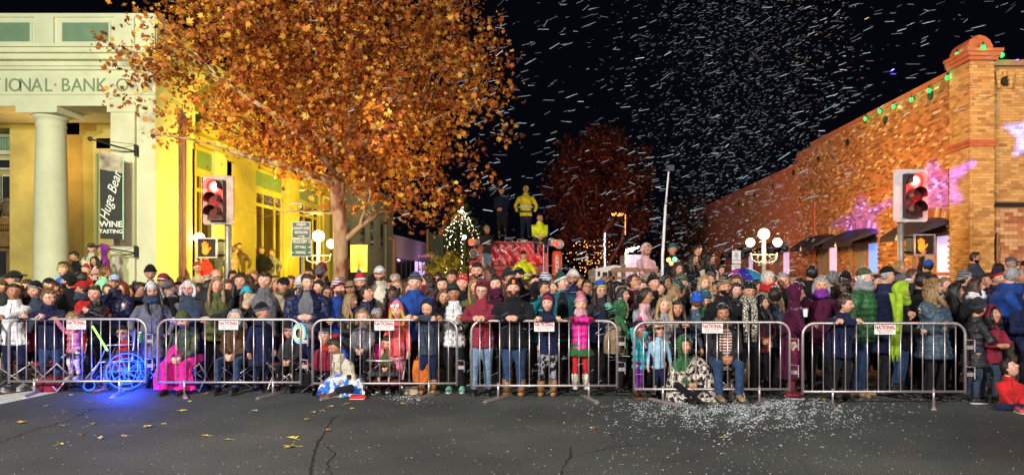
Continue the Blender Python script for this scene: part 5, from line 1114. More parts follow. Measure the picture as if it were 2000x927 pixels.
        el, wr = ik(Sh, T, aL, fL, pole)
        arm = [Sh*[.55, 1, 1]+[0, 0, .022*s], Sh+[0, 0, .006], Sh+(el-Sh)*.5, el, el+(wr-el)*.55, wr]; rr = np.array([.062, .066, .060, .054, .049, .045])*s*w**.6*(1.08 if jstyle == 'puffer' else 1)
        if jstyle == 'puffer':
            n_ = 13; ts = np.linspace(0, 1, n_); seg = np.array(arm); cum = np.r_[0, np.cumsum(np.linalg.norm(np.diff(seg, axis=0), axis=1))]; cum /= cum[-1]
            arm = [np.array([np.interp(t_, cum, seg[:, k]) for k in range(3)]) for t_ in ts]; rr = np.interp(ts, cum, rr)+np.where(np.arange(n_) % 2, .007, -.006)
        sleeves.tube(arm, rr, 10); A[sd] = (Sh, el, wr, cu, nr_, hid)
    near = Y < 10.8; vox = .0165 if near else (.024 if Y < 13 else .032)
    if H < 1.2 and near: vox = .014
    amp = .034 if jstyle not in ('puffer',) else .014
    if skirt: pass
    cj = fabric(col(jc), 'plaid' if jstyle == 'plaid' else 'camo' if jstyle == 'camo' else jstyle, tuple(col(jk2)) if jk2 and jstyle in ('plaid', 'camo', 'floral', 'dots', 'stripe') else None)
    if sleeve:
        remesh(torso.obj('vest', cj, root), vox, amp); remesh(sleeves.obj('sleeves', fabric(col(sleeve)), root), vox, amp)
    elif jk2 is not None and sleeves is not torso:
        torso.v += [v for v in sleeves.v]; torso.f += [tuple(i+torso.n for i in q_) for q_ in sleeves.f]; torso.m += sleeves.m; torso.n += sleeves.n
        remesh(torso.obj('jacket', cj, root), vox, amp)
    else: remesh(torso.obj('coat' if hem < .45 else 'jacket', cj, root), vox, amp)
    # collar
    cl = MB(); n_ = 16; t_ = np.linspace(0, 2*pi, n_, endpoint=False); cy_ = -cur(1.0)+.01
    cl.grid([np.stack([k*.082*s*np.sin(t_)*1.05, cy_+k*.085*s*np.cos(t_), np.full(n_, z_)-.02*s*(np.cos(t_) < -.8)], -1) for k, z_ in ((1.15, zz(.940)), (1.10, zz(.975)), (1.04, zz(1.010)), (.9, zz(1.010)), (.92, zz(.96)))], True)
    cl.obj('collar', cj if not (hood or scarf) else cj, root, True)
    if near and jstyle in ('puffer', 'plain', 'leather') and not shirt:
        zp = MB(); pts = []
        for fr in np.linspace(pz_hem+.02, .97, 9): a_ = np.interp(fr, [p[0] for p in pf], [p[2] for p in pf]); pts.append((0, -cur(fr)-a_*w*s*(1+.12*(w-1)*5)-.004, zz(fr)))
        zp.tube(pts, .0035, 4); zp.obj('zip', black, root)
    if shirt:
        q = MB(); rows = []
        for fr in np.linspace(.53, .99, 12):
            a_ = np.interp(fr, [p[0] for p in pf], [p[1] for p in pf])*wd*s; b_ = np.interp(fr, [p[0] for p in pf], [p[2] for p in pf])*w*s*(1+.12*(w-1)*5); hw = np.interp(fr, [.5, .8, .95, 1], [.52, .45, .40, .5]); aa = np.linspace(-hw, hw, 9)
            rows.append([(a_*1.03*sin(k), -cur(fr)-(b_+.010)*cos(k)*1.02, zz(fr)) for k in aa])
        q.grid(rows, False); q.grid([[(x_*.98, y_+.012, z_) for x_, y_, z_ in rw] for rw in rows], False); q.obj('shirt', fabric(col(shirt)) if isinstance(shirt, str) else fabric(col(shirt[1]), shirt[0], tuple(col(shirt[2]))), root, True)
    # legs
    q = MB(); ankles = []; rnd = random.uniform(-.03, .03)
    rL = np.array([.098, .09, .066, .056, .052])*s*w**.5
    kz = None
    for sd in (-1, 1):
        hp = np.array([sd*.085*s, 0.0, pz])
        if not sit: kn = np.array([sd*.10*s+rnd, -.03*s-.02*sd*rnd*10, .32*B]); an = np.array([sd*.11*s+rnd, .02, .075])
        elif pose == 'sit': kn = hp+np.array([sd*.08*s, -.40*s, .0]); an = np.array([sd*.15*s, -.40*s-.02, max(.075, kn[2]-.44*s)])
        elif pose == 'lap': kn = hp+np.array([sd*.05*s, -.36*s, .02]); an = kn+np.array([0, -.05, -.36*s])
        elif pose == 'ride': kn = hp+np.array([sd*.10*s, -.30*s, -.05]); an = kn+np.array([-sd*.03, .03, -.36*s])
        elif pose == 'crouch': kn = hp+np.array([sd*.06*s, -.38*s, .20*s]); an = np.array([sd*.1*s, -.15*s, .075])
        else: kn = hp+np.array([sd*.25*s, -.30*s, .10*s]); an = np.array([-sd*.06*s, -.36*s, .07])
        mid = (hp+kn)/2; m2 = (kn+an)/2+np.array([0, .015, 0]); q.tube([hp+[0, 0, .03], mid, kn, m2, an], rL, 10); ankles.append((an, kn))
    q.grid([ring(0, 0, pz+dz*s, .155*s*wd, .115*s*w) for dz in (-.09, -.02, .08, .15)], True, 0, True)
    trs = tr.split(':') if ':' in tr else ['plain', tr]; tc2 = trs[1].split('/')
    o = q.obj('trousers', fabric(col(tc2[0]), trs[0], tuple(col(tc2[1])) if len(tc2) > 1 else None), root); remesh(o, .018 if near else .04, .012)
    if skirt:
        q = MB(); q.grid([ring(0, 0, zz(fr), a_*s, a_*.8*s, 24)*(1+0*.1)+np.stack([.02*np.cos(np.linspace(0, 2*pi, 24, endpoint=False)*6)*(fr < .5)]*3, -1)*[1, 1, 0] for fr, a_ in ((.60, .17), (.52, .21), (.44, .27), (.43, .25), (.55, .15))], True); sk_ = skirt.split(':'); q.obj('skirt', fabric(col(sk_[1].split('/')[0]), sk_[0], tuple(col(sk_[1].split('/')[1])) if '/' in sk_[1] else None), root, True)
    if near:
        for an, kn in ankles:
            q = MB(); fd = np.array([0, -1, 0.]); fl_ = .27*s*(1.0 if H > 1.3 else 1.08); w_ = .047*s*1.05; rows = []
            for t_, ww, hz in ((-.28, .6, .75), (-.2, .95, 1.15), (.0, 1.0, 1.5 if not boots else 1.6), (.25, .95, 1.15), (.5, 1.08, .85), (.68, .85, .7), (.75, .4, .4)):
                c_ = an+fd*fl_*t_; n_ = 10; a = np.linspace(0, 2*pi, n_, endpoint=False); hgt = .055*hz*s+.02; rows.append(np.stack([c_[0]+w_*ww*np.cos(a), np.full(n_, c_[1]), an[2]-.068+hgt*.5+hgt*.5*np.sin(a)*1.0], -1))
            q.grid(rows, True, 0, True)
            if boots: q.tube([an+[0, 0, -.03], an+[0, 0, .05], an+[0, .0, .17*s]], [.056*s, .066*s, .07*s], 10)
            so = q.obj('boot' if boots else 'shoe', fabric(col(sh), 'leather'), root, True)
            q = MB(); q.grid([np.stack([an[0]+np.array([-1, 1, 1, -1])*w_*ww, np.full(4, an[1]-fl_*t_), an[2]-.075+np.array([0, 0, 1, 1])*.018], -1) for t_, ww in ((-.29, .6), (0, 1.0), (.5, 1.12), (.76, .5))], True, 0, True); q.obj('sole', mat('sole', (.5, .48, .45) if sh not in ('black', 'boot', 'brown', 'tan') else (.05, .04, .03), .7, .1, 6, 0), so)
    # head, neck, hands: one body mesh
    hy = R(f-b); M = np.array(Matrix.Rotation(hy, 3, 'Z') @ Matrix.Rotation(R(-pitch), 3, 'X') @ Matrix.Rotation(R(roll), 3, 'Y')) @ np.diag([fw, fdep, 1.0])
    hc_ = np.array([0, -cur(1.06)-.02, zz(1.0)+hh*.5]); q = MB()
    make_head(q, M, hc_, hh, mouth, beard); 
    q.tube([(0, -cur(.8), zz(.8)), (0, -cur(.92)+.01, zz(.93)), (0, -cur(1)+.015, zz(.99)), tuple(hc_+np.array([0, .02, -.18*hh]))], [.09*s, .075*s, .056*s*w**.3, .052*s*w**.3], 12)
    q.grid([ring(0, -cur(fr), zz(fr), a_*s*.85, b_*s*.8, 12) for fr, a_, b_ in ((.56, .15, .11), (.75, .16, .11), (.9, .16, .1), (.95, .1, .08))], True, 0, True)
    for sd, (Sh, el, wr, cu, nr_, hid) in A.items():
        q.tube([Sh, el, wr+(wr-el)*.02], [.045*s, .038*s, .028*s], 8)
        if not hid: hand(q, wr, wr-el, nr_, s*(1.12 if H < 1.3 else 1.0)*1.05, cu, sd, 6)
    for an, kn in ankles: q.tube([np.array([an[0], 0, pz]), kn, an], [.07*s, .045*s, .035*s], 8)
    sk = SK[skin]; hm = hairmat(col(hc)); sk = sc(sk, 1.12); mats = [mat('skin', sk, .5, .16, 16, .2, 60), mat('eye_white', (.42, .36, .33), .3, 0, 4, 0), mat('pupil', (.02, .012, .01), .2, 0, 4, 0), mat('lips', (sk[0]*.75, sk[1]*.42, sk[2]*.42), .4, 0, 4, 0), hairmat(sc(col(hc), .7)), hairmat(col(beard)) if beard else hm, fabric(col(gloves), 'knit') if gloves else mat('skin', sk, .5, .16, 16, .2, 60), mat('flushed_skin', (min(1, sk[0]*1.04), sk[1]*.87, sk[2]*.86), .5, .16, 16, .2, 60)]
    q.obj('body', mats, root, True)
    if not (hood and hs == 'none') and hs != 'none':
        h = make_hair(hs, M, hc_, hh, bool(hk and hk != 'band') or bool(hood))
        if h: h.obj('hair', hm, root, True)
    if hk: hat_parts(hk, hcols, M, hc_, hh, root)
    if hood: hood_part(hood, M, hc_, hh, root, furh, 'plain' if jstyle != 'knit' else 'knit')
    put = lambda P: (np.asarray(P, float)*hh) @ M.T+hc_
    if 1190 < px < 1720 and Y < 13 or 'snow' in label:
        fl = MB(); k_ = 1.20 if (hk or hood) else 1.14
        for _ in range(46):
            if rng.random() < .6: c0_ = put(hsurf(rng.uniform(0, 1.25), rng.uniform(-pi, pi), k_*(1.1 if hood else 1), False)+np.array([0, 0, .04]))
            else: sd_ = rng.choice((-1, 1)); c0_ = np.array([sd_*rng.uniform(.06, .19)*s*wd, rng.uniform(-.09, .05)-cur(.9), zz(.955)-rng.uniform(0, .05)])
            r_ = rng.uniform(.004, .009); fl.add(c0_+r_*np.array([(-1, -1, 0), (1, -.6, 0), (0, 1, 0), (0, 0, 1.)]), [(0, 1, 3), (1, 2, 3), (2, 0, 3), (0, 2, 1)])
        fo = fl.obj('foam_flakes', foam, root); fo['kind'] = 'stuff'
    if group.startswith('people on') and jc in ('yellow', 'hiviz'):
        for fr in (.60, .70):
            bd = MB(); bd.grid([ring(0, -cur(fr), zz(fr)+dz, .205*wd*s*k_, .165*w*s*k_, 20) for dz, k_ in ((-.03, .9), (-.03, 1), (.03, 1), (.03, .9))], True); bd.obj('reflective_band', mat('silver_band' if fr > .65 else 'dark_band', (.6, .6, .6) if fr > .65 else (.02, .02, .04), .4), root, True)
    if glasses:
        q = MB(); a = np.linspace(0, 2*pi, 13)
        for sd in (-1, 1):
            if glasses == 'sun': q.ell(put((sd*.14, -.43, .03)), (hh*.10, hh*.02, hh*.075), 10, 5, 0, M)
            q.tube([put((sd*.14+.10*cos(k), -.43+.02*abs(cos(k))*0, .03+.075*sin(k))) for k in a], hh*.011, 5); q.tube([put((sd*.24, -.42, .05)), put((sd*.36, -.1, .04))], hh*.012, 4)
        q.tube([put((-.04, -.44, .05)), put((.04, -.44, .05))], hh*.012, 4); q.obj('glasses', black, root)
    if scarf:
        ss = scarf.split(':'); sc_ = ss[1].split('/'); q = MB(); a = np.linspace(0, 2*pi, 20, endpoint=False)
        for k_, (dz, rr_) in enumerate(((.985, 1.0), (1.02, .86))): q.tube([(.10*s*sin(t_)*rr_, -cur(1.0)-.02+.10*s*cos(t_)*rr_*-1, zz(dz)+.012*sin(3*t_+k_)) for t_ in list(a)+[0, .3]], .042*s, 8)
        if len(ss) > 2:
            L_ = float(ss[2])
            for sd in (-1, 1): q.tube([(sd*.05*s, -cur(.97)-.12*s, zz(.97)), (sd*.065*s, -cur(.9)-.165*s, zz(.9)), (sd*.07*s, -cur(.8)-.175*s, zz(.9-L_*.5)), (sd*.06*s, -cur(.75)-.17*s, zz(.9-L_))], [.045*s, .05*s, .05*s, .04*s], 8, flat=.45)
        q.obj('scarf', fabric(col(sc_[0]), ss[0], tuple(col(sc_[1])) if len(sc_) > 1 else None), root, True)
    return root, A, zz, s
# ================= the crowd, left to right =================
p = person
# -- behind barrier 1
p(4, 540, 1.7, 'older man in brown cap cut off by the left edge', 60, hair='crop:salt', hat='cap:brown', jk='plain:char', skin='m')
p(40, 527, 1.5, 'man in black brimmed hat and black coat, looking left', -60, hair='crop:salt', hat='felt:black', jk='plain:black', skin='l', w=1.1)
p(30, 553, .40, 'girl in white hoodie with dark pulled-back hair at the left end', 50, b=15, hair='bun:bk', jk='plain:white', pose='railgrip', skin='t', tr='navy', sh='lgrey')
p(100, 563, .32, 'boy in navy fleece and glasses, brown tousled hair, hand on the rail', 60, b=20, hair='mop:lbrown', jk='plain:navy', pose='railgrip', glasses='clear', skin='p', tr='denim', mouth='open')
p(145, 608, .16, 'toddler in pink puffer and floral skirt standing on the bottom rail', 0, H=1.0, hair='mop:dblond', jk='puffer:pink', pose='railgrip', tr='camo:rose/cream', sh='beige', skirt='floral:char/cream', skin='p')
p(190, 557, .72, 'woman in black quilted jacket with brown hair tied back, facing the camera', 5, hair='bun:dbrown', jk='puffer:black', skin='l', pose='pocket')
p(170, 547, 1.25, 'man in red cap and red jacket with grey collar, looking left', -65, hair='crop:dbrown', hat='cap:red', jk='plain:red', skin='m', scarf='plain:slate')
p(225, 534, 1.15, 'bearded man in white and blue cap and dark puffer, looking right', 25, hair='short:dbrown', hat='cap:lblue/white', jk='puffer:navy', beard='lbrown', glasses='clear', w=1.1, skin='l')
p(297, 549, .75, 'woman in white beanie and glasses with grey toggle coat', 30, hair='long:bk', hat='beanie:white', jk='plain:grey', glasses='clear', hem=.34, scarf='plain:slate', skin='l', tr='denim')
p(243, 634, .42, 'boy in sunglasses and red jacket sitting in the blue-lit wheelchair', 10, b=-45, H=1.25, hair='crop:dk', jk='plain:red', pose='sit', glasses='sun', tr='brown', sh='brown', skin='m')
p(80, 548, 1.15, 'woman in black beanie with pale patch, behind the boy in glasses', -5, hair='bob:dbrown', hat='beanie:black/lgrey', jk='plain:slate', skin='l')
p(62, 545, 2.3, 'dark-haired man half hidden behind the white hoodie girl', 10, hair='short:dk', jk='plain:char', skin='m')
p(98, 541, 2.2, 'person in black cap behind the pale-patch beanie', 60, hair='short:dk', hat='cap:black', jk='plain:black', skin='l')
p(114, 546, 2.7, 'person in charcoal cap looking down behind the boy in glasses', -30, hair='short:brown', hat='cap:char', jk='plain:navy', skin='l', pitch=-15)
p(133, 531, 1.75, 'man in black beanie with dark beard, face in profile to the left', -80, hair='crop:dk', hat='beanie:black', jk='plain:black', beard='dk', skin='l')
p(152, 530, 2.5, 'person with black hair tied up, back of head to the camera', 150, hair='bun:bk', jk='plain:maroon', skin='m')
p(122, 516, 4.2, 'blond toddler in blue jacket beside the round column', 10, Y=14.6, H=1.1, hair='mop:blond', jk='plain:royal', skin='p')
p(138, 510, 4.4, 'woman with brown hair in profile beside the blond toddler', -70, Y=15.0, hair='bob:dbrown', jk='plain:maroon', skin='p')
p(149, 490, 0, 'boy with short black hair and dark jacket sitting against the column', -35, Y=17.0, H=1.45, zbase=.62, pose='sit', hair='crop:bk', jk='plain:black', skin='m', pitch=-15)
p(180, 474, 0, 'woman with long wavy brown hair and cream jacket on the bank steps', 5, Y=17.3, H=1.62, hair='long:lbrown', jk='plain:cream', pose='hold', skin='p', mouth='smile')
p(207, 475, 0, 'girl in purple hooded jacket standing on the bank steps', -60, Y=17.1, H=1.2, hair='short:dk', jk='plain:purple', hood='purple', pose='hold', skin='l')
p(186, 500, 0, 'small child with black fringe and pink coat held on the steps', -10, Y=16.7, H=.95, hair='bob:bk', jk='plain:rose', pose='hold', skin='m')
p(172, 512, 0, 'child in red and white santa hat below the long-haired woman', -20, Y=16.0, H=1.1, hair='short:dk', hat='santa:red/white', jk='plain:red', skin='l')
p(200, 520, 0, 'child in pale green jacket with back turned on the steps', 150, Y=15.6, H=1.2, hair='short:lbrown', jk='plain:mint', skin='l')
p(163, 552, 1.9, 'woman with loose dark hair behind the red cap', 40, hair='bob:dk', jk='plain:brown', skin='l')
p(244, 549, 1.85, 'woman with fringe and reddish hair behind the white-blue cap', -5, hair='bob:red_h', jk='plain:maroon', skin='p', mouth='smile')
p(272, 550, 1.5, 'woman with dark tied hair and black vest, looking away right', 100, hair='bun:dk', jk='plain:black', sleeve='char', skin='m')
p(294, 516, 0, 'child in black beanie and plaid jacket riding on shoulders', 30, Y=11.9, H=1.1, pose='ride', hair='short:dk', hat='beanie:black', jk='plaid:black', jk2='lgrey', skin='m', pitch=-15)
p(296, 549, 2.0, 'man carrying the child in plaid jacket on his shoulders', 30, hair='short:dk', jk='plain:black', skin='m')
p(320, 532, 1.9, 'man in dark red cap and glasses with grey goatee', 5, hair='short:dk', hat='cap:maroon/white', jk='plain:lgrey', glasses='clear', beard='salt', skin='m')
p(337, 539, 2.7, 'man with short dark hair right of the dark red cap', -5, hair='crop:dk', jk='plain:char', skin='m')
p(333, 548, 1.0, 'old man in grey cap with white beard and black vest', 0, hair='crop:wh', hat='cap:grey', jk='plain:black', sleeve='grey', beard='wh', skin='m', w=1.05)
# -- behind barrier 2
p(373, 546, 1.0, 'woman with short silvery blond hair, glasses and grey jacket', 5, hair='bob:wh', jk='plain:slate', glasses='clear', skin='p', pose='hold')
p(364, 604, .38, 'person in olive camouflage jacket and beanie seated under magenta blanket', 0, H=1.5, hair='short:dk', hat='beanie:olive/slate', jk='camo:olive', jk2='slate', pose='sit', skin='p', pitch=-20, tr='magenta', sh='black')
p(422, 540, .72, 'smiling woman with very long fair hair and olive-green jacket', 35, b=25, hair='long:dblond', jk='plain:olive', pose='pocket', skin='l', mouth='smile', w=1.12, sleeve='char')
p(424, 525, 1.9, 'bald man in glasses behind the woman with long fair hair', 50, hair='side:salt', jk='plain:char', skin='l', glasses='clear', w=1.1)
p(398, 546, 1.9, 'person with dark hair turned away right of the silver-haired woman', 130, hair='short:dk', jk='plain:slate', skin='l')
p(468, 534, 1.4, 'smiling woman with dark curly hair and black coat', 20, hair='curly:dk', jk='plain:black', skin='l', mouth='smile')
p(482, 558, .85, 'girl in turquoise beanie holding both hands to her mouth', 45, hair='long:dbrown', hat='beanie:turq', jk='plain:black', pose='mouth', skin='l')
p(465, 602, .45, 'grey-haired woman seated low in brown coat behind the sign', 0, H=1.5, hair='bob:gh', jk='plain:brown', pose='sit', skin='p', tr='denim')
p(517, 531, .85, 'smiling man in grey vest with beige sleeves and brown hair', 20, b=10, hair='short:dbrown', jk='plain:grey', sleeve='beige', skin='p', mouth='smile', w=1.1, tr='denim')
p(507, 589, .34, 'boy in black and grey beanie with navy coat, back of head showing', 115, b=60, hair='crop:blond', hat='beanie:black/grey', jk='plain:navy', skin='l', pose='down', tr='navy', hem=.36)
p(494, 535, 1.9, 'woman with long brown hair in profile left of the grey vest', -75, hair='long:brown', jk='plain:slate', skin='l')
p(553, 540, 1.55, 'man in black cap and olive hooded coat looking up right', 35, hair='short:dk', hat='cap:black', jk='plain:olive', skin='l', glasses='clear')
p(535, 541, 2.4, 'blond person half hidden between the grey vest and olive coat', 60, hair='bob:blond', jk='plain:tan', skin='l')
p(568, 625, .5, 'child in black beanie holding glowing coloured rings', 5, H=1.2, hair='short:dk', hat='beanie:black', jk='plain:char', pose='sit', skin='l')
p(602, 534, .72, 'man with open mouth, grey shirt and open navy puffer', 30, b=8, hair='short:dbrown', jk='puffer:navy', shirt='grey', skin='p', mouth='open', w=1.3, pose='pocket', tr='navy')
p(583, 537, 2.1, 'person with white cap turned away behind the navy puffer', 140, hair='short:gh', hat='beanie:white', jk='camo:olive', jk2='cream')
p(604, 523, 0, 'dark-haired man in black standing below the green sign post', 5, Y=13.2, hair='short:dk', jk='plain:black', skin='m')
p(622, 519, 0, 'person in grey beanie with white jacket and back straps', 160, Y=13.6, hair='short:dbrown', hat='beanie:grey', jk='plain:white')
p(635, 512, 0, 'person in dark red beanie and black coat below the globe lamp', -40, Y=14.2, hair='short:dk', hat='beanie:maroon', jk='plain:black', skin='t')
p(640, 556, 1.6, 'woman in glasses peeking left of the white and maroon beanie', 20, hair='long:dk', jk='plain:maroon', glasses='clear', skin='m')
# raised on the bank terrace
p(387, 509, 0, 'child in santa hat and pale coat under the left crossing signal', 35, Y=17.6, H=1.05, hair='short:dk', hat='santa:red/white', jk='plain:beige', skin='m')
p(402, 489, 0, 'person in red coat behind the left signal pole', 150, Y=19.4, H=1.6, zbase=None, hair='short:dk', jk='plain:red', skin='m')
p(376, 480, 0, 'person in dark red coat at the first bank window', -30, Y=20.9, H=1.65, hair='short:dk', jk='plain:maroon', skin='m')
p(424, 482, 0, 'person in dark striped coat just left of the signal pole', 30, Y=21.3, H=1.6, hair='short:dk', jk='stripe:char', jk2='grey', skin='m')
p(455, 480, 0, 'person in tan jacket turned away beside the signal pole', 150, Y=21.8, H=1.6, hair='short:lbrown', jk='plain:tan')
p(468, 474, 0, 'man in brown leather jacket leaning on the first bank pilaster', 40, Y=22.4, H=1.72, hair='crop:dbrown', jk='leather:brown', skin='m', beard='brown')
p(513, 482, 0, 'man in black coat embracing the plaid jacket at the second window', 20, Y=24.2, H=1.76, hair='short:lbrown', jk='plain:black', skin='m', w=1.1)
p(532, 486, 0, 'woman in black and yellow plaid jacket at the second bank window', -25, Y=24.5, H=1.66, hair='short:lbrown', jk='plaid:cream', jk2='black', skin='m')
# -- behind barrier 3
p(657, 544, .95, 'man in white and maroon striped beanie and blue jacket', 60, hair='crop:dbrown', hat='stripe:white/maroon', jk='plain:blue', beard='brown', skin='l')
p(685, 547, 2.1, 'woman in broad tan hat with dark hair', 5, hair='long:dk', hat='felt:tan', jk='plain:black', skin='m')
p(681, 571, .7, 'girl with long straight fair hair and grey puffer, looking right', 75, hair='long:dblond', jk='puffer:char', skin='p', tr='royal')
p(706, 527, 1.4, 'man in red white and blue beanie with pompom, looking down', 5, hair='short:dk', hat='pom:red/white/royal', jk='plain:black', skin='l', pitch=-18, beard='brown')
p(714, 557, .8, 'boy with tousled dark hair and navy jacket turned to the tall man', 60, hair='short:dk', jk='puffer:navy', skin='l', mouth='open', pitch=12)
p(742, 518, 1.75, 'tall bearded man in white and blue cap and cream fleece', 0, hair='short:lbrown', hat='cap:white', jk='plain:cream', beard='lbrown', skin='l', w=1.15)
p(725, 535, 2.7, 'person in black beanie behind the cream fleece', 170, hair='short:dk', hat='beanie:black', jk='plain:black')
p(711, 601, .42, 'girl with light brown hair and grey hoodie seated behind the rail', 0, H=1.3, hair='bob:dblond', jk='plain:grey', pose='lap', skin='p', tr='black')
p(735, 600, .75, 'grey-haired adult bent low beside the owl hat', 30, H=1.5, pose='sit', hair='short:gh', jk='plain:slate', skin='m', pitch=-25)
p(765, 559, .95, 'child in dark red hooded jacket beside the owl hat', 10, hair='curly:bk', jk='plain:maroon', skin='d')
p(781, 545, 2.0, 'woman with short blond hair and glasses behind the blue jacket', -15, hair='bob:dblond', jk='plain:tan', glasses='clear', skin='l')
p(776, 586, .34, 'girl in bright owl hat and coral coat behind the sign', 0, hair='long:orange', hat='owl:pink/orange', jk='plain:coral', skin='p', pose='down', tr='pink')
p(808, 531, .72, 'big smiling man in striped beanie and bright blue jacket', 8, hair='crop:dbrown', hat='stripe:navy/grey', jk='plain:blue', skin='p', mouth='smile', w=1.35, tr='black')
p(845, 534, 1.55, 'woman with dark curly hair and burgundy scarf, looking left', -65, hair='curly:dbrown', jk='plain:maroon', scarf='knit:maroon', skin='p')
p(826, 540, 2.5, 'grey-haired man peeking between the striped beanie and curly woman', -10, hair='short:gh', jk='plain:slate', skin='m')
p(838, 579, .28, 'boy in navy hood slumped over the rail with hidden face', -15, b=5, hair='none:dk', jk='plain:slate', hood='navy', pose='lean', pitch=-28, skin='l', tr='navy', sh='boot', boots=True, lean=.14)
p(867, 541, 1.45, 'woman with centre-parted dark hair and black coat', 0, hair='long:bk', jk='plain:black', skin='p')
p(883, 527, 2.2, 'man with short dark hair and moustache looking left', -30, hair='short:dk', jk='plain:char', skin='m')
p(887, 552, .42, 'boy in green and black beanie and white puffer vest', 3, hair='crop:bk', hat='stripe:dgreen/black', jk='puffer:white', sleeve='black', skin='t', pose='railgrip', tr='black', sh='mint')
p(866, 563, 1.0, 'child with light brown fringe between black coats', 10, hair='bob:lbrown', jk='plain:char', skin='l')
# seated low
p(637, 640, .42, 'child in red speckled jacket and grey beanie holding a cup', 0, H=1.15, hair='short:dk', jk='dots:red', jk2='white', hat='band:lgrey', pose='sit', skin='l')
p(605, 632, .9, 'child in blue knitted hat beside the red speckled jacket', -10, H=1.1, hair='short:dk', hat='beanie:royal/lgrey', jk='plain:purple', pose='sit', skin='l')
p(683, 655, .28, 'woman in white sweater sitting on the ground, head bowed', -40, b=-30, H=1.6, hair='tail:dk', jk='plain:cream', pose='ground', skin='m', pitch=-22, tr='black', sh='brown', lean=.2)
p(758, 652, .35, 'toddler with dark hair and olive jacket in the stroller', -5, H=.95, hair='crop:dk', jk='plain:olive', pose='sit', skin='l', pitch=-25, tr='black', sh='char')
p(825, 690, .6, 'small child crouching in black with orange bag', 30, H=1.0, hair='short:dk', jk='plain:black', pose='crouch', skin='m', sh='tan')
# -- behind barrier 4
p(903, 534, 1.25, 'smiling woman in red polka-dot beanie', 5, hair='short:dbrown', hat='dots:red/white', jk='plain:black', skin='p', mouth='smile')
p(931, 513, 1.7, 'young man with dark quiff and short beard above the crowd', 5, hair='short:bk', jk='plain:char', beard='dk', skin='l', mouth='smile')
p(928, 543, 1.4, 'blond woman between polka-dot beanie and maroon hood', 15, hair='long:dblond', jk='plain:olive', skin='l')
p(941, 545, .33, 'girl in maroon hooded coat and glasses, hands on the rail', 5, hair='short:dbrown', jk='plaid:maroon', jk2=(.26, .03, .05), hood='maroon', glasses='clear', pose='rail', skin='p', tr='ldenim', sh='black')
p(957, 520, 2.0, 'man with dark hair in profile left of the firefighter', -70, hair='short:dbrown', jk='plain:char', skin='l')
p(968, 538, 1.05, 'woman with long dark hair and plum scarf looking at camera', -5, hair='long:dk', jk='plain:plum', scarf='knit:plum', skin='p')
p(990, 522, 1.95, 'man in grey beanie below the red truck windscreen', 60, hair='short:brown', hat='beanie:char', jk='plain:char', skin='m')
p(1008, 521, 2.5, 'bearded man in black cap looking right before the firefighter', 50, hair='short:dk', hat='cap:black', jk='plain:black', beard='dbrown', skin='l')
p(1003, 542, .33, 'stocky man in black beanie with orange letter and black jacket', 0, hair='crop:dbrown', hat='stripe:black/char', jk='plain:black', pose='rail', skin='p', w=1.25, tr='denim', sh='boot', boots=True, beard='brown')
p(990, 553, 1.3, 'person in orange scarf behind the stocky man', -50, hair='bob:orange', jk='plain:orange', skin='l')
p(1056, 530, 1.7, 'person in blue and white striped beanie with back turned', 160, hair='short:dk', hat='stripe:blue/white', jk='plain:char')
p(1040, 548, 1.4, 'person in black furry hood between the two rails of caps', 150, hair='none:dk', jk='plain:black', hood='black')
p(1061, 546, 1.0, 'woman with dark hair in bun and turquoise hoodie, looking right', 45, hair='bun:dk', jk='plain:turq', skin='m')
p(1071, 566, .3, 'child in red beanie inside navy hood leaning on the rail', -5, hair='none:dk', hat='beanie:red/maroon', jk='plain:navy', hood='navy', pose='lean', skin='p', mouth='smile', tr='camo:lgrey/black', sh='boot', boots=True, lean=.12)
p(1096, 526, .75, 'laughing woman in dark green pompom hat and teal jacket', 60, b=15, hair='short:dbrown', hat='pom:dgreen/white/teal', jk='plain:teal', shirt='black', skin='p', mouth='smile', w=1.05)
p(1117, 525, 1.8, 'man in white beanie and glasses with short beard', -5, hair='crop:dk', hat='beanie:white', jk='plain:navy', glasses='clear', beard='dbrown', skin='m')
p(1134, 568, .12, 'girl in pink knitted hat, magenta coat and red tights on the barrier', 3, H=1.30, hair='short:dbrown', hat='pom:pink/rose/pink', jk='puffer:magenta', pose='lean', skin='p', mouth='smile', scarf='knit:rose', tr='red', sh='cream', boots=True, skirt='plain:green', gloves='maroon', rail_y=9.55)
p(1142, 546, 2.0, 'woman with short hair and glasses left of the yellow-blue hat', 10, hair='short:dbrown', jk='camo:olive', jk2='black', glasses='clear', skin='m', pitch=10)
p(1170, 546, 1.0, 'smiling woman in blue and yellow hat raising a turquoise mitten', 15, hair='curly:dk', hat='beanie:royal/yellow', jk='plain:char', glasses='clear', skin='p', mouth='smile', pose='phone', gloves='mint')
p(1204, 549, 1.7, 'woman with dark curly hair half hidden behind the fringe', 40, hair='curly:bk', jk='plain:black', skin='m')
p(1213, 560, 1.0, 'woman with black fringe looking right above the green hood', 55, hair='bob:bk', jk='plain:dgreen', skin='l')
p(1211, 582, .55, 'child in green parka with fur-trimmed hood, back to camera', 130, hair='none:dk', jk='plain:green', hood='green', furh='tan', pose='hold')
p(1237, 535, 1.5, 'man in glasses with head tilted up, plum jacket', 50, hair='short:dbrown', jk='plain:plum', glasses='clear', skin='m', pitch=20)
p(1273, 533, 1.35, 'man in black beanie with snow flecks, looking up right', 35, hair='crop:dbrown', hat='beanie:black', jk='plain:black', skin='l', pitch=10)
p(1258, 561, .9, 'woman with snow-flecked dark hair and pink vest in profile', 75, hair='tail:dk', jk='plain:rose', sleeve='lgrey', skin='m')
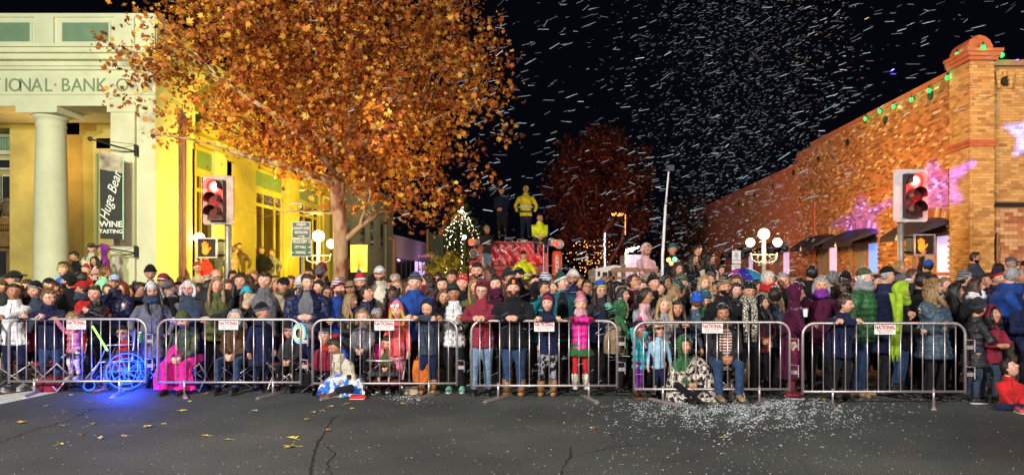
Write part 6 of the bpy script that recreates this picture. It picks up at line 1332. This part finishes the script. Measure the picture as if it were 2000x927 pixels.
# -- behind barrier 5
p(1296, 579, .5, 'smiling girl with long blond hair and pale grey coat', 12, hair='long:blond', jk='plain:lgrey', skin='p', mouth='smile', pose='pocket')
p(1248, 618, .2, 'small child in turquoise jacket and black hat with pink patch', 50, b=70, hair='none:dk', hat='pom:black/magenta/magenta', jk='puffer:turq', pose='railgrip', skin='l', tr='purple', sh='brown', boots=True, gloves='black')
p(1285, 624, .3, 'child in sunglasses and pale blue jacket behind the rail end', 5, hair='short:lbrown', jk='plain:lblue', glasses='sun', skin='p', tr='navy', pose='down')
p(1311, 556, 1.0, 'woman with curly fair hair in profile to the right', 75, hair='curly:dblond', jk='plain:char', skin='l')
p(1322, 585, .55, 'young woman with dark hair and black jacket, head tilted', 0, hair='long:dk', jk='plain:black', skin='m', roll=-10)
p(1352, 568, .72, 'child in royal blue beanie with yellow edge, seen from behind', 175, hair='crop:lbrown', hat='beanie:royal/royal/yellow', jk='plain:steelb', pose='down')
p(1376, 563, .85, 'person in teal beanie and green coat looking down', 5, hair='short:red_h', hat='beanie:teal/slate', jk='plain:green', pitch=-25, skin='l')
p(1329, 533, 1.6, 'man in olive beanie in profile right of the fair curly hair', 60, hair='crop:salt', hat='beanie:olive', jk='plain:char', skin='l')
p(1322, 542, 1.25, 'person in dark green beanie with pompom turned away', 130, hair='short:dk', hat='pom:dgreen/dgreen/char', jk='plain:black', skin='l')
p(1350, 545, 1.7, 'person in black flat cap between the two beanies', 160, hair='short:dk', hat='cap:black', jk='plain:char')
p(1374, 537, 1.3, 'smiling woman with blond fringe and olive coat', 20, hair='long:blond', jk='plain:olive', skin='p', mouth='smile')
p(1414, 541, .8, 'man in brown striped beanie with dark goatee and black track jacket', 3, hair='crop:bk', hat='stripe:black/tan', jk='plain:black', beard='bk', skin='m', w=1.2, pose='pocket')
p(1409, 593, .34, 'seated woman in grey cardigan and jeans with hands folded', 3, H=1.62, hair='bun:bk', jk='plain:char', shirt=('stripe', 'cream', 'maroon'), pose='sit', skin='t', w=1.2, tr='denim', sh='tan', scarf='leopard:tan/black')
p(1334, 652, .12, 'child in green hooded jacket seated low under the floral blanket', 35, H=1.35, hair='short:dk', jk='plain:green', hood='green', pose='ground', skin='m', pitch=-5, sh='black', tr='black', Y=9.55)
p(1462, 547, .7, 'woman in black beanie with white badge and leopard scarf', 5, hair='short:dk', hat='beanie:black', jk='plain:black', scarf='leopard:cream/black:.34', hood=None, skin='m', pose='pocket')
p(1431, 551, 1.8, 'smiling woman peeking between goatee man and leopard scarf', 10, hair='long:dk', jk='plain:char', skin='p', mouth='smile')
p(1418, 534, 2.6, 'person in black furry hood behind the goatee man', 170, hair='none:dk', jk='plain:black', hood='black')
p(1440, 536, 2.4, 'woman with brown curls looking left under the umbrella', -40, hair='curly:brown', jk='plain:char', skin='m')
p(1498, 530, 1.5, 'smiling white-haired woman in cream hooded coat and red scarf', 25, hair='mop:wh', jk='plain:tan', scarf='knit:red', skin='p', mouth='smile', w=1.1)
p(1530, 533, 1.9, 'man with grey hair behind the maroon hood', -10, hair='short:gh', jk='plain:char', skin='l')
p(1512, 560, .95, 'person in snow-flecked dark puffer hidden behind the maroon hood', 160, hair='short:dk', jk='puffer:slate', skin='l')
p(1546, 550, .45, 'woman in plum hooded coat in profile holding a cup', 75, b=55, hair='short:dk', jk='plain:plum', hood='plum', pose='hold', skin='l', hem=.2, tr='maroon', sh='maroon')
p(1486, 575, .8, 'woman with curly dark hair behind the leopard scarf', 30, hair='curly:bk', jk='plaid:maroon', jk2='black', skin='m')
# raised group on the right
p(1262, 473, 0, 'person in pink hoodie sitting on the timber stand', 20, Y=14.6, H=1.6, pose='crouch', zbase=1.25, hair='none:dk', jk='plain:rose', hood='rose', tr='beige', skin='m', pitch=-15)
p(1313, 474, 0, 'person in teal hat with string of coloured bulbs round the neck', 5, Y=15.2, H=1.6, hair='short:dk', hat='beanie:teal', jk='plain:black', pose='phone', skin='m')
p(1322, 512, 0, 'woman with brown fringe in grey coat below the teal hat', 25, Y=13.6, hair='bob:dbrown', jk='plain:grey', skin='l', mouth='open')
p(1357, 478, 0, 'tall man with dark hair and black jacket above the crowd', 50, Y=15.6, H=1.82, hair='short:dk', jk='plain:black', skin='l')
p(1354, 495, 0, 'laughing woman with very long dark hair', 40, Y=14.8, H=1.66, hair='long:dbrown', jk='plain:black', skin='l', mouth='smile')
p(1384, 494, 0, 'woman with red earring, black vest and white crossed sleeves', 45, Y=14.7, H=1.66, hair='long:bk', jk='plain:black', sleeve='cream', pose='cross', skin='l', mouth='smile')
p(1406, 516, 0, 'woman with dark hair right of the white crossed sleeves', 20, Y=14.9, H=1.6, hair='bob:dk', jk='plain:tan', skin='l')
# -- behind barrier 6
p(1582, 518, 2.6, 'dark-haired man in black seen from behind before the bricks', 150, hair='short:bk', jk='plain:black', skin='m', w=1.1)
p(1600, 539, 1.1, 'woman with snow-flecked grey hair and purple scarf', -10, hair='bob:gh', jk='plain:plum', scarf='knit:purple', skin='l')
p(1622, 529, 2.1, 'man with grey-brown hair turned away right', 120, hair='short:salt', jk='plain:black', skin='m')
p(1640, 528, 2.5, 'person in black knitted hat with snow, back of head', 165, hair='short:dk', hat='beanie:black', jk='plain:black')
p(1645, 544, 1.5, 'person with snow-flecked brown hair left of the olive cap', 150, hair='curly:dbrown', jk='plain:black')
p(1638, 574, .3, 'boy with short brown hair and navy jacket draped over the rail', 45, b=5, hair='crop:dbrown', jk='plain:navy', pose='lean', skin='p', tr='black', lean=.16, w=1.15)
p(1680, 521, .75, 'man in olive cap with white stubble and green puffer', 70, b=55, hair='crop:wh', hat='cap:olive/beige', jk='puffer:green', beard='wh', skin='p', w=1.15, tr='denim', sh='tan', scarf='plain:lgrey', pose='pocket')
p(1727, 518, .75, 'man in black cap and glasses with dark navy jacket', 75, b=60, hair='crop:gh', hat='cap:black', jk='plain:navy', glasses='clear', skin='l', w=1.1, hem=.40, tr='black', pose='pocket')
p(1758, 532, 1.5, 'person in white-brimmed cap right of the black cap', 70, hair='short:dk', hat='cap:grey/white', jk='plain:char', skin='l')
lime_ = p(1757, 547, .6, 'woman wearing a long lime green knitted scarf over her head', 80, b=60, hair='none:dk', jk='plain:black', hood='lime', scarf='knit:lime', skin='p', tr='denim', boots=True)
p(1752, 509, 0, 'blond toddler held above the crowd before the brick wall', 60, Y=12.6, H=.95, hair='mop:blond', jk='plain:white', skin='p')
p(1771, 524, 2.9, 'person with reddish brown hair in front of the crossing signal', 70, hair='short:brown', jk='plain:char', skin='l')
p(1795, 532, 1.4, 'man with black cropped hair, side of his face showing', 100, hair='short:bk', jk='plain:black', skin='m')
p(1804, 505, 0, 'person in blue cap raising an arm with a phone', 150, Y=13.4, H=1.7, hair='short:dk', hat='cap:royal', jk='plain:char', pose='raise', skin='m')
p(1824, 542, .48, 'woman with curly blond hair, leopard scarf and teal puffer, arms crossed', 50, b=20, hair='curly:dblond', jk='puffer:steelb', scarf='leopard:cream/black', pose='cross', glasses='clear', skin='p', w=1.1, hem=.40)
p(1859, 552, 1.15, 'woman with straight black hair in profile, laughing', 60, hair='long:bk', jk='plain:black', skin='l')
p(1840, 540, 2.4, 'woman with fair hair behind the teal puffer', 10, hair='bob:dblond', jk='plain:char', skin='p')
p(1882, 526, 2.5, 'child in black and white striped beanie looking right', 70, hair='short:dk', hat='stripe:black/lgrey', jk='plain:char', skin='l')
p(1905, 491, 0, 'bearded man in grey-green sweater standing high against the pillar', 55, Y=14.5, H=1.78, hair='crop:bk', jk='plain:slate', beard='bk', skin='m', pose='cross', w=1.1)
p(1905, 542, .95, 'woman with shoulder-length dark reddish hair and white collar', 55, hair='bob:dbrown', jk='plain:black', scarf='plain:white', skin='p', w=1.05)
p(1900, 580, .25, 'boy in grey beanie and dark puffer standing past the last barrier', 120, b=100, hair='crop:dk', hat='beanie:char/slate', jk='puffer:char', pose='hold', skin='m', tr='slate', sh='char', hem=.42)
p(1936, 592, .3, 'girl in dark red hood looking up past the last barrier', 20, hair='bob:bk', jk='plain:maroon', hood='maroon', pose='hold', skin='m', pitch=15, tr='slate')
p(1978, 519, .85, 'large man in fuzzy blue sweater with grey hair, back half turned', 110, b=60, hair='crop:gh', jk='plain:blue', skin='p', glasses='clear', w=1.35, tr='beige', pose='hold')
p(1947, 523, 2.0, 'child in navy hat with red band looking at the camera', 15, hair='short:dk', hat='beanie:navy/red', jk='puffer:navy', skin='l')
p(1972, 500, 0, 'old man in grey cap and glasses above the blue sweater', 60, Y=13.2, H=1.75, hair='crop:gh', hat='cap:grey', jk='plain:black', glasses='clear', skin='m')
p(1944, 514, 0, 'person with black hair below the old man in grey cap', 130, Y=12.4, hair='short:bk', jk='plain:black')
p(1999, 507, 0, 'person in black cap at the right edge above the blue sweater', -20, Y=13.0, H=1.7, hair='short:dk', hat='cap:black', jk='plain:maroon', skin='m')
p(1974, 700, 0, 'boy in red jacket sitting on the road, looking up', 45, b=-10, Y=8.95, H=1.3, hair='crop:dk', jk='plain:red', pose='ground', skin='p', pitch=35, tr='navy', sh='coral', mouth='open', lean=-.1)
p(2010, 560, .5, 'person in dark jacket crouching over the red-jacketed boy', -30, hair='short:dk', jk='plain:navy', skin='m', pose='hold')
q = MB(); yy_ = RY(1757)+.6-.24; rows = []
for i in range(16):
    t_ = i/15; zz_ = Z(572, yy_)+(Z(692, yy_)-Z(572, yy_))*t_; xx_ = X(1749, yy_)+.02*sin(t_*5); rows.append([(xx_+(u-.5)*(.15-.03*t_), yy_-.05*sin(t_*2.5)+.015*cos(u*9+t_*8), zz_) for u in np.linspace(0, 1, 9)])
q.grid(rows, False); q.grid([[(a, b_+.025, c_) for a, b_, c_ in rw] for rw in rows], False)
for k in range(9): q.tube([rows[-1][k], (rows[-1][k][0]+rng.normal(0, .01), rows[-1][k][1], rows[-1][k][2]-.09)], .007, 4)
o = q.obj('hanging_scarf', fabric(CO['lime'], 'knit'), None, True); rt_ = lime_[0]; o.parent = rt_; o.matrix_parent_inverse = (Matrix.Translation(rt_.location) @ Euler(rt_.rotation_euler).to_matrix().to_4x4()).inverted()
# on the truck
G = 'people on the fire truck'
p(981, 364, 0, 'officer in dark uniform standing on the truck roof', 0, Y=23.2, H=1.78, hair='crop:dk', hat='cap:navy', jk='plain:navy', skin='l', group=G, pose='clasp')
p(1027, 362, 0, 'firefighter in yellow helmet cap and yellow jacket standing on the truck', 0, Y=23.0, H=1.8, hair='crop:dk', hat='cap:yellow', jk='plain:yellow', skin='m', group=G, pose='pocket', tr='navy', w=1.1)
p(1054, 417, 0, 'firefighter in yellow jacket seated on the edge of the truck roof', 10, Y=22.0, H=1.75, pose='sit', zbase=1.9, hair='crop:dk', jk='plain:hiviz', skin='m', group=G, tr='navy', w=1.1)
p(951, 440, 0, 'boy in light beanie and dark coat clinging to the truck side', 40, Y=21.6, H=1.45, hair='short:dbrown', hat='beanie:beige', jk='plain:char', tr='ldenim', skin='m', group=G, pose='hold')
p(1023, 489, 0, 'firefighter in black cap and yellow jacket in front of the truck', 0, Y=20.6, H=1.78, hair='crop:dk', hat='cap:black', jk='plain:hiviz', skin='p', group=G, mouth='smile', w=1.1, beard=None)
# extra heads filling the depth of the crowd
EX = [(20, 548, 3.4, 'grey-haired head far behind the white hoodie', 'short:gh'), (88, 552, 3.6, 'brown head far behind the boy in glasses', 'bob:brown'), (182, 556, 3.4, 'blond head far behind the quilted jacket', 'short:blond'), (236, 546, 3.6, 'dark head far behind the white and blue cap', 'short:dk'), (284, 556, 3.2, 'reddish head between the white beanie and vest', 'short:red_h'), (362, 540, 3.6, 'brown head far behind the silver hair', 'short:brown'), (410, 536, 3.4, 'grey head beside the bald man in glasses', 'short:gh'), (455, 528, 3.8, 'dark head far behind the curly-haired woman', 'short:bk'), (500, 528, 3.8, 'fair head far left of the grey vest', 'short:dblond'), (566, 538, 3.5, 'brown head between olive coat and navy puffer', 'short:brown'), (630, 546, 3.3, 'dark head above the peeking woman in glasses', 'short:dk'), (672, 546, 3.7, 'fair head far behind the striped beanie', 'bob:blond'), (771, 534, 3.6, 'grey head far behind the owl hat', 'short:gh'), (856, 532, 3.7, 'dark head far behind the curly woman', 'short:dk'), (1045, 536, 3.4, 'dark head far left of the striped blue beanie', 'short:bk'), (1075, 534, 3.6, 'brown head far behind the green pompom', 'short:brown'), (1130, 536, 3.6, 'dark head right of the white beanie man', 'short:dk'), (1180, 538, 3.8, 'fair head far behind the blue and yellow hat', 'bob:dblond'), (1255, 545, 3.3, 'dark head between plum jacket and black beanie', 'short:bk'), (1300, 536, 3.2, 'dark head under the mast', 'long:dk'), (1386, 532, 3.4, 'brown head above the goatee man', 'short:brown'), (1445, 550, 3.2, 'fair head below the umbrella edge', 'bob:blond'), (1515, 540, 3.5, 'dark head behind the grey-haired man', 'short:dk'), (1548, 534, 3.8, 'brown head far behind the plum hood', 'short:brown'), (1592, 548, 3.2, 'grey head left of the snow-flecked hair', 'short:gh'), (1690, 530, 3.6, 'fair head far behind the green puffer', 'short:dblond'), (1780, 545, 3.0, 'dark head left of the leopard scarf', 'long:dk'), (1846, 548, 3.4, 'brown head right of the leopard scarf', 'bob:brown'), (1894, 548, 3.3, 'dark head above the reddish-haired woman', 'short:dk'), (1990, 526, 3.4, 'grey head far right behind the blue sweater', 'short:gh'), (18, 560, 2.6, 'dark-haired woman behind the girl in white hoodie', 'bob:dk'), (118, 556, 3.0, 'small dark head between black caps at the left', 'short:bk'), (212, 553, 2.6, 'brown-haired person behind the quilted jacket', 'short:brown'), (258, 556, 3.0, 'dark head behind the reddish-haired woman', 'short:dk'), (350, 548, 2.8, 'black-haired woman behind the old man in grey cap', 'long:bk'), (388, 552, 2.9, 'dark head behind the silver-haired woman', 'short:dk'), (446, 545, 2.7, 'brown-haired person behind the long fair hair', 'short:brown'), (486, 541, 2.9, 'dark head above the turquoise beanie', 'short:bk'), (542, 552, 3.1, 'dark head under the olive coat man', 'short:dk'), (666, 541, 3.0, 'grey-haired person behind the maroon striped beanie', 'short:salt'), (693, 560, 2.9, 'dark head between the tan hat and the boy', 'short:dk'), (758, 545, 2.9, 'dark head beside the cream fleece shoulder', 'short:dk'), (797, 548, 3.0, 'brown head behind the bright blue jacket', 'short:brown'), (913, 548, 2.8, 'dark head behind the polka-dot beanie', 'short:dk'), (978, 540, 3.0, 'dark head left of the black and orange beanie', 'long:dk'), (1030, 549, 2.8, 'brown head right of the black and orange beanie', 'short:brown'), (1082, 546, 2.9, 'fair head behind the laughing woman', 'short:dblond'), (1152, 552, 2.7, 'dark head behind the magenta coat girl', 'short:dk'), (1190, 548, 2.9, 'dark head right of the yellow and blue hat', 'curly:bk'), (1224, 552, 2.8, 'dark head behind the plum jacket man', 'short:dk'), (1290, 548, 2.9, 'dark head right of the snowy black beanie', 'short:bk'), (1396, 548, 2.9, 'dark head left of the goatee man', 'short:dk'), (1476, 545, 2.8, 'dark head left of the white-haired woman', 'short:dk'), (1562, 543, 2.9, 'dark head between plum hood and purple scarf', 'short:bk'), (1612, 546, 3.0, 'dark head behind the purple scarf', 'short:dk'), (1660, 541, 3.0, 'brown head behind the olive cap', 'short:brown'), (1706, 535, 2.9, 'dark head between the olive and black caps', 'short:dk'), (1742, 538, 2.9, 'dark head above the lime scarf', 'short:dk'), (1816, 535, 2.9, 'dark head behind the curly blond hair', 'short:dk'), (1872, 545, 2.9, 'dark head left of the striped beanie child', 'long:bk'), (1926, 533, 2.9, 'dark head left of the red-banded hat', 'short:bk'), (1962, 535, 3.0, 'brown head right of the red-banded hat', 'short:brown')]
for i, (px, tp, d, lb, hr) in enumerate(EX):
    p(px, tp, d, lb, [-40, 20, 60, -10, 35][i % 5], hair=hr, jk='plain:'+['black', 'navy', 'char', 'slate', 'plum', 'dgreen'][i % 6], skin='lmpt'[i % 4])

# ================= things among the crowd =================
# ---- wheelchair with blue lights
wc = empty('wheelchair', (X(238, 10.45), 10.5, 0), R(-72), 'wheelchair glowing blue with lit spoked wheels behind the first barrier', 'wheelchair')
bl = emit('blue_led', (.012, .07, 1), 5)
for s, x_ in ((1, .32), (-1, -.32)):
    q = MB(); a = np.linspace(0, 2*pi, 25); q.tube([(x_, .30*cos(k)+.12, .31+.30*sin(k)) for k in a], .016, 6); w = q.obj('wheel', black, wc, True)
    q = MB(); q.tube([(x_+s*.03, .265*cos(k)+.12, .31+.265*sin(k)) for k in a], .008, 6); q.tube([(x_+s*.03, .19*cos(k)+.12, .31+.19*sin(k)) for k in a], .007, 5)
    for k in range(10): q.tube([(x_+s*.02, .12, .31), (x_+s*.02, .12+.27*cos(k*.628), .31+.27*sin(k*.628))], .006, 4)
    q.obj('light_ring', bl, w); q = MB(); q.tube([(x_*.8-.01, -.38+.10*cos(k), .11+.10*sin(k)) for k in a], .018, 5); c2 = q.obj('caster', black, wc, True); q = MB(); q.tube([(x_*.8+s*.02, -.38+.07*cos(k), .11+.07*sin(k)) for k in a], .007, 5); q.obj('light_ring', bl, c2)
    q = MB(); q.tube([(x_*.85, .22, .95), (x_*.85, .18, .45), (x_*.85, -.25, .45), (x_*.8, -.38, .2)], .014, 6); q.tube([(x_*.85, .2, .70), (x_*.85, -.15, .70), (x_*.85, -.25, .45)], .012, 6); q.tube([(x_*.8, -.25, .45), (x_*.7, -.5, .12), (x_*.2, -.52, .12)], .012, 6); q.obj('frame', steel, wc, True)
q = MB(); q.box(-.25, .25, -.25, .18, .44, .48); q.obj('seat', black, wc); q = MB(); q.box(-.25, .25, .17, .20, .48, .9); q.obj('backrest', mat('blue_cloth', (.03, .08, .4), .7), wc)
for px, dy, z in ((272, -.25, .35), (222, -.2, .22), (248, .1, .15)): lamp('blue_led_light', 'POINT', (X(px, 10.2), 10.25+dy, z), None, 26, (.01, .06, 1), .08)
lamp('blue_led_light', 'POINT', (X(255, 9.95), 9.72, .14), None, 20, (.01, .06, 1), .06)
q = MB(); q.tube([(X(183, 9.93), 9.9, Z(636, 9.9)), (X(210, 10.05), 10.05, Z(684, 10.05))], .013, 8); o = q.obj('glow_tube', emit('green_glow_tube', (.25, 1, .1), 3)); q = MB(); q.tube([(X(210, 10.05), 10.05, Z(684, 10.05)), (X(216, 10.08), 10.08, Z(697, 10.05))], .016, 8); h = q.obj('grip', black)
e = empty('light_sword', (0, 0, 0), 0, 'green glowing toy sword held by the boy in sunglasses', 'toy'); o.parent = e; h.parent = e
q = MB(); zc_ = Z(605, 10.6); q.tube([(X(284, 10.6), 10.55, Z(655, 10.6)), (X(284, 10.6), 10.55, zc_)], .016, 8); tag(q.obj('white_tube', white_print), 'white tube held before the grey toggle coat', 'tube')
def bottle(name, px, py, Y, h, r, m, capm, label, cat='bottle'):
    x, z = X(px, Y), Z(py, Y); e = empty(name, (x, Y, z), 0, label, cat); q = MB(); a = np.linspace(0, 2*pi, 14, endpoint=False)
    q.grid([[(r*k*cos(t_), r*k*sin(t_), h*v) for t_ in a] for k, v in ((.9, 0), (1, .03), (1, .7), (.7, .82), (.5, .86))], True, 0, True); q.obj('body', m, e, True); q = MB(); q.tube([(0, 0, h*.86), (0, 0, h)], r*.62, 10); q.obj('cap', capm, e, True); return e
bottle('bottle', 274, 668, 10.35, .16, .035, mat('green_plastic', (.02, .3, .08), .3), white_print, 'green plastic bottle beside the boy in sunglasses')
bottle('thermos', 1428, 778, 9.5, .27, .042, mat('rosy_steel', (.5, .36, .32), .3, metal=.5), steel, 'pinkish metal thermos standing beside the seated woman', 'thermos')
bottle('travel_mug', 242, 604, 10.75, .13, .04, steel, black, 'steel travel mug before the dark puffer of the white-blue cap man', 'mug')
# ---- blankets draped over legs: heightfield cloth
def blanket(pts, Y0, Y1, m, label, name='blanket', amp=.03, seed=1):
    r_ = np.random.default_rng(seed); nu, nv = 26, 18; (xl, xr), zt, zb = pts; rows = []
    f1, f2 = r_.uniform(8, 16), r_.uniform(0, 6)
    for j in range(nv+1):
        v = j/nv; row = []
        for i in range(nu+1):
            u = i/nu; bell = math.sin(pi*min(1, max(0, u)))**.5; x_ = xl+(xr-xl)*(u+.03*math.sin(v*5+seed))-(.06*(v)*(1-2*u))
            y_ = Y1+(Y0-Y1)*min(1, v*2.4)**.7+amp*math.sin(u*f1+v*3+f2)*(v)+amp*.6*math.sin(u*31+v*7)*v+amp*.3*math.sin(u*53-v*11); z_ = zb+(zt-zb)*(1-max(0, v-.25)/.75)*(.60+.40*bell)*(1+.16*math.sin(u*9.5+f2+seed)*(1-v))+.02*math.sin(u*17+f2); z_ = max(z_, .012)
            if j == nv: z_ = zb+.01+.01*math.sin(u*20)
            row.append((x_, y_, z_))
        rows.append(row)
    q = MB(); q.grid(rows, False); q.grid([[(a, b_+.02, c_) for a, b_, c_ in rw] for rw in rows], False)
    o = q.obj(name, m, None, True); return tag(o, label, 'blanket')
blanket(((X(314, 10.1), X(380, 10.1)), Z(684, 10.1), Z(762, 10.0)), 10.0, 10.4, fabric(CO['magenta']), 'bright magenta blanket over the legs of the person in camouflage', seed=3)
blanket(((X(624, 9.8), X(706, 9.8)), Z(732, 9.8), .0), 9.76, 10.15, fabric(CO['white'], 'tiedye', (.02, .16, .62)), 'blue and white tie-dye blanket spilling under the third barrier', seed=5, amp=.05)
blanket(((X(1308, 9.4), X(1398, 9.4)), Z(706, 9.4), .0), 9.36, 9.75, fabric(CO['cream'], 'floral', (.03, .02, .04)), 'cream and black floral blanket over the seated child', seed=8, amp=.05)
# ---- folding chairs
def folding_chair(px, Y, rz, colr, label, sz=1.0, seat=.42, back=True):
    e = empty('folding_chair', (X(px, Y), Y, 0), R(rz), label, 'chair', 'folding chairs behind the barriers'); w = .27*sz
    for s in (-1, 1):
        for y0, y1 in ((-.22, .22), (.22, -.22)): q = MB(); q.tube([(s*w, y0, .01), (s*w, y1, seat+.02)], .011, 6); q.obj('leg', steel, e, True)
    for yy in (-.22, .22):
        q = MB(); q.tube([(-w, yy, .02), (w, yy, seat)], .010, 6); q.tube([(w, yy+.02, .02), (-w, yy+.02, seat)], .010, 6); q.obj('cross_brace', steel, e, True)
    q = MB(); q.grid([[(x_, y_, seat-.03*math.sin(pi*(x_/w+1)/2)) for x_ in np.linspace(-w, w, 7)] for y_ in (-.22, 0, .22)], False); q.obj('seat', fabric(col(colr)), e)
    if back:
        for s in (-1, 1): q = MB(); q.tube([(s*w, .22, seat), (s*w, .30, seat+.42)], .011, 6); q.obj('back_post', steel, e, True)
        q = MB(); q.box(-w, w, .24, .27, seat+.12, seat+.42); q.obj('backrest', fabric(col(colr)), e)
for a in ((40, 10.5, 10, 'maroon', 'dark red folding chair below the white hoodie'), (110, 10.4, -15, 'red', 'red folding chair with crossed legs under the toddler'), (368, 10.35, 0, 'char', 'dark folding chair under the magenta blanket'), (470, 10.45, 5, 'black', 'black folding chair under the seated grey-haired woman'), (568, 10.4, 0, 'maroon', 'maroon folding chair with the child holding glowing rings'), (712, 10.3, 0, 'black', 'black folding chair of the girl in grey hoodie'), (637, 10.25, -10, 'red', 'red fabric chair holding the child in speckled jacket'), (1409, 9.68, 4, 'black', 'black folding chair under the seated woman in cardigan')): folding_chair(*a)
# ---- glowing rings
e = empty('glowing_rings', (X(584, 10.15), 10.15, Z(650, 10.15)), 0, 'multicoloured glowing rings held behind the second barrier', 'toy')
for k, (c_, r_) in enumerate((((.1, .3, 1), .12), ((.1, 1, .3), .10), ((1, .15, .1), .085), ((1, .8, .1), .065))):
    q = MB(); q.tube([(r_*.75*cos(a), -.01*k, r_*sin(a)*1.25) for a in np.linspace(0, 2*pi, 21)], .006, 5); q.obj('ring', emit('ring_glow', c_, 3), e)
lamp('ring_glow', 'POINT', (X(584, 10.05), 9.98, Z(655, 10.1)), None, 2.0, (.3, .35, 1), .05)
# ---- stroller
so = empty('stroller', (X(757, 10.1), 10.1, 0), 0, 'black and pink stroller with a toddler behind the third barrier', 'stroller')
for s in (-1, 1):
    for yy, rr in ((-.22, .10), (.3, .13)):
        q = MB(); a = np.linspace(0, 2*pi, 17); q.tube([(s*.26, yy+rr*cos(k), rr+.02+rr*sin(k)) for k in a], .02, 6); w_ = q.obj('wheel', black, so, True); q = MB(); q.tube([(s*.26-.02, yy, rr+.02), (s*.26+.02, yy, rr+.02)], .03, 8); q.obj('hub', steel, w_)
    q = MB(); q.tube([(s*.26, -.22, .12), (s*.25, .05, .45), (s*.25, .35, 1.0)], .013, 6); q.tube([(s*.26, .3, .15), (s*.25, -.1, .5)], .013, 6); q.obj('frame', steel_d, so, True)
q = MB(); q.tube([(-.25, -.1, .50), (-.22, -.30, .52), (0, -.36, .52), (.22, -.30, .52), (.25, -.1, .50)], .016, 6); q.obj('bumper_bar', steel, so, True)
q = MB(); q.box(-.2, .2, -.2, .1, .28, .34); q.obj('seat', black, so); q = MB(); q.box(-.21, .21, .12, .17, .34, .72); q.obj('backrest', fabric(CO['magenta']), so); q = MB(); q.box(-.22, .22, -.15, .28, .14, .2); q.obj('basket', fabric(CO['maroon']), so)
# ---- small things
def bag(px, py, Y, w, h, d, c_, label, name='bag', handles=True, cat='bag'):
    e = empty(name, (X(px, Y), Y, Z(py, Y)), random.uniform(-.3, .3), label, cat); q = MB(); q.grid([ring(0, 0, h*v, w/2*k, d/2*k, 16) for v, k in ((0, .85), (.05, 1), (.5, 1.04), (.9, .9), (1, .8))], True, 0, True); q.obj('body', fabric(col(c_)), e, True)
    if handles:
        q = MB(); q.tube([(w*.25*cos(a), -d*.3, h+h*.3*sin(a)) for a in np.linspace(0, pi, 9)], .008, 5); q.obj('handle', fabric(sc(col(c_), .6)), e)
bag(1197, 690, 9.95, .28, .40, .2, 'tan', 'brown paper bag held behind the end of the fourth barrier', 'paper_bag')
bag(640, 722, 10.02, .42, .28, .25, 'maroon', 'dark red cooler bag behind the tie-dye blanket', 'cooler_bag')
bag(590, 770, 10.25, .45, .32, .3, 'black', 'black bag on the ground between second and third barriers')
bag(823, 745, 10.1, .26, .32, .2, 'orange', 'orange bag beside the crouching child')
bag(100, 768, 10.3, .4, .26, .3, 'maroon', 'dark red bag on the ground under the toddler')
bag(160, 772, 10.35, .34, .3, .3, 'navy', 'navy bag on the ground left of the wheelchair')
bag(800, 776, 10.05, .28, .16, .2, 'beige', 'crumpled beige and blue bag on the ground behind third barrier', handles=False)
bag(1165, 668, 10.0, .3, .42, .24, 'navy', 'sequinned navy backpack behind the magenta coat', 'backpack')
bag(1810, 668, 9.75, .3, .36, .2, 'lgrey', 'pale grey handbag at the side of the teal puffer', 'handbag')
e = empty('snack_box', (X(699, 9.62), 9.62, 0), .1, 'red and white flat cardboard box on the road by the tie-dye blanket', 'box'); q = MB(); q.box(-.10, .10, -.07, .07, .005, .035); q.obj('side', white_print, e); q = MB(); q.box(-.102, .102, -.072, .072, .035, .05); q.box(-.103, .103, -.073, -.07, .012, .04); q.obj('lid', mat('red_card', (.6, .02, .02), .5), e)
e = empty('camera', (X(900, 9.95), 9.95, Z(640, 9.95)), 0, 'black camera hanging at the waist of the white puffer vest', 'camera'); q = MB(); q.box(-.07, .07, 0, .06, -.05, .05); q.box(-.03, .03, 0.01, .05, .05, .07); q.obj('body', black, e); q = MB(); q.tube([(0, 0, 0), (0, -.07, 0)], .04, 14); l_ = q.obj('lens', black, e, True); q = MB(); q.tube([(0, -.068, 0), (0, -.073, 0)], .03, 14); q.obj('lens_glass', mat('clear_lens', (.5, .4, .4), .1), l_)
e = empty('paper_cup', (X(1572, 9.3), 9.28, Z(608, 9.3)), 0, 'white lidded cup in the hands of the plum hooded woman', 'cup'); q = MB(); q.tube([(0, 0, -.07), (0, 0, .03)], [.026, .036], 12); q.obj('cup_wall', white_print, e); q = MB(); q.tube([(0, 0, .03), (0, 0, .045)], .038, 12); q.obj('lid', mat('grey_lid', (.4, .4, .4), .5), e)
e = empty('paper_cup', (X(641, 10.1), 10.05, Z(690, 10.1)), 0, 'white cup held by the child in red speckled jacket', 'cup'); q = MB(); q.tube([(0, 0, -.06), (0, 0, .04)], [.03, .042], 12); q.obj('cup_wall', white_print, e)
# orange letter on the stocky man's beanie, badge on the black beanie
text('badge', 'B', .07, mat('orange_print', (.8, .2, .02), .5, 0), None, (X(1003, 9.76), 9.745, Z(550, 9.76)), extrude=.004, bold=.004)
o = bpy.data.objects['badge']; tag(o, 'orange letter badge on the front of the black beanie', 'badge')
# hi-vis bands on the firefighters
# bulbs round the neck
q = None
for k, (px, py, c_, nm) in enumerate(((1306, 507, (1, .6, .1), 'amber'), (1318, 506, (.1, 1, .4), 'green'), (1311, 514, (1, .2, .1), 'red'))):
    q = MB(); q.ell((X(px, 14.85), 14.85, Z(py, 14.85)), .05, 8, 6); tag(q.obj('bulb', emit('necklace_glow', c_, 4), None, True), nm+' bulb of the necklace on the person in teal hat', 'light bulb', 'bulb necklace')
